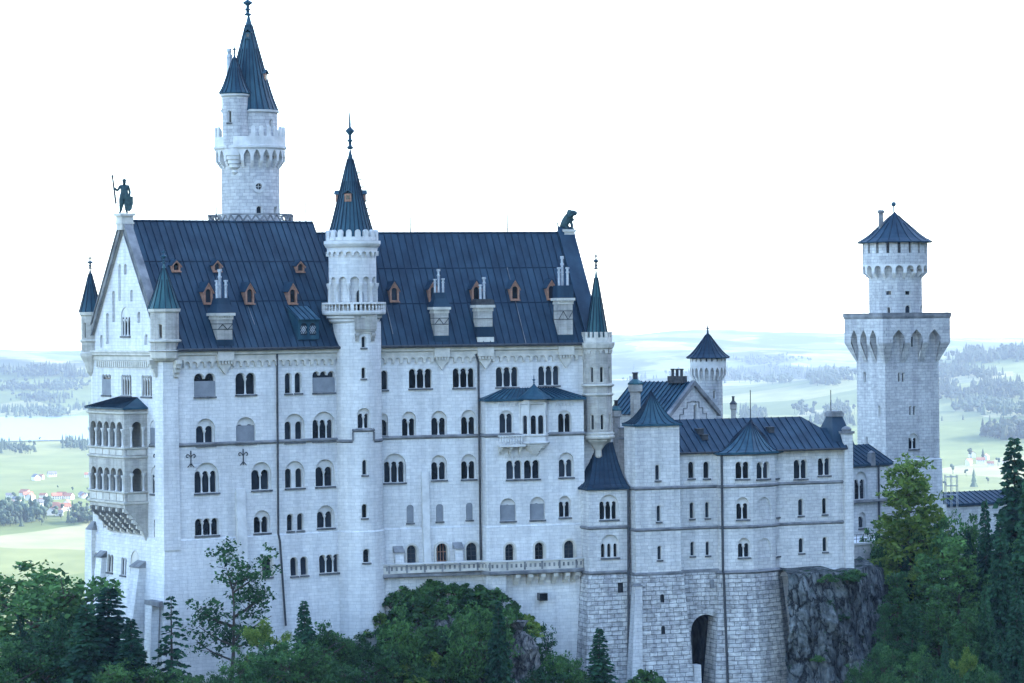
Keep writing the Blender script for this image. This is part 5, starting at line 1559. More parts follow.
def swept_roof(root, eave, apex, n=6, seams=5, mat=ROOF, pw=1.6):
    """concave roof from an eave line (list of points) up to an apex line (same count)"""
    mb = MB(); rows = []
    for i in range(n + 1):
        t = i / n; row = []
        for a, b in zip(eave, apex):
            q = a.lerp(b, t); q = Vector((q.x, q.y, a.z + (b.z - a.z) * t ** pw)); row.append(q)
        rows.append(row)
    mb.grid(rows)
    for k in range(len(eave) - 1):
        for j in range(seams + (1 if k == len(eave) - 2 else 0)):
            s_ = j / seams; L = []
            for i in range(n + 1):
                a = rows[i][k].lerp(rows[i][k + 1], s_); tt = (rows[0][k + 1] - rows[0][k]).normalized() * 0.03
                up_ = Vector((0, 0, 0.09)); L.append([a - tt, a - tt + up_, a + tt + up_, a + tt])
            mb.grid(L, 1)
    for a, b in zip(eave, eave[1:]): mb.face([a, b, b - Vector((0, 0, .25)), a - Vector((0, 0, .25))][::-1])
    return mb.build("roof", [mat, SEAM], root)
ov = .35; zt_ = zat(615, 443, n0.y + 4)
ev = [W.P(0, az, ov), W.P(W.u[1], az, ov), W.P(W.U, az, ov)]
ap = [Vector((nm.x, nm.y, 0)) + Vector((ke.x, ke.y, 0)) * 3.2, Vector((nm.x, nm.y, 0)) + Vector((ke.x, ke.y, 0)) * 3.2, Vector((n1.x, n1.y, 0)) + Vector((kp.x, kp.y, 0)) * 5.0]
ap = [Vector((q.x, q.y, zt_)) for q in ap]
swept_roof(ann, ev, ap, seams=7, pw=1.5)

# ---- 2 square tower
f0 = plan_at(636, 530, 348.2); f1 = line_hit(f0, ke, 680.5, 530); TDp = 3.4
sqt = thing("square_tower", "square stone tower with a steep bell-shaped pyramid roof right of the annex", "tower", (f0.x + 3, f0.y + 3, -50))
W = Wall([f0 + kp * TDp, f0, f1, f1 + kp * TDp], False, kbat)
for a, b, t, l in ((655, 660.4, 464.3, 480.3), (656.4, 661.4, 505, 521.6), (657.2, 662.2, 545.4, 559.8)): slit(W, sqt, a, b, t, l, 1)
slit(W, sqt, 631, 632.6, 503, 511, 0, sill=False)
sz0 = W.hit(655, 573.5, 1)[1]; sz1 = W.hit(655, 424, 1)[1]
mb = MB(); W.sheet(mb, [(0, sz0), (W.U, sz0), (W.U, sz1), (0, sz1)], W.holes); mb.build("wall", ASH2, sqt)
hs = []
for px, py in ((661, 598), (661, 629.5)):
    c_ = W.hit(px, py, 1); hs.append(arch(c_[0] - .25, c_[0] + .25, c_[1] - .5, c_[1] + .5, 6))
lb_ = lower_base(W, sqt, sz0, RUST, hs)
for h_ in hs: mb = MB(); W.reveal(mb, h_, 0, -.5); W.sheet(mb, h_, (), -.5); mb.build("loophole", IRON, lb_)
band(W, sqt, [W.hit(655, 487.5, 1)[1], W.hit(655, 528.8, 1)[1], sz0 + .05])
mb = MB(); x0 = line_hit(f0 + kp * .6, ke, 628.6, 530)
mb.tube((x0.x, x0.y - .3, zat(628, 489, x0.y)), (x0.x - .3, x0.y - .4, KB0), .14, n=6); mb.build("rain_pipe", IRON, sqt)
# corner buttress
mb = MB(); cq = W.P(W.u[1], 0, 0); zt_ = zat(633, 586, f0.y); a_ = Vector((ke.x, ke.y, 0)); b_ = Vector((kp.x, kp.y, 0)); q0 = Vector((f0.x, f0.y, 0)) 
def bb(z_, o, s_): return [q0 + a_ * x + b_ * y + Vector((0, 0, z_)) for x, y in ((-o, -o - .25), (s_, -o - .25), (s_, s_), (-o, s_))]
mb.box8(bb(-52, 2.3, -.5) + bb(zt_, .45, .45)); bo = mb.build("corner_buttress", ASH2, sqt)
mb = MB(); mb.box8(bb(zt_ + .003, .55, .55) + bb(zt_ + .3, .25, .3)); mb.build("buttress_cap", LEDGE, bo)
ctr = (f0 + f1) / 2 + kp * TDp / 2; apz = zat(654, 391, ctr.y)
ev = [W.P(0, sz1, .3), W.P(W.u[1], sz1, .3), W.P(W.u[2], sz1, .3), W.P(W.U, sz1, .3), W.P(0, sz1, .3)]
rf = swept_roof(sqt, ev, [Vector((ctr.x - .0, ctr.y, apz))] * 5, seams=6, mat=COPPERD, pw=1.75, n=8)

# ---- 3 + 5 residential wing, two lengths of wall with the polygonal tower between
h0 = f1 + kp * 1.5 + ke * .0; h1 = line_hit(h0, ke, 721.5, 530)
g0_ = line_hit(h0 + kp * .5, ke, 780, 530); g1_ = line_hit(g0_, ke, 847.5, 520)
wing = thing("residential_wing", "three storey stone wing with slate-blue metal roof running right of the square tower", "building", ((h0.x + g1_.x) / 2, h0.y + 6, -50))
W3 = Wall([h0, h1, h1 + ke * 3], False, kbat); 
for a, b, t, l in ((688, 694.8, 461, 478.4), (703.2, 710, 461, 478.4), (689.4, 694.6, 502, 518.6), (705, 710, 501.5, 518), (690.2, 695, 541.4, 556), (705.4, 710.2, 541, 555.4)): slit(W3, wing, a, b, t, l, 0)
wz1 = W3.hit(700, 452, 0)[1]; wz0 = W3.hit(700, 570.5, 0)[1]
mb = MB(); W3.sheet(mb, [(0, wz0), (W3.U, wz0), (W3.U, wz1), (0, wz1)], W3.holes); mb.build("wall", ASH2, wing)
ua = W3.hit(689, 650, 0)[0]; ub = W3.hit(719.5, 650, 0)[0]; za = W3.hit(704, 614, 0)[1]
hole = arch(ua, ub, KB0 + .2, za, 14); mb = MB(); W3.sheet(mb, [(0, KB0), (W3.U, KB0), (W3.U, wz0), (0, wz0)], [hole]); lb_ = mb.build("rusticated_base", RUST, wing)
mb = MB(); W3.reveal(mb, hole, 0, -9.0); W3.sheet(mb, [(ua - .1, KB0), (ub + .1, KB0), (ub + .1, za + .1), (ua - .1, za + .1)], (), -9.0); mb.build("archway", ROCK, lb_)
mb = MB(); q = W3.hit(692, 668, 0); W3.ubox(mb, q[0] - .7, q[0] + .25, KB0, q[1] + .6, -.1, 1.2); mb.build("foot_pier", ASH2, lb_)
c_ = W3.hit(710.5, 583, 0); mb = MB(); W3.ubox(mb, c_[0] - .25, c_[0] + .25, c_[1] - .55, c_[1] + .45, -.1, .26); mb.build("blocked_loophole", LEDGE, lb_)
bz = [W3.hit(700, 486, 0)[1], W3.hit(700, 527, 0)[1]]
band(W3, wing, bz + [wz0 + .05])
W5 = Wall([g0_ - ke * 2, g0_, g1_, g1_ + kp * 9], False, [(-31.6, 0), (-31.7, .35), (-50, 1.0)])
for a, b, t, l in ((793.8, 807.4, 459.2, 478.8), (818, 830.6, 457.6, 475.4)): winpx(W5, wing, a, b, t, l, 2, 'plain', only=1)
for a, b, t, l in ((798, 803.8, 498.4, 515.6), (822, 827.4, 497.4, 514.2), (798.6, 804.2, 537.6, 553), (822.4, 827.8, 536.6, 551.6)): slit(W5, wing, a, b, t, l, 1)
mb = MB(); W5.sheet(mb, [(0, KB0), (W5.U, KB0), (W5.U, wz1 + .15), (0, wz1 + .15)], W5.holes); mb.build("wall", ASH2, wing)
band(W5, wing, bz)
mb = MB(); W5.sweep(mb, 0, W5.U, [(0, -31.9), (.42, -31.85), (.42, -31.5), (.0, -31.3)]); mb.build("plinth_course", TRIM, wing)
# corner pier
pu = W5.u[2]; zp = zat(850.5, 433.5, g1_.y)
mb = MB(); mb.box((g1_.x, g1_.y, -33.0), 1.15, 1.15, zp + 33.0, ke); pi_ = mb.build("corner_pier", ASH2, wing)
mb = MB(); mb.box((g1_.x, g1_.y, zp + .003), 1.5, 1.5, .3, ke); mb.lathe((g1_.x, g1_.y, zp + .3), [(.55, 0), (.65, .25), (.45, .5), (.05, .65)], 12); mb.build("pier_cap", LEDGE, pi_)
# main roof: ridge parallel to the front
WDp = 10.5
def RF(u, dd, z): q = h0 + ke * u + kp * dd; return Vector((q.x, q.y, z))
Lw = (g1_ - h0).dot(ke)
zr = zat(740, 419, h0.y + 5.2) ; e0 = wz1 + .05
uR = (line_hit(h0 + kp * 5.2, ke, 801, 418) - h0).dot(ke)
mb = MB(); a, b = -2.0, Lw - .35
F0, F1 = RF(a, -.5, e0), RF(b, -.5, e0); R0, R1 = RF(a, 5.2, zr), RF(uR, 5.2, zr)
zlow = zat(815, 428.5, h0.y + 8)
Lq = RF(uR + 1.7, 5.2, zlow); Le = RF(b, 5.2, zlow - .1)
mb.face([F0, RF(uR, -.5, e0), R1, R0]); 
fl = lambda z_: -.5 + 5.7 * (z_ - e0) / (zr - e0)
mb.face([RF(uR, -.5, e0), F1, RF(b, fl(zlow), zlow), RF(uR + 1.7, fl(zlow), zlow), R1])
mb.face([RF(uR + 1.7, fl(zlow), zlow), RF(b, fl(zlow), zlow), Le, Lq]); mb.face([R1, RF(uR + 1.7, fl(zlow), zlow), Lq])
mb.face([R0, R1, RF(uR, 11, e0), RF(a, 11, e0)]); mb.face([F0, F1, F1 - up * .25, F0 - up * .25][::-1])
sl = (zr - e0) / 5.7; n_ = Vector((-kp.x * sl, -kp.y * sl, 1)).normalized()
N = int((b - a) / .95)
for i in range(N + 1):
    u_ = a + .05 + (b - a - .1) * i / N; zz = zr if u_ <= uR else max(zlow, zr - (u_ - uR) / 1.7 * (zr - zlow))
    dd = fl(zz); p_, q_ = RF(u_, -.5, e0), RF(u_, dd, zz); tt = Vector((ke.x, ke.y, 0)) * .03
    mb.box8([p_ - tt, p_ + tt, q_ + tt, q_ - tt, p_ - tt + n_ * .09, p_ + tt + n_ * .09, q_ + tt + n_ * .09, q_ - tt + n_ * .09], 1)
rf = mb.build("roof", [ROOF, SEAM], wing)
mb = MB(); mb.tube(F0 - up * .12, F1 - up * .12, .12, n=6); mb.build("gutter", IRON, rf)
# dark clad gable stub with stone cap at the far end
mb = MB(); u0_ = (line_hit(h0 + kp * 2.5, ke, 829, 440) - h0).dot(ke); u1_ = (line_hit(h0 + kp * 2.5, ke, 846, 440) - h0).dot(ke); zt_ = zat(836.5, 418, h0.y + 5)
um = u0_ + (u1_ - u0_) * .45
mb.box8([RF(u0_ - .6, .2, e0 + .2), RF(u1_ + .1, .2, e0 + .2), RF(u1_ + .1, 6, e0 + .2), RF(u0_ - .6, 6, e0 + .2), RF(um - .7, 2.2, zt_), RF(um + .7, 2.2, zt_), RF(um + .7, 4, zt_), RF(um - .7, 4, zt_)])
gs = mb.build("roof_stub", ROOF, wing)
mb = MB(); c_ = RF(um, 3.1, zt_ + .003); mb.box(c_, 1.7, 2.1, .5, ke); mb.box(c_ + up * .5, 1.4, 1.7, .18, ke); mb.build("stub_cap", LEDGE, gs)
# rods and ventilators
for px, py in ((750.6, 390), (831, 390)):
    q = line_hit(h0 + kp * 5.2, ke, px, 418); zt = zat(px, py, q.y); mb = MB(); mb.tube((q.x, q.y, zr - 1.5), (q.x, q.y, zt), .07, .05, 5); mb.build("lightning_rod", IRON, wing)
for px, py in ((699.5, 432.5), (704, 438.5), (770, 431)):
    a_, b_2 = level(px, py); dv = Vector((a_ / F, 1, -b_2 / F)); n__ = n_; o_ = F0; t_ = n__.dot(o_) / n__.dot(dv); X = dv * t_
    mb = MB(); mb.box(X - up * .2, .75, .9, .62, ke); mb.box(X + up * .42, .95, 1.1, .1, ke); mb.build("roof_vent", IRON, rf)
# ---- 4 polygonal tower
a0 = line_hit(h0 - kp * 0.9, ke, 721, 530); d1_, d2_, d3_ = R(12), R(38), R(62)
v = [a0 + kp * 2.2]; v.append(a0)
def stepdir(P0, ang, px): return line_hit(P0, Vector((math.cos(ang), math.sin(ang))), px, 520)
v.append(stepdir(v[-1], d1_, 753)); v.append(stepdir(v[-1], d2_, 775)); v.append(stepdir(v[-1], d3_, 781.8)); v.append(v[-1] + Vector((math.cos(R(105)), math.sin(R(105)))) * 2)
pt = thing("polygonal_tower", "polygonal stone bay tower with small conical roof, left of the cliff", "tower", ((v[1].x + v[3].x) / 2, (v[1].y + v[3].y) / 2, -50))
W4 = Wall(v, False, [(-30.9, 0.0), (-31.0, 0.28), (-50, 2.2)])
winpx(W4, pt, 735.4, 749.4, 461.4, 478.8, 2, 'plain', only=1); winpx(W4, pt, 756.6, 769.8, 461.4, 478.8, 2, 'plain', only=2); winpx(W4, pt, 775.6, 779.8, 460, 478, 1, 'single', only=3)
winpx(W4, pt, 736.4, 749.2, 497.2, 519.4, 2, 'blind', only=1); winpx(W4, pt, 738, 750.2, 538, 557.4, 2, 'blind', only=1)
for a, b, t, l, sg in ((756.8, 770.6, 497, 519, 2), (757.6, 770.6, 538, 557.4, 2)):
    ua, zt_ = W4.hit(a, t, sg); ub, _ = W4.hit(b, t, sg); zb_ = W4.hit((a + b) / 2, l, sg)[1]; zt_ = W4.hit((a + b) / 2, t, sg)[1]; niche(W4, pt, arch(ua, ub, zb_, zt_, 10), .16, ASH2)
winpx(W4, pt, 776, 780, 497, 517, 1, 'blind', only=3, board=.6); winpx(W4, pt, 776, 780.2, 537, 556, 1, 'blind', only=3, board=.6)
pz1 = W4.hit(737, 452.6, 1)[1]; pz0 = W4.hit(737, 571.5, 1)[1]
mb = MB(); W4.sheet(mb, [(0, pz0), (W4.U, pz0), (W4.U, pz1), (0, pz1)], W4.holes); mb.build("wall", ASH2, pt)
lower_base(W4, pt, pz0)
mb = MB(); pq = [W4.P(W4.u[1] + .12, z_, .22, 1) for z_ in (pz1, -30.9, -31.05, -51)]
for p_, q_ in zip(pq, pq[1:]): mb.tube(p_, q_, .15, n=6)
mb.build("rain_pipe", IRON, pt)
band(W4, pt, [W4.hit(737, 485.6, 1)[1], W4.hit(737, 526.4, 1)[1], pz0 + .05])
mb = MB(); W4.sweep(mb, 0, W4.U, [(0, pz1 - .4), (.25, pz1 - .3), (.3, pz1 - .02), (0, pz1)]); mb.build("cornice", LEDGE, pt)
cen = (v[1] + v[4]) / 2 + kp * 2.2; apz = zat(751, 419.5, cen.y)
ev = [W4.P(u_, pz1 + .02, .5) for u_ in W4.u]; tipc = line_hit(cen, ke, 751, 430)
apx = Vector((tipc.x, tipc.y, zat(751, 419.8, tipc.y)))
swept_roof(pt, ev, [apx] * len(ev), n=8, seams=4, mat=COPPERD, pw=1.45)

# ---- knights' house with stepped gable behind
gY = 375.0
ga = plan_at(692.6, 383.5, gY); gd = Vector((math.cos(R(-38)), math.sin(R(-38)))); gp_ = Vector((-gd.y, gd.x))     # ridge direction towards us, across
hall = thing("gabled_hall", "gabled hall with ribbed blue roof and stepped gable pattern behind the lower wings", "hall", (ga.x, ga.y, -45))
gz = zat(692.6, 384.5, gY)
hl = line_hit(ga, -gp_, 669, 415); hr = line_hit(ga, gp_, 728, 417)
hwid = 5.4; gez = zat(669, 415.5, (ga - gp_ * hwid).y)
Lr = 9.5
def H(u, v_, z): q = ga - gd * u + gp_ * v_; return Vector((q.x, q.y, z))
Wg = Wall([(ga - gp_ * hwid), (ga + gp_ * hwid)])
px_u = Wg.hit(695.6, 414, 0)[0]; hz = Wg.hit(695.6, 411, 0)[1]
window(Wg, hall, px_u - .42, px_u + .42, hz - 1.2, hz + .9, 1, 'single', sill=False)
mb = MB(); Wg.sheet(mb, [(0, -45), (2 * hwid, -45), (2 * hwid, gez), (hwid, gz), (0, gez)], Wg.holes)
mb.face([H(0, -hwid, -45), H(0, -hwid, gez), H(Lr, -hwid, gez), H(Lr, -hwid, -45)]); mb.face([H(0, hwid, -45), H(Lr, hwid, -45), H(Lr, hwid, gez), H(0, hwid, gez)])
mb.face([H(Lr, -hwid, -45), H(Lr, -hwid, gez), H(Lr, 0, gz), H(Lr, hwid, gez), H(Lr, hwid, -45)]); mb.build("wall", ASH2, hall)
mb = MB()     # stepped ornament lines
for sg in (-1, 1):
    for k in range(4):
        uu = hwid + sg * (0.5 + .85 * k); zz = gz - 2.2 - .78 * k
        a, b = sorted((uu, uu + sg * .85)); Wg.ubox(mb, a, b, zz - .09, zz, 0, .1)
        if k < 3: Wg.ubox(mb, uu + sg * .85 - .05, uu + sg * .85 + .05, zz - .78, zz - .09, 0, .09)
Wg.ubox(mb, hwid - .5, hwid + .5, gz - 2.2 + .003, gz - 2.1, 0, .1)
mb.build("stepped_ornament", LEDGE, hall)
mb = MB(); o_ = .35; sl_ = (gz - gez) / hwid
for sg in (-1, 1):
    mb.face([H(-.15, 0, gz + .35), H(Lr, 0, gz + .35), H(Lr, sg * (hwid + o_), gez - o_ * sl_ + .35), H(-.15, sg * (hwid + o_), gez - o_ * sl_ + .35)])
    for i in range(15):
        u_ = Lr * i / 14; a, b = H(u_, 0, gz + .35), H(u_, sg * (hwid + o_), gez - o_ * sl_ + .35); tt = Vector((gd.x, gd.y, 0)) * .035
        mb.box8([a - tt, a + tt, b + tt, b - tt, a - tt + up * .12, a + tt + up * .12, b + tt + up * .12, b - tt + up * .12], 1)
mb.build("roof", [COPPERD, SEAM], hall)
mb = MB()
for sg in (-1, 1):
    q = [H(-.4, 0, gz - .1), H(.15, 0, gz - .1), H(.15, sg * (hwid + .5), gez - .5 * sl_ - .1), H(-.4, sg * (hwid + .5), gez - .5 * sl_ - .1)]
    mb.box8(q + [p_ + up * .65 for p_ in q])
mb.build("gable_coping", LEDGE, hall)
mb = MB(); mb.box(H(2.2, -.3, gz + .2), 2.4, 1.0, .9, gd); ch = mb.build("chimney", IRON, hall)
for k in (-.7, 0, .7):
    mb = MB(); q = H(2.2 + k, -.3, gz + 1.1); mb.lathe(q, [(.2, 0), (.2, .75), (.28, .8), (.28, .95)], 8); mb.build("flue", IRON, ch)
mb = MB(); q = H(Lr - .2, 0, gz + .3); mb.box(q, .9, .9, .6, gd); mb.tube(q + up * .6, q + up * 2.2, .03, n=5); mb.build("ridge_stone", TRIM, hall)
# side wall lower piece towards the left
lw0 = plan_at(620.5, 426, 366); 
# ---- free chimneys
def stack(label, px, pyt, pyb, wpx, Y, head=True, cap=COPPER):
    c = at(px, pyb, Y); zt = zat(px, pyt, Y); m_ = Y / F; w = wpx * m_
    r_ = thing("chimney_stack", label, "chimney", (c.x, c.y, -34))
    mb = MB(); H_ = zt - c.z
    mb.lathe((c.x, c.y, 0), [(w * .36, -34), (w * .36, zt - H_ * .42), (w * .5, zt - H_ * .36), (w * .5, zt - H_ * .18)], 8, 0, R(22.5)); mb.build("shaft", SAND, r_)
    mb = MB(); mb.lathe((c.x, c.y, 0), [(w * .54, zt - H_ * .18 + .003), (w * .54, zt - H_ * .14), (w * .2, zt - H_ * .03)], 8, 0, R(22.5)); mb.build("cap", cap, r_)
    mb = MB(); mb.lathe((c.x, c.y, zt - H_ * .08), [(w * .17, 0), (w * .17, H_ * .2), (w * .22, H_ * .21), (w * .22, H_ * .24)], 8); mb.build("flue", IRON, r_)
stack("tall eight-sided chimney with broad stone head left of the gabled hall roof", 635.6, 378, 414, 15, 368)
stack("short chimney with pale green copper hood beside the right corner turret of the palace", 616.5, 405, 436, 11, 366)
stack("thin dark capped chimney between the gabled hall and the lower wing roof", 733.5, 400, 424, 7.2, 372, cap=IRON)
# low link wall between hall and palace
lk = [plan_at(618.5, 440, 364.0), plan_at(632, 440, 361)]
W = Wall([lk[0], lk[1]]); z1 = zat(625, 428, 362); root = thing("link_wall", "short weathered stone link between the annex roof and the square tower", "wall", (lk[0].x, lk[0].y, -45))
mb = MB(); W.solid(mb, [(0, -45), (W.U, -45), (W.U, z1), (0, z1)], -1.0, 0); mb.build("wall", SAND, root)
mb = MB()
for k in range(2): W.sweep(mb, 0, W.U, [(0, z1 - .2 - k * 1.3), (.18, z1 - .1 - k * 1.3), (.18, z1 + .05 - k * 1.3), (0, z1 + .1 - k * 1.3)])
mb.build("moulding", LEDGE, root)

# ---- round watch tower behind
wY = 392.0; m_ = wY / F; wc = (xat(708.5, 400, wY), wY); wrad = 14.2 * m_
wt = thing("watch_tower", "small round tower with a pointed dark cap and battlement behind the gabled hall", "tower", (wc[0], wc[1], -45))
def wz(py, px=708): return zat(px, py, wY)
W = Wall(circle(wc, wrad, 36), True)
slit(W, wt, 713, 716, 390, 399, sill=False)
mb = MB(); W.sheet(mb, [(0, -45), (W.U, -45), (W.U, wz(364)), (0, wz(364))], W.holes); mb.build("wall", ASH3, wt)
ro_ = 18.0 * m_
machico(wt, wc, wrad, ro_, wz(366), wz(380), 20, True)
mb = MB(); W5_ = Wall(circle(wc, ro_, 60), True); hs = []
n_ = 20
for k in range(n_):
    a = (k + .35) * W5_.U / n_; hs.append([(a, wz(361.4)), (a + W5_.U / n_ * .3, wz(361.4)), (a + W5_.U / n_ * .3, wz(358.2)), (a, wz(358.2))])
W5_.sheet(mb, [(0, wz(366.1)), (W5_.U, wz(366.1)), (W5_.U, wz(356.5)), (0, wz(356.5))], hs)
for h_ in hs: W5_.reveal(mb, h_, 0, -.4)
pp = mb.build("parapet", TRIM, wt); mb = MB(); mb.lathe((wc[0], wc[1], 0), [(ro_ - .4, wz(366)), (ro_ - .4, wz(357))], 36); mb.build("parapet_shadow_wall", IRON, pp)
wr_ = cone_roof(wt, wc, wz(357.4), wz(331.5, 707), ro_ + .15, 20, .12, ROOF, 20, .05, curve=1.12)
finial(wr_, (wc[0], wc[1], wz(332.2)), wz(324) - wz(332.2), .22)

# ================================================================ GATE TOWER at the far right
gY = 412.0; gth = R(28); ge = Vector((math.cos(gth), math.sin(gth))); gq = Vector((-math.sin(gth), math.cos(gth)))
gc0 = plan_at(886, 440, gY - 4)
gr = line_hit(gc0, ge, 939.5, 440); gl = line_hit(gc0, gq, 857.5, 440)
GS = (gr - gc0).length; gw = (gl - gc0).length
gt = thing("gate_tower", "big square limestone tower with overhanging top and round upper stage, at the far right", "tower", ((gr.x + gl.x) / 2, (gr.y + gl.y) / 2, -48))
W = Wall([gl, gc0, gr, gr + gq * gw], True)
def gz_(py, px=900): return W.hit(px, py, 1)[1]
for a, b, t, l in ((863.2, 866, 371.5, 382.5), (878.2, 880.4, 405.4, 417), (865.6, 867.8, 436.5, 446)): slit(W, gt, a, b, t, l, 0, sill=False)
def pair(a, b, c, d_, t, l):
    for x, y in ((a, b), (c, d_)): winpx(W, gt, x, y, t, l, 1, 'single', only=1, sill=False)
pair(897.8, 900.8, 901.8, 904.8, 372.3, 382); pair(909.2, 912, 913, 916, 405.5, 415.2)
winpx(W, gt, 908.6, 918.6, 433.5, 449, 2, 'blind', only=1, lightfrac=.72)
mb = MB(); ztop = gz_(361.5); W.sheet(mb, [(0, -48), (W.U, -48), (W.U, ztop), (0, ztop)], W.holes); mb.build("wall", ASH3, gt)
mb = MB(); zl = gz_(460.5); W.sweep(mb, 0, W.U, [(.5, -46), (.22, zl - .3), (.22, zl), (0, zl + .15)]); mb.build("footing", ASH2, gt)
# flared top with pointed arches
fl_ = 1.2; zA, zB, zC_ = gz_(362.5), gz_(343), gz_(318); zS = gz_(338)
Wt = Wall([gl, gc0, gr, gr + gq * gw], True, [(zB, fl_), (zA, 0.0), (zA - 5, 0.0)])
hs = []
for sg in range(4):
    L = W.u[sg + 1] - W.u[sg]; n_ = 3; w_ = L / n_
    for k in range(n_):
        uc = W.u[sg] + (k + .5) * w_; hh = w_ * .33
        pts = [(uc - hh, zA + .02), (uc + hh, zA + .02), (uc + hh, zS)]
        for i in range(1, 7):
            t = i / 6; pts.append((uc + hh * (1 - t ** 1.5), zS + 1.2 * t))
        for i in range(5, -1, -1):
            t = i / 6; pts.append((uc - hh * (1 - t ** 1.5), zS + 1.2 * t))
        hs.append(pts)
mb = MB(); Wt.sheet(mb, [(0, zA), (Wt.U, zA), (Wt.U, zC_), (0, zC_)], hs)
for h_ in hs:
    n_ = len(h_)
    for i in range(n_):
        a, b = h_[i], h_[(i + 1) % n_]
        def inn(p_): return Vector((*W.P(p_[0], p_[1], .03, W.seg(p_[0])).xy, p_[1]))
        mb.face([Wt.P(a[0], a[1], 0), inn(a), inn(b), Wt.P(b[0], b[1], 0)])
    W.sheet(mb, h_, (), .03)
fo = mb.build("overhanging_top", ASH3, gt)
for h_ in hs[:6]:
    mb = MB()
    uc = (h_[0][0] + h_[1][0]) / 2
    if h_ is hs[4]: W.ubox(mb, uc - .12, uc + .12, zA + 2.2, zA + 3.6, .0, .06); mb.build("loophole", IRON, fo)
mb = MB(); Wt.sweep(mb, 0, Wt.U, [(0, zC_ - .1), (.06, zC_ + .003), (.14, zC_ + .25), (.14, gz_(313.6)), (.0, gz_(313.6))]); 
ctr = (gl + gr) / 2
q = [Wt.P(u_, gz_(314), .14) for u_ in Wt.u[:4]]; mb.prism([(p_.x, p_.y, gz_(314.2)) for p_ in q], (0, 0, .2)); mb.build("platform", LEDGE, gt)
# round stage
rY = ctr.y; m_ = rY / F; rc = (xat(895.4, 290, rY), rY); rr = 26.4 * m_
def rz_(py, px=895): return zat(px, py, rY)
W = Wall(circle(rc, rr, 48), True)
slit(W, gt, 886.4, 890.6, 306.5, 314, sill=False); slit(W, gt, 905, 911.4, 304.8, 314, sill=False); slit(W, gt, 920, 922.2, 305, 314, sill=False)
for a, b in ((886, 891), (905.4, 910.4)):
    u0_, z0_ = W.hit(a, 294.8); u1_, z1_ = W.hit(b, 291); O = [(u0_, z0_), (u1_, z0_), (u1_, z1_), (u0_, z1_)]; W.holes.append(O)
    mb = MB(); W.reveal(mb, O, 0, -.35); lo = mb.build("loophole", TRIM, gt); mb = MB(); W.sheet(mb, O, (), -.35); mb.build("pane", GLASS, lo)
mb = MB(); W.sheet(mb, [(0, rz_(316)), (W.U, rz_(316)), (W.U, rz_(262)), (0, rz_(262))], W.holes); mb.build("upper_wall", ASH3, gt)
ro_ = 32.4 * m_
machico(gt, rc, rr, ro_, rz_(264.5), rz_(278), 18, False)
W6 = Wall(circle(rc, ro_, 72), True); hs = []; n_ = 18
for k in range(n_):
    a = (k + .36) * W6.U / n_; b = a + W6.U / n_ * .28; hs.append([(a, rz_(253.5)), (b, rz_(253.5)), (b, rz_(242.5)), (a, rz_(242.5))])
mb = MB(); W6.sheet(mb, [(0, rz_(264.6)), (W6.U, rz_(264.6)), (W6.U, rz_(241)), (0, rz_(241))], hs)
for h_ in hs: W6.reveal(mb, h_, 0, -.5)
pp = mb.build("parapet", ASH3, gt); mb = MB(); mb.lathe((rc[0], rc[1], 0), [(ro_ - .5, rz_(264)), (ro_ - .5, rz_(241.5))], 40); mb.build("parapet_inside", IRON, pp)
gcone = cone_roof(gt, rc, rz_(242.2), rz_(211.5, 894), ro_ + .2, 20, .1, ROOF, 20, .06, curve=1.05)
mb = MB(); tq2 = (rc[0] - .1, rc[1], rz_(212.5)); mb.tube(tq2, Vector(tq2) + up * (rz_(206) - rz_(212.5)), .09, n=6)
cz = rz_(204.2); mb.lathe((rc[0] - .1, rc[1], cz), [(0.02, -.36), (.26, -.26), (.37, 0), (.26, .26), (.02, .36)], 12); mb.build("finial_ball", COPPERD, gcone, True)
fc = at(881, 230, rY - 1.0); mb = MB(); mb.lathe((fc.x, fc.y, 0), [(.34, rz_(238)), (.34, rz_(213.5)), (.52, rz_(213)), (.52, rz_(210.6)), (.3, rz_(210))], 10); mb.build("flue", LEDGE, gcone)

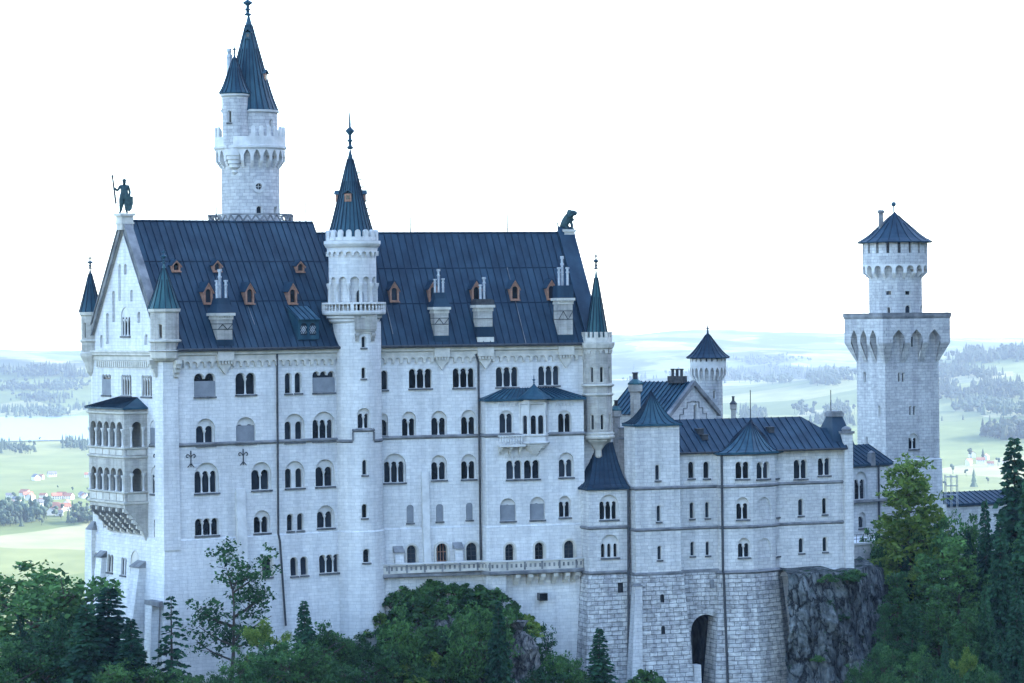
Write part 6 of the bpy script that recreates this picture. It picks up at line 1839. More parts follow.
# ---- low gate buildings left and right of it
def simple_house(nm, label, P0, ang, L, Wd, zb, ze, zr, px_win=None, mat=ASH2, hip=False):
    e_ = Vector((math.cos(ang), math.sin(ang))); p_ = Vector((-e_.y, e_.x)); root = thing(nm, label, "building", (P0.x, P0.y, zb))
    W = Wall([P0, P0 + e_ * L, P0 + e_ * L + p_ * Wd, P0 + p_ * Wd], True)
    if px_win:
        for a in px_win: winpx(W, root, *a[:4], a[4], a[5], only=0, bars=True)
    mb = MB(); W.sheet(mb, [(0, zb), (W.U, zb), (W.U, ze), (0, ze)], W.holes); mb.build("wall", mat, root)
    def q(u, v_, z): c = P0 + e_ * u + p_ * v_; return Vector((c.x, c.y, z))
    o = .4; s_ = (zr - ze) / (Wd / 2); mb = MB(); r0_, r1_ = (0 if not hip else 0, L if not hip else L - Wd * .35)
    A_, B_, C_, D_ = q(-.2, -o, ze), q(L + .3, -o, ze), q(r1_, Wd / 2, zr), q(r0_, Wd / 2, zr)
    mb.face([A_, B_, C_, D_]); mb.face([q(L + .3, Wd + o, ze), q(-.2, Wd + o, ze), D_, C_]); mb.face([B_, q(L + .3, Wd + o, ze), C_]); mb.face([q(-.2, Wd + o, ze), A_, D_])
    mb.face([A_, B_, B_ - up * .3, A_ - up * .3][::-1])
    n_ = int(L / .9); nn = (B_ - A_).cross(D_ - A_).normalized()
    for i in range(n_ + 1):
        a = A_.lerp(B_, i / n_); b = D_.lerp(C_, i / n_); tt = Vector((e_.x, e_.y, 0)) * .03
        mb.box8([a - tt, a + tt, b + tt, b - tt, a - tt + nn * .1, a + tt + nn * .1, b + tt + nn * .1, b - tt + nn * .1], 1)
    rf = mb.build("roof", [ROOF, SEAM], root)
    mb = MB(); W.sweep(mb, 0, W.u[1], [(0, ze - .5), (.25, ze - .35), (.25, ze - .1), (0, ze - .1)]); mb.build("cornice", LEDGE, root)
    return root, W
P0 = plan_at(848, 470, 398); gl_ = (plan_at(890, 470, 404) - P0)
gb, Wb = simple_house("gate_building", "low stone gate building with arched window and dark roof beside the gate tower", P0, math.atan2(gl_.y, gl_.x), gl_.length, 8, -48, zat(868, 464, 400), zat(860, 445, 404),
             [(854.5, 867.5, 471.5, 499.5, 2, 'blind'), (858.5, 866, 512, 528, 1, 'blind')])
mb = MB(); Wb.sweep(mb, 0, Wb.u[1], [(0, zat(868, 503, 400)), (.6, zat(868, 502, 400)), (.6, zat(868, 499.8, 400)), (0, zat(868, 499.6, 400))]); mb.build("balcony", LEDGE, gb)
mb = MB(); u_ = Wb.hit(877, 470, 0)[0]; mb.tube(Wb.P(u_, zat(877, 464, 400), .3), Wb.P(u_, -46, .3), .14, n=6); mb.build("rain_pipe", IRON, gb)
mb = MB(); c_ = Wb.P(Wb.hit(871, 468, 0)[0], zat(871, 466, 400), .1); mb.box(c_, .9, .7, 1.6, Vector((gl_.x, gl_.y))); mb.lathe(c_ + up * 1.6, [(.45, 0), (.5, .2), (.05, .5)], 8); mb.build("pillar", LEDGE, gb)
P1 = plan_at(947, 503, 424); P2 = plan_at(1040, 498, 432); dv = P2 - P1
simple_house("gatehouse_range", "long low gatehouse roof in dark blue metal right of the gate tower", P1, math.atan2(dv.y, dv.x), dv.length, 7, -48, zat(970, 503.5, 425), zat(970, 492, 428))
# scaffold at the foot of the gate tower
sc_p = plan_at(946, 490, 418); root = thing("scaffold", "small metal scaffold standing at the right foot of the gate tower", "scaffold", (sc_p.x, sc_p.y, -48))
zs_ = [zat(946, y, 418) for y in (475, 484, 493)]
for i in range(2):
    for j in range(3):
        x = sc_p.x + j * .85; y = sc_p.y + i * 1.2; mb = MB(); mb.tube((x, y, -48), (x, y, zs_[0]), .05, n=5); mb.build("pole", ZINC, root)
for z_ in zs_:
    for i in range(2): mb = MB(); mb.tube((sc_p.x, sc_p.y + i * 1.2, z_ - .3), (sc_p.x + 1.7, sc_p.y + i * 1.2, z_ - .3), .045, n=5); mb.build("rail", ZINC, root)
# retaining wall and forecourt below the gate building
R0 = plan_at(851, 545, 384); R1_ = plan_at(905, 545, 392); W = Wall([R0, R1_]); z1 = zat(870, 543, 386)
rt = thing("retaining_wall", "low stone retaining wall with iron railing below the gate building", "wall", (R0.x, R0.y, -48))
mb = MB(); W.solid(mb, [(0, -52), (W.U, -52), (W.U, z1), (0, z1)], -8.0, 0); mb.build("wall", ASH2, rt)
mb = MB(); W.sweep(mb, 0, W.U, [(0, z1 - .25), (.15, z1 - .2), (.15, z1 + .1), (-.6, z1 + .1)]); mb.build("coping", TRIM, rt)
mb = MB()
for i in range(9): mb.tube(W.P(W.U * i / 8, z1 + .1, -.2, 0), W.P(W.U * i / 8, z1 + 1.2, -.2, 0), .035, n=5)
for h_ in (.6, 1.2): mb.tube(W.P(0, z1 + h_, -.2, 0), W.P(W.U, z1 + h_, -.2, 0), .035, n=5)
mb.build("railing", IRON, rt)
# ================================================================ TERRAIN
def smooth(t): t = max(0.0, min(1.0, t)); return t * t * (3 - 2 * t)
PLAIN = -180.0
spine = [(-48, 345), (-18, 352), (12, 362), (45, 372), (80, 402), (130, 430)]
def seg_dist(x, y):
    best = 1e9
    for (ax, ay), (bx, by) in zip(spine, spine[1:]):
        dx, dy = bx - ax, by - ay; t = max(0, min(1, ((x - ax) * dx + (y - ay) * dy) / (dx * dx + dy * dy)))
        best = min(best, math.hypot(x - ax - dx * t, y - ay - dy * t))
    return best
def nz(x, y, s, o=4): return noise.fractal(Vector((x / s, y / s, 3.7)), 0.9, 2.1, o)
def gauss(x, y, cx, cy_, sx, sy): return math.exp(-((x - cx) / sx) ** 2 - ((y - cy_) / sy) ** 2)
LAKE = [(-3500, 4350), (-1200, 4420), (-500, 4560), (100, 5150), (420, 5500), (760, 5650), (1250, 5500), (1500, 6400), (1150, 7300), (500, 7700), (100, 7350), (-300, 6300), (-700, 5750), (-1500, 5650), (-3500, 5900)]
def ground_h(x, y):
    h = PLAIN
    r = math.hypot(x, y)
    if r > 2300:
        inl = 0.0
        far = smooth((y - 5600) / 3500)
        h += max(0, nz(x, y, 1500, 5)) * 26 * smooth((y - 5900) / 1500)
        h += far * 18 + 10 * smooth((y - 9000) / 4500) + nz(x, y, 2000, 5) * 52 * smooth((y - 7200) / 3500)
        h += 132 * gauss(x, y, 1330, 6100, 640, 800) + 46 * gauss(x, y, 1050, 4300, 380, 420) + 30 * gauss(x, y, 900, 5200, 260, 500)
        h += 98 * gauss(x, y, -1500, 7600, 900, 900) + 46 * gauss(x, y, -1000, 6700, 420, 400)
        h += 38 * gauss(x, y, 700, 9200, 700, 700) + 100 * gauss(x, y, 1150, 12000, 900, 1300) + 72 * gauss(x, y, -300, 11500, 900, 900) + 66 * gauss(x, y, 500, 10300, 420, 500) + 34 * gauss(x, y, 2300, 11000, 1200, 1500)
        if 2300 < y < 4300: h += max(0, nz(x, y, 420, 3)) * 6
    d = seg_dist(x, y)
    k = 1 - smooth((d - (60 if y < 372 else 16)) / (330 if y > 372 else 200))
    base = -47 + 4.5 * smooth((-5 - x) / 20) + 15 * math.exp(-((x - 78) / 26) ** 2 - ((y - 402) / 24) ** 2) 
    hill = (base - PLAIN) * k
    if d < 150: hill += nz(x, y, 18) * 2.2 * smooth((d - 14) / 15) * k
    h = h + hill if k > 0 else h
    # mountain flank east of the castle, outside the picture, and the gorge side
    mt = smooth((x - 240 - max(0, y - 600) * 0.2) / 330) * smooth((1150 - y) / 500) * smooth((y + 1500) / 600) * smooth((2600 - x) / 900)
    if mt > 0: h += mt * (480 + 45 * nz(x, y, 160, 5))
    if y < 120: h += smooth((120 - y) / 500) * 60 * (1 - mt)
    return h
def axis(lo, hi, cells):
    pass
xs = [i * 5.0 - 120 for i in range(57)]
st = 5.0
x = xs[-1]
while x < 9000: st *= 1.075; x += st; xs.append(x)
st = 5.0; x = xs[0]; lft = []
while x > -9000: st *= 1.075; x -= st; lft.append(x)
xs = lft[::-1] + xs
ys = [260 + i * 5.0 for i in range(45)]
st = 5.0; y = ys[-1]
while y < 16000: st = min(st * 1.05, 420); y += st; ys.append(y)
st = 5.0; y = ys[0]; lft = []
while y > -3500: st *= 1.1; y -= st; lft.append(y)
ys = lft[::-1] + ys
verts = [(x, y, ground_h(x, y)) for y in ys for x in xs]
nx = len(xs)
faces = [(j * nx + i, j * nx + i + 1, (j + 1) * nx + i + 1, (j + 1) * nx + i) for j in range(len(ys) - 1) for i in range(nx - 1)]
me = bpy.data.meshes.new("ground"); me.from_pydata(verts, [], faces); me.polygons.foreach_set("use_smooth", [True] * len(faces)); me.update()
ground = bpy.data.objects.new("ground", me); COL.objects.link(ground); structure(ground)
# ground material: near forest floor, far patchwork of meadows and woods
m, nt, bs = newmat("meadows_and_forest_floor")
geo = nt.nodes.new("ShaderNodeNewGeometry"); pos = geo.outputs["Position"]
vo = nt.nodes.new("ShaderNodeTexVoronoi"); vo.feature = 'F1'; vo.inputs["Scale"].default_value = 1.0
vn = tex_noise(nt, mapping(nt, pos, (0.004, 0.004, 0)), 1.0, 3)
v1 = mapping(nt, pos, (0.0042, 0.0024, 0.0))
mixv = nt.nodes.new("ShaderNodeVectorMath"); mixv.operation = 'MULTIPLY_ADD'
lnk(nt, vn.outputs["Color"], mixv.inputs[0]); mixv.inputs[1].default_value = (0.5, 0.5, 0); lnk(nt, v1, mixv.inputs[2])
lnk(nt, mixv.outputs[0], vo.inputs["Vector"])
sepc = nt.nodes.new("ShaderNodeSeparateColor"); lnk(nt, vo.outputs["Color"], sepc.inputs[0])
r = ramp(nt, [(0.0, (0.085, 0.115, 0.035)), (0.3, (0.14, 0.17, 0.055)), (0.55, (0.20, 0.21, 0.085)), (0.75, (0.27, 0.26, 0.14)), (0.88, (0.10, 0.13, 0.04)), (1.0, (0.165, 0.185, 0.07))])
lnk(nt, sepc.outputs[0], r.inputs[0])
n2 = tex_noise(nt, mapping(nt, pos, (0.02, 0.012, 0)), 1.0, 5)
r2 = ramp(nt, [(0.35, (0.8, 0.82, 0.8)), (0.7, (1.1, 1.08, 1.1))]); lnk(nt, n2.outputs["Fac"], r2.inputs[0])
c = mixcol(nt, 1.0, r.outputs[0], r2.outputs[0], 'MULTIPLY')
n3 = tex_noise(nt, mapping(nt, pos, (0.0016, 0.0011, 0)), 1.0, 6, 0.6)   # woodland on the far hills
sx = nt.nodes.new("ShaderNodeSeparateXYZ"); lnk(nt, pos, sx.inputs[0])
mr = nt.nodes.new("ShaderNodeMapRange"); mr.inputs[1].default_value = 5600; mr.inputs[2].default_value = 7200; lnk(nt, sx.outputs[1], mr.inputs[0])
rw = ramp(nt, [(0.47, (0, 0, 0)), (0.52, (1, 1, 1))]); lnk(nt, n3.outputs["Fac"], rw.inputs[0])
mu = nt.nodes.new("ShaderNodeMath"); mu.operation = 'MULTIPLY'; lnk(nt, rw.outputs[0], mu.inputs[0]); lnk(nt, mr.outputs[0], mu.inputs[1])
c = mixcol(nt, mu.outputs[0], c, (0.02, 0.035, 0.02))
nf = tex_noise(nt, pos, 0.15, 6); rf_ = ramp(nt, [(0.3, (0.02, 0.025, 0.015)), (0.7, (0.06, 0.075, 0.03))]); lnk(nt, nf.outputs["Fac"], rf_.inputs[0])
mr2 = nt.nodes.new("ShaderNodeMapRange"); mr2.inputs[1].default_value = -172; mr2.inputs[2].default_value = -150; lnk(nt, sx.outputs[2], mr2.inputs[0])
mr3 = nt.nodes.new("ShaderNodeMapRange"); mr3.inputs[1].default_value = 2300; mr3.inputs[2].default_value = 1300; lnk(nt, sx.outputs[1], mr3.inputs[0])
mu2 = nt.nodes.new("ShaderNodeMath"); mu2.operation = 'MULTIPLY'; lnk(nt, mr2.outputs[0], mu2.inputs[0]); lnk(nt, mr3.outputs[0], mu2.inputs[1])
c = mixcol(nt, mu2.outputs[0], c, rf_.outputs[0])
lnk(nt, c, bs.inputs["Base Color"]); bs.inputs["Roughness"].default_value = 0.95; bs.inputs["Specular IOR Level"].default_value = 0.1
me.materials.append(m)

# lake
m, nt, bs = newmat("lake_water"); bs.inputs["Base Color"].default_value = (0.06, 0.09, 0.10, 1); bs.inputs["Roughness"].default_value = 0.3
mb = MB(); mb.face([(x, y, -178.6) for x, y in LAKE]); lk_ = mb.build("lake", m); structure(lk_)

def ground_at(px, py):
    a, b = level(px, py); Y = 700.0
    while Y < 15500:
        if -b / F * Y <= ground_h(a / F * Y, Y): break
        Y *= 1.01
    lo, hi = Y / 1.01, Y
    for _ in range(24):
        mid = (lo + hi) / 2
        if -b / F * mid <= ground_h(a / F * mid, mid): hi = mid
        else: lo = mid
    return Vector((a / F * hi, hi, ground_h(a / F * hi, hi)))

# ---- the two rocks that carry the castle
def rock(name, label, cx, cy_, fx, fy, zb, zt, seed, mat, cat="rock", sharp=1.0, top=None, n=90, amp=1.7):
    mb = MB(); rows = []
    r_ = random.Random(seed)
    for j in range(46):
        t = j / 45; row = []
        for i in range(n):
            a = 2 * PI * i / n; k = (1 - .3 * t) * (1 - t ** 5) ** .6 if t < 1 else 0.02
            d = Vector((math.cos(a), math.sin(a)))
            q = Vector((cx + d.x * fx * k, cy_ + d.y * fy * k, zb + (zt - zb) * t))
            nn = noise.fractal(q * 0.2 + Vector((seed, 0, 0)), 0.6, 2.2, 6) * amp + (noise.ridged_multi_fractal(q * .22 + Vector((0, seed, 0)), .7, 2.2, 5, 1.0, 2.0) - 1.2) * amp * .4 + round(noise.noise(q * .5) * 4) / 4 * amp * .35
            q += Vector((d.x, d.y, 0.25)) * nn
            row.append(q)
        rows.append(row)
    mb.grid(rows, 0, True); mb.face(rows[-1])
    return mb
oc_ = at(452, 600, 341)
mb = rock("rock_outcrop", None, oc_.x, 341.5, 9.6, 6.2, -56, zat(450, 617, 341), 4.0, PROCK)
outc = mb.build("rock_outcrop", CRAG); structure(outc)
mb = rock("rock_outcrop", None, xat(518, 650, 337), 337.0, 2.6, 2.6, -58, zat(515, 618, 337), 9.0, PROCK, amp=1.3)
outc2 = mb.build("rock_outcrop", CRAG); structure(outc2)
mb = rock("rock_outcrop", None, xat(345, 640, 334), 335, 7.5, 4.5, -58, zat(345, 640, 334), 14.0, PROCK)
o3 = mb.build("rock_outcrop", CRAG); structure(o3)
# cliff under the right wing: a displaced steep face
cl = [plan_at(787, 600, 351), plan_at(800, 600, 350.5), plan_at(826, 600, 352.5), plan_at(852, 600, 355), plan_at(876, 600, 368), plan_at(905, 600, 386)]
Wc = Wall(cl); mb = MB(); rows = []
ztc = zat(815, 570, 356)
for j in range(91):
    t = j / 90; row = []
    for i in range(151):
        u = Wc.U * i / 150; z = ztc - t * 24 - 0.0
        top_drop = 0.7 * max(0, i / 150 - .5) * 14 * (1 - t)
        q = Vector((*Wc.P(u, 0, 0.1 + t * 2.2, Wc.seg(u)).xy, z - top_drop))
        nn = noise.fractal(Vector((q.x, q.y, q.z * 0.4)) * 0.2, 0.9, 2.2, 7) * 1.1
        nn += (round(noise.noise(Vector((q.x * .5 + q.z * .12, q.y * .5, q.z * .22))) * 4) / 4) * 0.5 + noise.noise(q * 1.6) * .2
        vq = Vector((q.x * .34 + q.z * .08, q.y * .3, q.z * .22)); dv_ = noise.voronoi(vq)[0]; nn += dv_[0] * 2.0 - min(.35, dv_[1] - dv_[0]) * -1.6 - .9
        vq2 = vq * 2.7; dv_ = noise.voronoi(vq2)[0]; nn += min(.25, dv_[1] - dv_[0]) * 1.1
        if j == 0: nn = -0.2
        q += Vector((0.3, -0.9, 0)) * nn * min(1, .2 + t * 6) + Vector((0, 0, 1)) * noise.noise(q * 0.3) * 0.7
        row.append(q)
    rows.append(row)
back = [Vector((q.x - .5, q.y + 9, q.z + .2)) for q in rows[0]]
mb.grid([back] + rows); cliff = mb.build("cliff", CLIFF, smooth=False); structure(cliff)

# ================================================================ TREES
def leaf_quads(mb, c, rad, n, s, rr, mi=0, vz=0.5):
    for _ in range(n):
        while True:
            q = Vector((rr.uniform(-1, 1), rr.uniform(-1, 1), rr.uniform(-1, 1)))
            if q.length < 1: break
        p = c + Vector((q.x * rad, q.y * rad, q.z * rad * vz - (q.x * q.x + q.y * q.y) * rad * .25))
        a = Vector((rr.gauss(0, 1), rr.gauss(0, 1), rr.gauss(0, 0.6))).normalized(); b = a.orthogonal().normalized()
        b = (Matrix.Rotation(rr.uniform(0, 6.28), 3, a) @ b)
        k = s * (rr.uniform(0.5, 1.0) if rr.random() < .8 else rr.uniform(1.1, 1.7))
        mb.face([p - a * k * 0.6, p + b * k * 0.32, p + a * k * 0.6, p - b * k * 0.32], mi)
def broadleaf_meshes(seed, h=10.0, rad=4.2, leaves=72, clumps=125, s=0.3, base=0.25, crown_k=1.0, wood=1.0):
    rr = random.Random(seed); tr = MB(); cr = MB()
    top = Vector((rr.uniform(-.4, .4), rr.uniform(-.4, .4), h * 0.72))
    prev = Vector((0, 0, -0.6)); r0 = h * 0.026 * wood
    for i in range(1, 6):
        q = top * (i / 5) + Vector((rr.uniform(-.15, .15), rr.uniform(-.15, .15), 0)); tr.tube(prev, q, r0 * (1 - (i - 1) * .16), r0 * (1 - i * .16), 7, 0, False); prev = q
    ends = []
    for k in range(15):
        z = h * rr.uniform(base, .7); a = rr.uniform(0, 6.28); st = top * (z / top.z)
        L = rad * (0.55 + .5 * math.sin(PI * min(1, (z / h - base + .18) / (1 - base)))) * rr.uniform(.7, 1.05)
        en = st + Vector((math.cos(a) * L, math.sin(a) * L, L * rr.uniform(.3, .85)))
        md = st.lerp(en, .5) + Vector((0, 0, -.15 * L * .3)); tr.tube(st, md, r0 * .42, r0 * .3, 5, 0, False); tr.tube(md, en, r0 * .3, r0 * .1, 5, 0, False)
        for f in (.55, .8, 1.0): ends.append(st.lerp(en, f))
        for j in range(3):
            b = md.lerp(en, rr.uniform(0, 1)); e2_ = b + Vector((rr.uniform(-1, 1), rr.uniform(-1, 1), rr.uniform(-.1, .9))) * L * .45; tr.tube(b, e2_, r0 * .14, r0 * .05, 4, 0, False); ends.append(e2_)
    for j in range(9): ends.append(Vector((rr.uniform(-.3, .3) * rad, rr.uniform(-.3, .3) * rad, h * rr.uniform(.74, .97))))
    for i in range(clumps):
        c = rr.choice(ends) + Vector((rr.gauss(0, .32), rr.gauss(0, .32), rr.gauss(0, .3)))
        leaf_quads(cr, c, rr.uniform(.6, 1.25) * crown_k, rr.randint(int(leaves * .6), leaves), s, rr)
    return tr, cr
def upright_meshes(seed, h=14.0, rad=4.3, clumps=520, s=.3):
    rr = random.Random(seed); tr = MB(); cr = MB(); tr.tube((0, 0, -.6), (0, 0, h * .95), h * .02, .03, 7, 0, False)
    for k in range(46):
        z = h * (.1 + .84 * k / 46); a = k * 2.4 + rr.uniform(-.4, .4); L = rad * (1.04 - z / h) ** .72 * rr.uniform(.7, 1.12); en = Vector((math.cos(a) * L, math.sin(a) * L, z + L * rr.uniform(.05, .4)))
        tr.tube((0, 0, z), en, .07, .02, 4, 0, False)
        for j in range(max(3, int(clumps / 46 * (.45 + L / rad)))):
            f = rr.uniform(.3, 1.05); c = Vector((0, 0, z)).lerp(en, f) + Vector((rr.gauss(0, .3), rr.gauss(0, .3), rr.gauss(0, .22)))
            leaf_quads(cr, c, rr.uniform(.4, .85), rr.randint(16, 34), s, rr, 0, .4)
    return tr, cr
def spruce_meshes(seed, h=14.0, rad=2.6, levels=44, sparse=1.15, s=0.55):
    rr = random.Random(seed); tr = MB(); cr = MB()
    tr.tube((0, 0, -.6), (0, 0, h * .98), h * .017, .02, 7, 0, False)
    for i in range(levels):
        t = i / (levels - 1); z = h * (.05 + .93 * t); R_ = rad * (1 - t) ** .85 * rr.uniform(.8, 1.1) + .12
        nb = max(4, int((10 - 4 * t) * sparse)); a0 = rr.uniform(0, 6.28)
        for k in range(nb):
            a = a0 + 2 * PI * k / nb + rr.uniform(-.25, .25); L = R_ * rr.uniform(.65, 1.12)
            zj = rr.uniform(-.5, .5) * h / levels
            dv = Vector((math.cos(a), math.sin(a), 0)); tv = Vector((-dv.y, dv.x, 0)); st = Vector((0, 0, z + zj)); droop = .28 + .25 * (1 - t)
            m_ = max(2, int(L / .28))
            if k % 2 == 0: tr.tube(st, st + dv * L * .8 - Vector((0, 0, droop * L * .6)), .03, .012, 4, 0, False)
            for j in range(m_):
                f = (j + .6) / m_; c = st + dv * L * f - Vector((0, 0, droop * L * (f ** 1.5) - .1 * L * f * f))
                w = (.55 * (1 - f) + .22) * min(1, L) 
                for sg in (-1, 0, 1):
                    d2 = (dv * .75 + tv * sg * .9 + Vector((0, 0, -.35 + rr.uniform(-.2, .25)))).normalized(); k_ = s * rr.uniform(.7, 1.2) * (0.6 + w * .6)
                    n_ = d2.cross(Vector((rr.gauss(0, 1), rr.gauss(0, 1), rr.gauss(0, .8)))).normalized() * .17 * k_ / .5
                    cr.face([c, c + d2 * k_ * .5 + n_, c + d2 * k_, c + d2 * k_ * .5 - n_])
    return tr, cr
def shrub_meshes(seed, n=26, s=.34):
    rr = random.Random(seed); tr = MB(); cr = MB()
    for k in range(7):
        a = rr.uniform(0, 6.28); e_ = Vector((math.cos(a) * rr.uniform(.3, .9), math.sin(a) * rr.uniform(.3, .9), rr.uniform(.6, 1.3))); tr.tube((0, 0, -.3), e_, .05, .015, 4, 0, False)
    for k in range(n):
        a = rr.uniform(0, 6.28); q = rr.uniform(0, 1) ** .6; c = Vector((math.cos(a) * q * 1.25, math.sin(a) * q * 1.25, (1 - q * q) * 1.25 * rr.uniform(.5, 1.1) + .15))
        leaf_quads(cr, c, rr.uniform(.3, .5), rr.randint(26, 44), s, rr)
    return tr, cr
def make_tree(nm, meshes, leaf, label, cat, group):
    tr, cr = meshes
    root = bpy.data.objects.new(nm, None); COL.objects.link(root); WLOC[root.name] = Vector((0, 0, 0)); tag(root, label, cat, group)
    t = tr.build("trunk" if nm != "shrub" else "stems", BARK, None, False, (0, 0, 0)); t.parent = root
    c = cr.build("crown" if nm != "shrub" else "foliage", leaf, None, False, (0, 0, 0)); c.parent = root
    return root
PROTO = {}
def proto(key, nm, fn, leaf, cat): PROTO[key] = dict(nm=nm, fn=fn, leaf=leaf, cat=cat, root=None)
proto('spruce', "spruce_tree", lambda: spruce_meshes(1), LEAF_S, "tree")
proto('spruce_b', "spruce_tree", lambda: spruce_meshes(5, 14, 3.2, 40, 1.2, .6), LEAF_S, "tree")
proto('spruce_thin', "spruce_tree", lambda: spruce_meshes(3, 10, 1.9, 22, .75, .5), LEAF_S, "tree")
proto('broad', "broadleaf_tree", lambda: broadleaf_meshes(11), LEAF_B, "tree")
proto('broad_b', "broadleaf_tree", lambda: broadleaf_meshes(23, 10, 3.6, 60, 140, .31), LEAF_B, "tree")
proto('yellow', "broadleaf_tree", lambda: broadleaf_meshes(31, 14, 4.9, 84, 330, .32, .1, 1.1), LEAF_Y, "tree")
proto('upright', "broadleaf_tree", lambda: upright_meshes(61), LEAF_Y, "tree")
proto('beech', "broadleaf_tree", lambda: upright_meshes(77, 14, 4.0, 420, .32), LEAF_B, "tree")
proto('sparse', "broadleaf_tree", lambda: broadleaf_meshes(44, 12, 2.9, 30, 150, .26, .22, .8, .62), LEAF_B, "tree")
proto('shrub', "shrub", lambda: shrub_meshes(2), LEAF_SH, "shrub")
proto('shrub_b', "shrub", lambda: shrub_meshes(8, 30, .3), LEAF_SH, "shrub")
proto('shrub_y', "shrub", lambda: shrub_meshes(15, 24, .32), LEAF_Y, "shrub")
HREF = dict(spruce=14.0, spruce_b=14.0, spruce_thin=10.0, broad=10.0, broad_b=10.0, yellow=14.0, sparse=12.0, upright=14.0, beech=14.0, shrub=1.7, shrub_b=1.7, shrub_y=1.7)
def plant(key, x, y, z, h, wk, label, group=None):
    P_ = PROTO[key]
    if P_['root'] is None: P_['root'] = make_tree(P_['nm'], P_['fn'](), P_['leaf'], label, P_['cat'], group); r_ = P_['root']
    else:
        r_ = copy_thing(P_['root'], (0, 0, 0), label=label)
        if group: r_["group"] = group
        elif "group" in r_: del r_["group"]
    s_ = h / HREF[key]
    r_.location = (x, y, z); r_.scale = (s_ * wk, s_ * wk, s_); r_.rotation_euler = (0, 0, rng.uniform(0, 6.28))
    return r_
def tree_at(key, px, py, Y, label, group=None, wk=1.0, h=None):
    """crown top at the pixel; roots in the ground below"""
    top = at(px, py, Y); g = ground_h(top.x, Y) - .2
    return plant(key, top.x, Y, g, top.z - g, wk, label, group)

# bottom left
tree_at('broad', 36, 558, 318, "round dark broadleaf tree at the far left below the palace gable", wk=1.25)
tree_at('spruce', 108, 586, 299, "broad dark spruce standing before the foot of the palace's gable end", wk=2.2)
tree_at('spruce_b', 86, 604, 297, "shorter spruce close on the left of the broad dark spruce", wk=1.7)
tree_at('spruce_b', 131, 618, 296, "low spruce close on the right of the broad dark spruce", wk=1.6)
tree_at('spruce_thin', 171, 596, 301, "slim spruce with open tiers in front of the near palace corner", wk=1.25)
tree_at('sparse', 231, 531, 322, "thin-leaved tree with bare branches showing, tallest in front of the pale palace wall", wk=.95)
tree_at('yellow', 264, 618, 312, "yellow-green tree in the foreground below the thin-leaved tree", wk=.75)
tree_at('spruce_b', 304, 600, 314, "dark pointed conifer in the foreground right of the yellow-green tree", wk=1.15)
GF = "trees massed below the palace at the lower left"
LF = "dark green tree crowded into the wooded slope at the lower left"
for key, px, py, Y, wk in (('broad_b', 5, 640, 296, 1.0), ('broad', 68, 602, 312, 1.0), ('broad_b', 40, 622, 300, 1.0), ('spruce_b', 62, 612, 302, .9), ('broad', 140, 662, 297, .8), ('broad_b', 76, 640, 304, .9),
                           ('broad', 205, 668, 304, .8), ('broad_b', 240, 646, 310, .7), ('broad', 290, 632, 305, .8), ('broad_b', 322, 622, 318, .9), ('broad', 345, 632, 322, .85), ('broad_b', 180, 668, 296, .9), ('spruce', 20, 610, 310, .9),
                           ('broad', 120, 655, 294, .9), ('broad_b', 260, 655, 300, .9), ('broad', 370, 640, 322, .8), ('broad_b', 154, 664, 300, .7), ('broad', 330, 655, 306, .8)):
    tree_at(key, px, py, Y, LF, GF, wk)
# shrubs over the outcrop
GS = "shrubs covering the rock outcrop below the palace"
LS = "bushy green shrub among many on the rock outcrop below the terrace"
prof = [(336, 640), (352, 622), (372, 608), (392, 594), (415, 586), (440, 581), (462, 582), (486, 586), (502, 592), (518, 602), (530, 618), (538, 640)]
def ptop(px):
    for (a, b), (c, d_) in zip(prof, prof[1:]):
        if a <= px <= c: return b + (d_ - b) * (px - a) / (c - a)
    return 650
cnt = 0
for row in range(9):
    for px in range(340, 540, 13):
        x_ = px + rng.uniform(-6, 6); py = ptop(x_) + 3 + row * 12 + rng.uniform(-4, 4)
        if row > 0 and rng.random() < .12: continue
        if 502 < x_ < 532 and py > 622 and rng.random() < .85: continue
        if py > 700: continue
        Y = 345 - row * 1.75 - abs(x_ - 445) / 100 * 2.5 + rng.uniform(-.6, .6)
        h_ = rng.uniform(1.5, 2.7)
        q = at(x_, py, Y)
        plant(rng.choice(['shrub', 'shrub_b', 'shrub', 'shrub_b', 'shrub_y'] if rng.random() < .3 else ['shrub', 'shrub_b']), q.x, Y, q.z - h_ * .75, h_, rng.uniform(.85, 1.25), LS, GS); cnt += 1
tree_at('broad_b', 402, 606, 334, "small bushy tree at the left edge of the rock outcrop", wk=.55)
tree_at('broad', 480, 596, 333, "small dense tree near the crest of the rock outcrop", wk=.55)
tree_at('spruce_b', 498, 600, 331, "small dark conifer on the right shoulder of the rock outcrop", wk=.8)
GT = "small trees at the foot of the terrace wall"
for key, px, py, Y, wk in (('sparse', 545, 618, 342, .5), ('broad', 560, 648, 338, .75), ('broad_b', 578, 660, 336, .7), ('broad', 540, 660, 334, .7)):
    tree_at(key, px, py, Y, "leafy small tree at the foot of the bare wall under the terrace", GT, wk)
tree_at('spruce', 599, 627, 336, "small pointed spruce in front of the rough base of the annex", wk=1.5)
tree_at('shrub_b', 646, 668, 336, "light green bush at the bottom before the square tower base", wk=1.0) if False else plant('shrub_b', xat(646, 680, 338), 338, zat(646, 692, 338), 3.2, 1.0, "light green bush at the bottom before the square tower base")
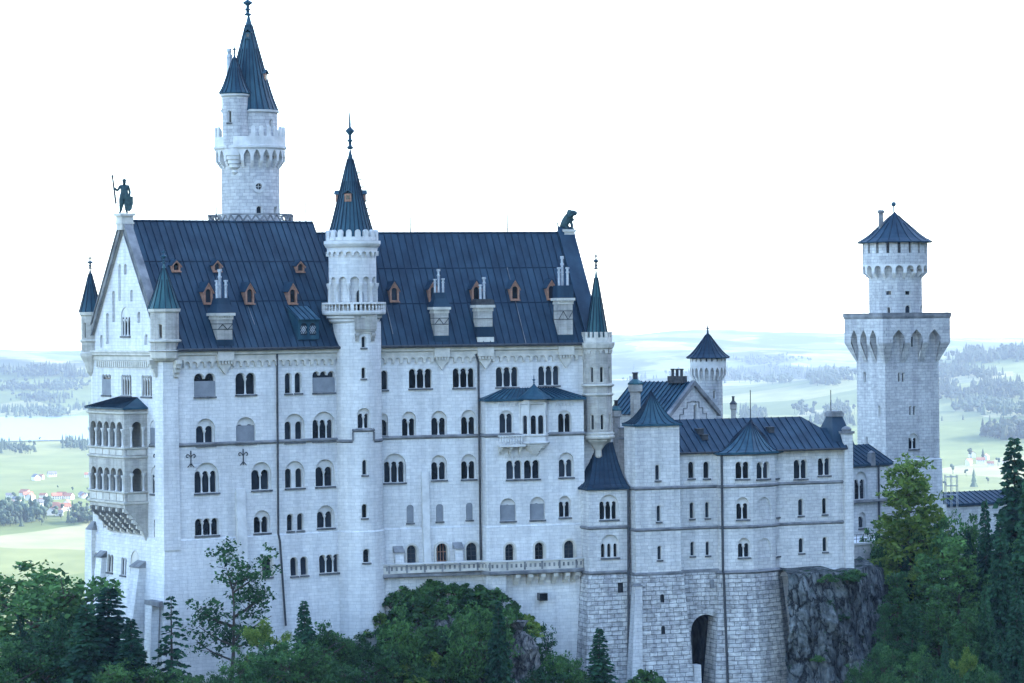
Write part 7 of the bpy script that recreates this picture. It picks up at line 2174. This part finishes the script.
# right forest
tree_at('upright', 908, 451, 374, "large yellow-green tree in front of the gate tower", wk=1.0)
tree_at('spruce_b', 1014, 436, 366, "tall dark spruce at the right edge reaching up beside the gate tower", wk=.95)
tree_at('spruce', 985, 498, 366, "dark spruce just left of the tall spruce at the right edge", wk=.7)
tree_at('broad', 950, 503, 372, "mid green broadleaf tree below the scaffold", wk=.5)
tree_at('yellow', 966, 646, 330, "small yellowing tree at the bottom right of the woods", wk=.45)
tree_at('beech', 884, 598, 346, "pale green broadleaf tree beside the dark cliff", wk=.55)
GR = "trees of the dark wood right of the castle"
LR = "dark tree packed into the wood at the lower right of the castle"
for key, px, py, Y, wk in (('broad', 930, 515, 376, .5), ('broad_b', 893, 520, 380, .45), ('broad', 875, 522, 386, .4), ('spruce_b', 1000, 520, 356, .8), ('spruce', 1026, 480, 360, .8), ('beech', 928, 548, 362, .9), ('beech', 958, 530, 362, .9),
                           ('spruce', 968, 530, 368, .7), ('beech', 897, 566, 358, .8), ('beech', 938, 580, 350, .9), ('spruce_b', 985, 585, 346, .8), ('spruce', 1016, 575, 342, .85), ('beech', 912, 600, 346, .9), ('beech', 966, 604, 344, .9),
                           ('broad', 884, 640, 338, .6), ('broad_b', 920, 645, 336, .6), ('spruce_b', 1000, 630, 334, .8), ('spruce', 945, 635, 334, .7), ('broad', 860, 660, 334, .5), ('broad_b', 895, 665, 328, .6), ('spruce', 1024, 650, 326, .8), ('broad', 985, 660, 326, .6),
                           ('broad', 940, 662, 322, .6), ('spruce', 880, 560, 372, .5), ('spruce_b', 905, 545, 372, .6), ('broad_b', 1015, 540, 362, .6)):
    tree_at(key, px, py, Y, LR, GR, wk)
GG = "grass tufts on the dark cliff"
for px, py, h_ in ((838, 574, 1.5), (820, 577, 1.0), (832, 615, 1.1), (808, 656, 1.0), (846, 572, 1.4)):
    u_, z_ = Wc.hit(px, py); q = Wc.P(u_, z_, 1.6, Wc.seg(u_)); plant('shrub_b' if px != 820 else 'shrub', q.x, q.y, z_ - h_ * .5, h_, 1.5, "low tuft of greenery clinging to the dark cliff under the wing", GG)

# ================================================================ THE PLAIN: woods, villages, single trees
def far_tree(mb, p, h, w, rr, conifer):
    if conifer:
        for k in range(3):
            z0 = h * (.08 + .26 * k); r0 = w * (1 - .27 * k) * .5
            mb.lathe(p + Vector((0, 0, z0)), [(r0, 0), (r0 * .55, h * .2), (.02, h * .42)], 6, 0, rr.uniform(0, 6))
    else:
        for k in range(5):
            c = p + Vector((rr.uniform(-.28, .28) * w, rr.uniform(-.28, .28) * w, h * rr.uniform(.42, .72))); r0 = w * rr.uniform(.22, .36)
            mb.lathe(c, [(.02, -r0), (r0 * .8, -r0 * .6), (r0, 0), (r0 * .8, r0 * .6), (.02, r0)], 7, 0, rr.uniform(0, 6))
        mb.tube(p - Vector((0, 0, 1)), p + Vector((0, 0, h * .5)), w * .04, n=5)
def wood(px0, px1, py0, py1, n, h, con=.5, seed=1):
    rr = random.Random(seed); mb = MB()
    k_ = max(3, n // 14); cs = [(rr.uniform(px0, px1), rr.uniform(py0, py1), rr.uniform(3, 12), rr.random() < con) for _ in range(k_)]
    for _ in range(int(n * 1.8)):
        cx_, cy2, sp_, cn = rr.choice(cs)
        q = ground_at(rr.gauss(cx_, sp_), min(py1 + 2, max(py0 - 3, rr.gauss(cy2, 1.6)))); far_tree(mb, q, h * rr.uniform(.5, 1.25), h * rr.uniform(.35, .6), rr, rr.random() < (.9 if cn else .12))
    o = mb.build("far_wood", FARLEAF); tag(o, None, None, None, "stuff"); return o
woods = [(986, 1030, 432, 439, 90, 22), (988, 1030, 409, 416, 70, 22), (940, 1030, 388, 400, 220, 20), (942, 984, 404, 411, 60, 18), (955, 1030, 352, 362, 200, 20), (940, 1000, 366, 378, 120, 18),
         (735, 848, 372, 384, 260, 22), (700, 790, 360, 366, 120, 18), (745, 850, 411, 424, 130, 20), (620, 700, 372, 382, 70, 18), (640, 690, 388, 392, 40, 16),
         (0, 92, 369, 376, 150, 18), (0, 60, 384, 390, 60, 16), (30, 92, 396, 402, 70, 16), (55, 92, 384, 389, 60, 15), (0, 92, 409, 416, 120, 16), (0, 90, 446, 452, 60, 14), (0, 92, 520, 526, 55, 13, .1), (0, 40, 512, 520, 35, 16, .1)]
for i, w_ in enumerate(woods):
    o = wood(*w_[:6], con=(w_[6] if len(w_) > 6 else .5), seed=50 + i)
    tag(o, "belt of distant trees fading into the haze on the plain", "woods", "woods on the plain")
# single trees
rt_ = random.Random(5)
FT = []
for k, con in enumerate((True, False)):
    mb = MB(); far_tree(mb, Vector((0, 0, 0)), 20, 11 if not con else 9, rt_, con); o = mb.build("field_tree", FARLEAF, None, False, (0, 0, 0)); FT.append(o)
used = [False, False]
def field_tree(px, py, hpx, con=False, label=None, group="single trees out on the plain"):
    q = ground_at(px, py); k = 0 if con else 1
    if not used[k]: o = FT[k]; used[k] = True
    else: o = FT[k].copy(); COL.objects.link(o)
    s_ = hpx * q.y / F / 20; o.location = q - Vector((0, 0, .3)); o.scale = (s_, s_, s_); o.rotation_euler = (0, 0, rt_.uniform(0, 6))
    tag(o, label or ("small hazy pointed tree standing alone on the plain" if con else "small hazy round tree standing alone on the plain"), "tree", group)
field_tree(21, 574, 12, False, "lone round tree in the bright meadow at the left edge", None)
if "group" in FT[1]: del FT[1]["group"]
for px, py, hp, con in ((971, 459, 14, 0), (983, 460, 12, 1), (974, 488, 20, 1), (953, 474, 13, 0), (966, 476, 9, 0), (998, 466, 11, 0), (942, 421, 6, 1), (963, 420, 6, 1), (1010, 396, 7, 1), (10, 514, 9, 0), (88, 448, 11, 1), (84, 449, 9, 1), (73, 492, 7, 0), (58, 489, 5, 0),
                        (20, 442, 6, 1), (40, 441, 5, 0), (8, 445, 5, 0), (88, 492, 6, 0), (15, 380, 5, 1), (33, 381, 5, 0), (70, 380, 4, 0), (46, 402, 7, 0), (25, 404, 5, 0), (990, 425, 7, 1), (1003, 478, 10, 0), (988, 484, 9, 0), (945, 488, 9, 0), (1020, 452, 9, 0), (1008, 456, 8, 0)):
    field_tree(px, py, hp, bool(con))
# houses of the villages
WHT = mat_noise("village_plaster", (0.55, 0.53, 0.5), (0.72, 0.7, 0.66), .1, .8, objvar=.15)
TILE = mat_noise("village_roof_tiles", (0.24, 0.10, 0.065), (0.36, 0.16, 0.10), .3, .8, objvar=.25)
TILEG = mat_noise("village_grey_tiles", (0.10, 0.10, 0.11), (0.2, 0.2, 0.21), .3, .8)
HP = []
for k in range(2):
    mb = MB(); w, l, h_ = 9, 14, 5.5
    mb.box8([(-l / 2, -w / 2, -1), (l / 2, -w / 2, -1), (l / 2, w / 2, -1), (-l / 2, w / 2, -1), (-l / 2, -w / 2, h_), (l / 2, -w / 2, h_), (l / 2, w / 2, h_), (-l / 2, w / 2, h_)])
    for sx_ in (-1, 1): mb.face([(sx_ * l / 2, -w / 2, h_), (sx_ * l / 2, w / 2, h_), (sx_ * l / 2, 0, h_ + 4)][::sx_])
    for sy_ in (-1, 1): mb.box8([(-l / 2 - .7, sy_ * (w / 2 + .7), h_ - .5), (l / 2 + .7, sy_ * (w / 2 + .7), h_ - .5), (l / 2 + .7, 0, h_ + 4), (-l / 2 - .7, 0, h_ + 4), (-l / 2 - .7, sy_ * (w / 2 + .7), h_ - .15), (l / 2 + .7, sy_ * (w / 2 + .7), h_ - .15), (l / 2 + .7, 0, h_ + 4.4), (-l / 2 - .7, 0, h_ + 4.4)], 1)
    for i in range(4): mb.box((-l / 2 + 2 + 3.3 * i, -w / 2, 1.2), 1.2, .12, 1.6, mi=2); mb.box((-l / 2 + 2 + 3.3 * i, -w / 2, 3.6), 1.2, .12, 1.3, mi=2)
    HP.append(mb.build("village_house", [WHT, TILE if k == 0 else TILEG, GLASS], None, False, (0, 0, 0)))
rh = random.Random(9); hused = [False, False]
def village(spots, label_r, label_g, group):
    for px, py in spots:
        k = 0 if rh.random() < .7 else 1; q = ground_at(px, py)
        if not hused[k]: o = HP[k]; hused[k] = True
        else: o = HP[k].copy(); COL.objects.link(o)
        s_ = rh.uniform(.5, .75); o.location = q; o.scale = (s_, s_, s_); o.rotation_euler = (0, 0, rh.uniform(-.6, .6) + (PI / 2 if rh.random() < .35 else 0)); tag(o, label_r if k == 0 else label_g, "house", group)
sp = [(rh.uniform(8, 92), rh.uniform(496, 516)) for _ in range(34)]
village(sp, "tiny red roofed house in the village left of the palace", "tiny grey roofed house in the village left of the palace", "houses of the village at the left")
sp = [(rh.uniform(968, 1006), rh.uniform(452, 466)) for _ in range(7)]
village(sp, "tiny red roofed farmhouse on the plain right of the gate tower", "tiny grey roofed farmhouse on the plain right of the gate tower", "farmhouses on the plain at the right")
sp = [(40, 479), (52, 477), (36, 480), (88, 477)]
village(sp, "tiny red roofed barn in the meadow above the left village", "tiny grey roofed barn in the meadow above the left village", "barns in the left meadow")
sp = [(rh.uniform(3, 88), rh.uniform(517, 522)) for _ in range(0)]
for i in range(36):
    field_tree(rt_.uniform(0, 92), rt_.uniform(500, 526), rt_.uniform(6, 12), rt_.random() < .2, "hazy tree standing among the houses of the left village", "trees of the left village")

# ================================================================ HAZE
hz_m = bpy.data.materials.new("valley_haze"); hz_m.use_nodes = True
nt = hz_m.node_tree; nt.nodes.remove(nt.nodes["Principled BSDF"])
pv = nt.nodes.new("ShaderNodeVolumePrincipled"); pv.inputs["Color"].default_value = (0.42, 0.53, 0.70, 1); pv.inputs["Density"].default_value = HAZE_D; pv.inputs["Anisotropy"].default_value = 0.2
lnk(nt, pv.outputs[0], nt.nodes["Material Output"].inputs["Volume"])
mb = MB(); X0, X1, Y0, Y1, Z0, Z1 = -9900, 9900, -4200, 17200, -240, 760
mb.box8([(X0, Y0, Z0), (X1, Y0, Z0), (X1, Y1, Z0), (X0, Y1, Z0), (X0, Y0, Z1), (X1, Y0, Z1), (X1, Y1, Z1), (X0, Y1, Z1)])
hz = mb.build("haze", hz_m); hz["kind"] = "stuff"; hz["label"] = "pale morning haze lying over the whole plain"
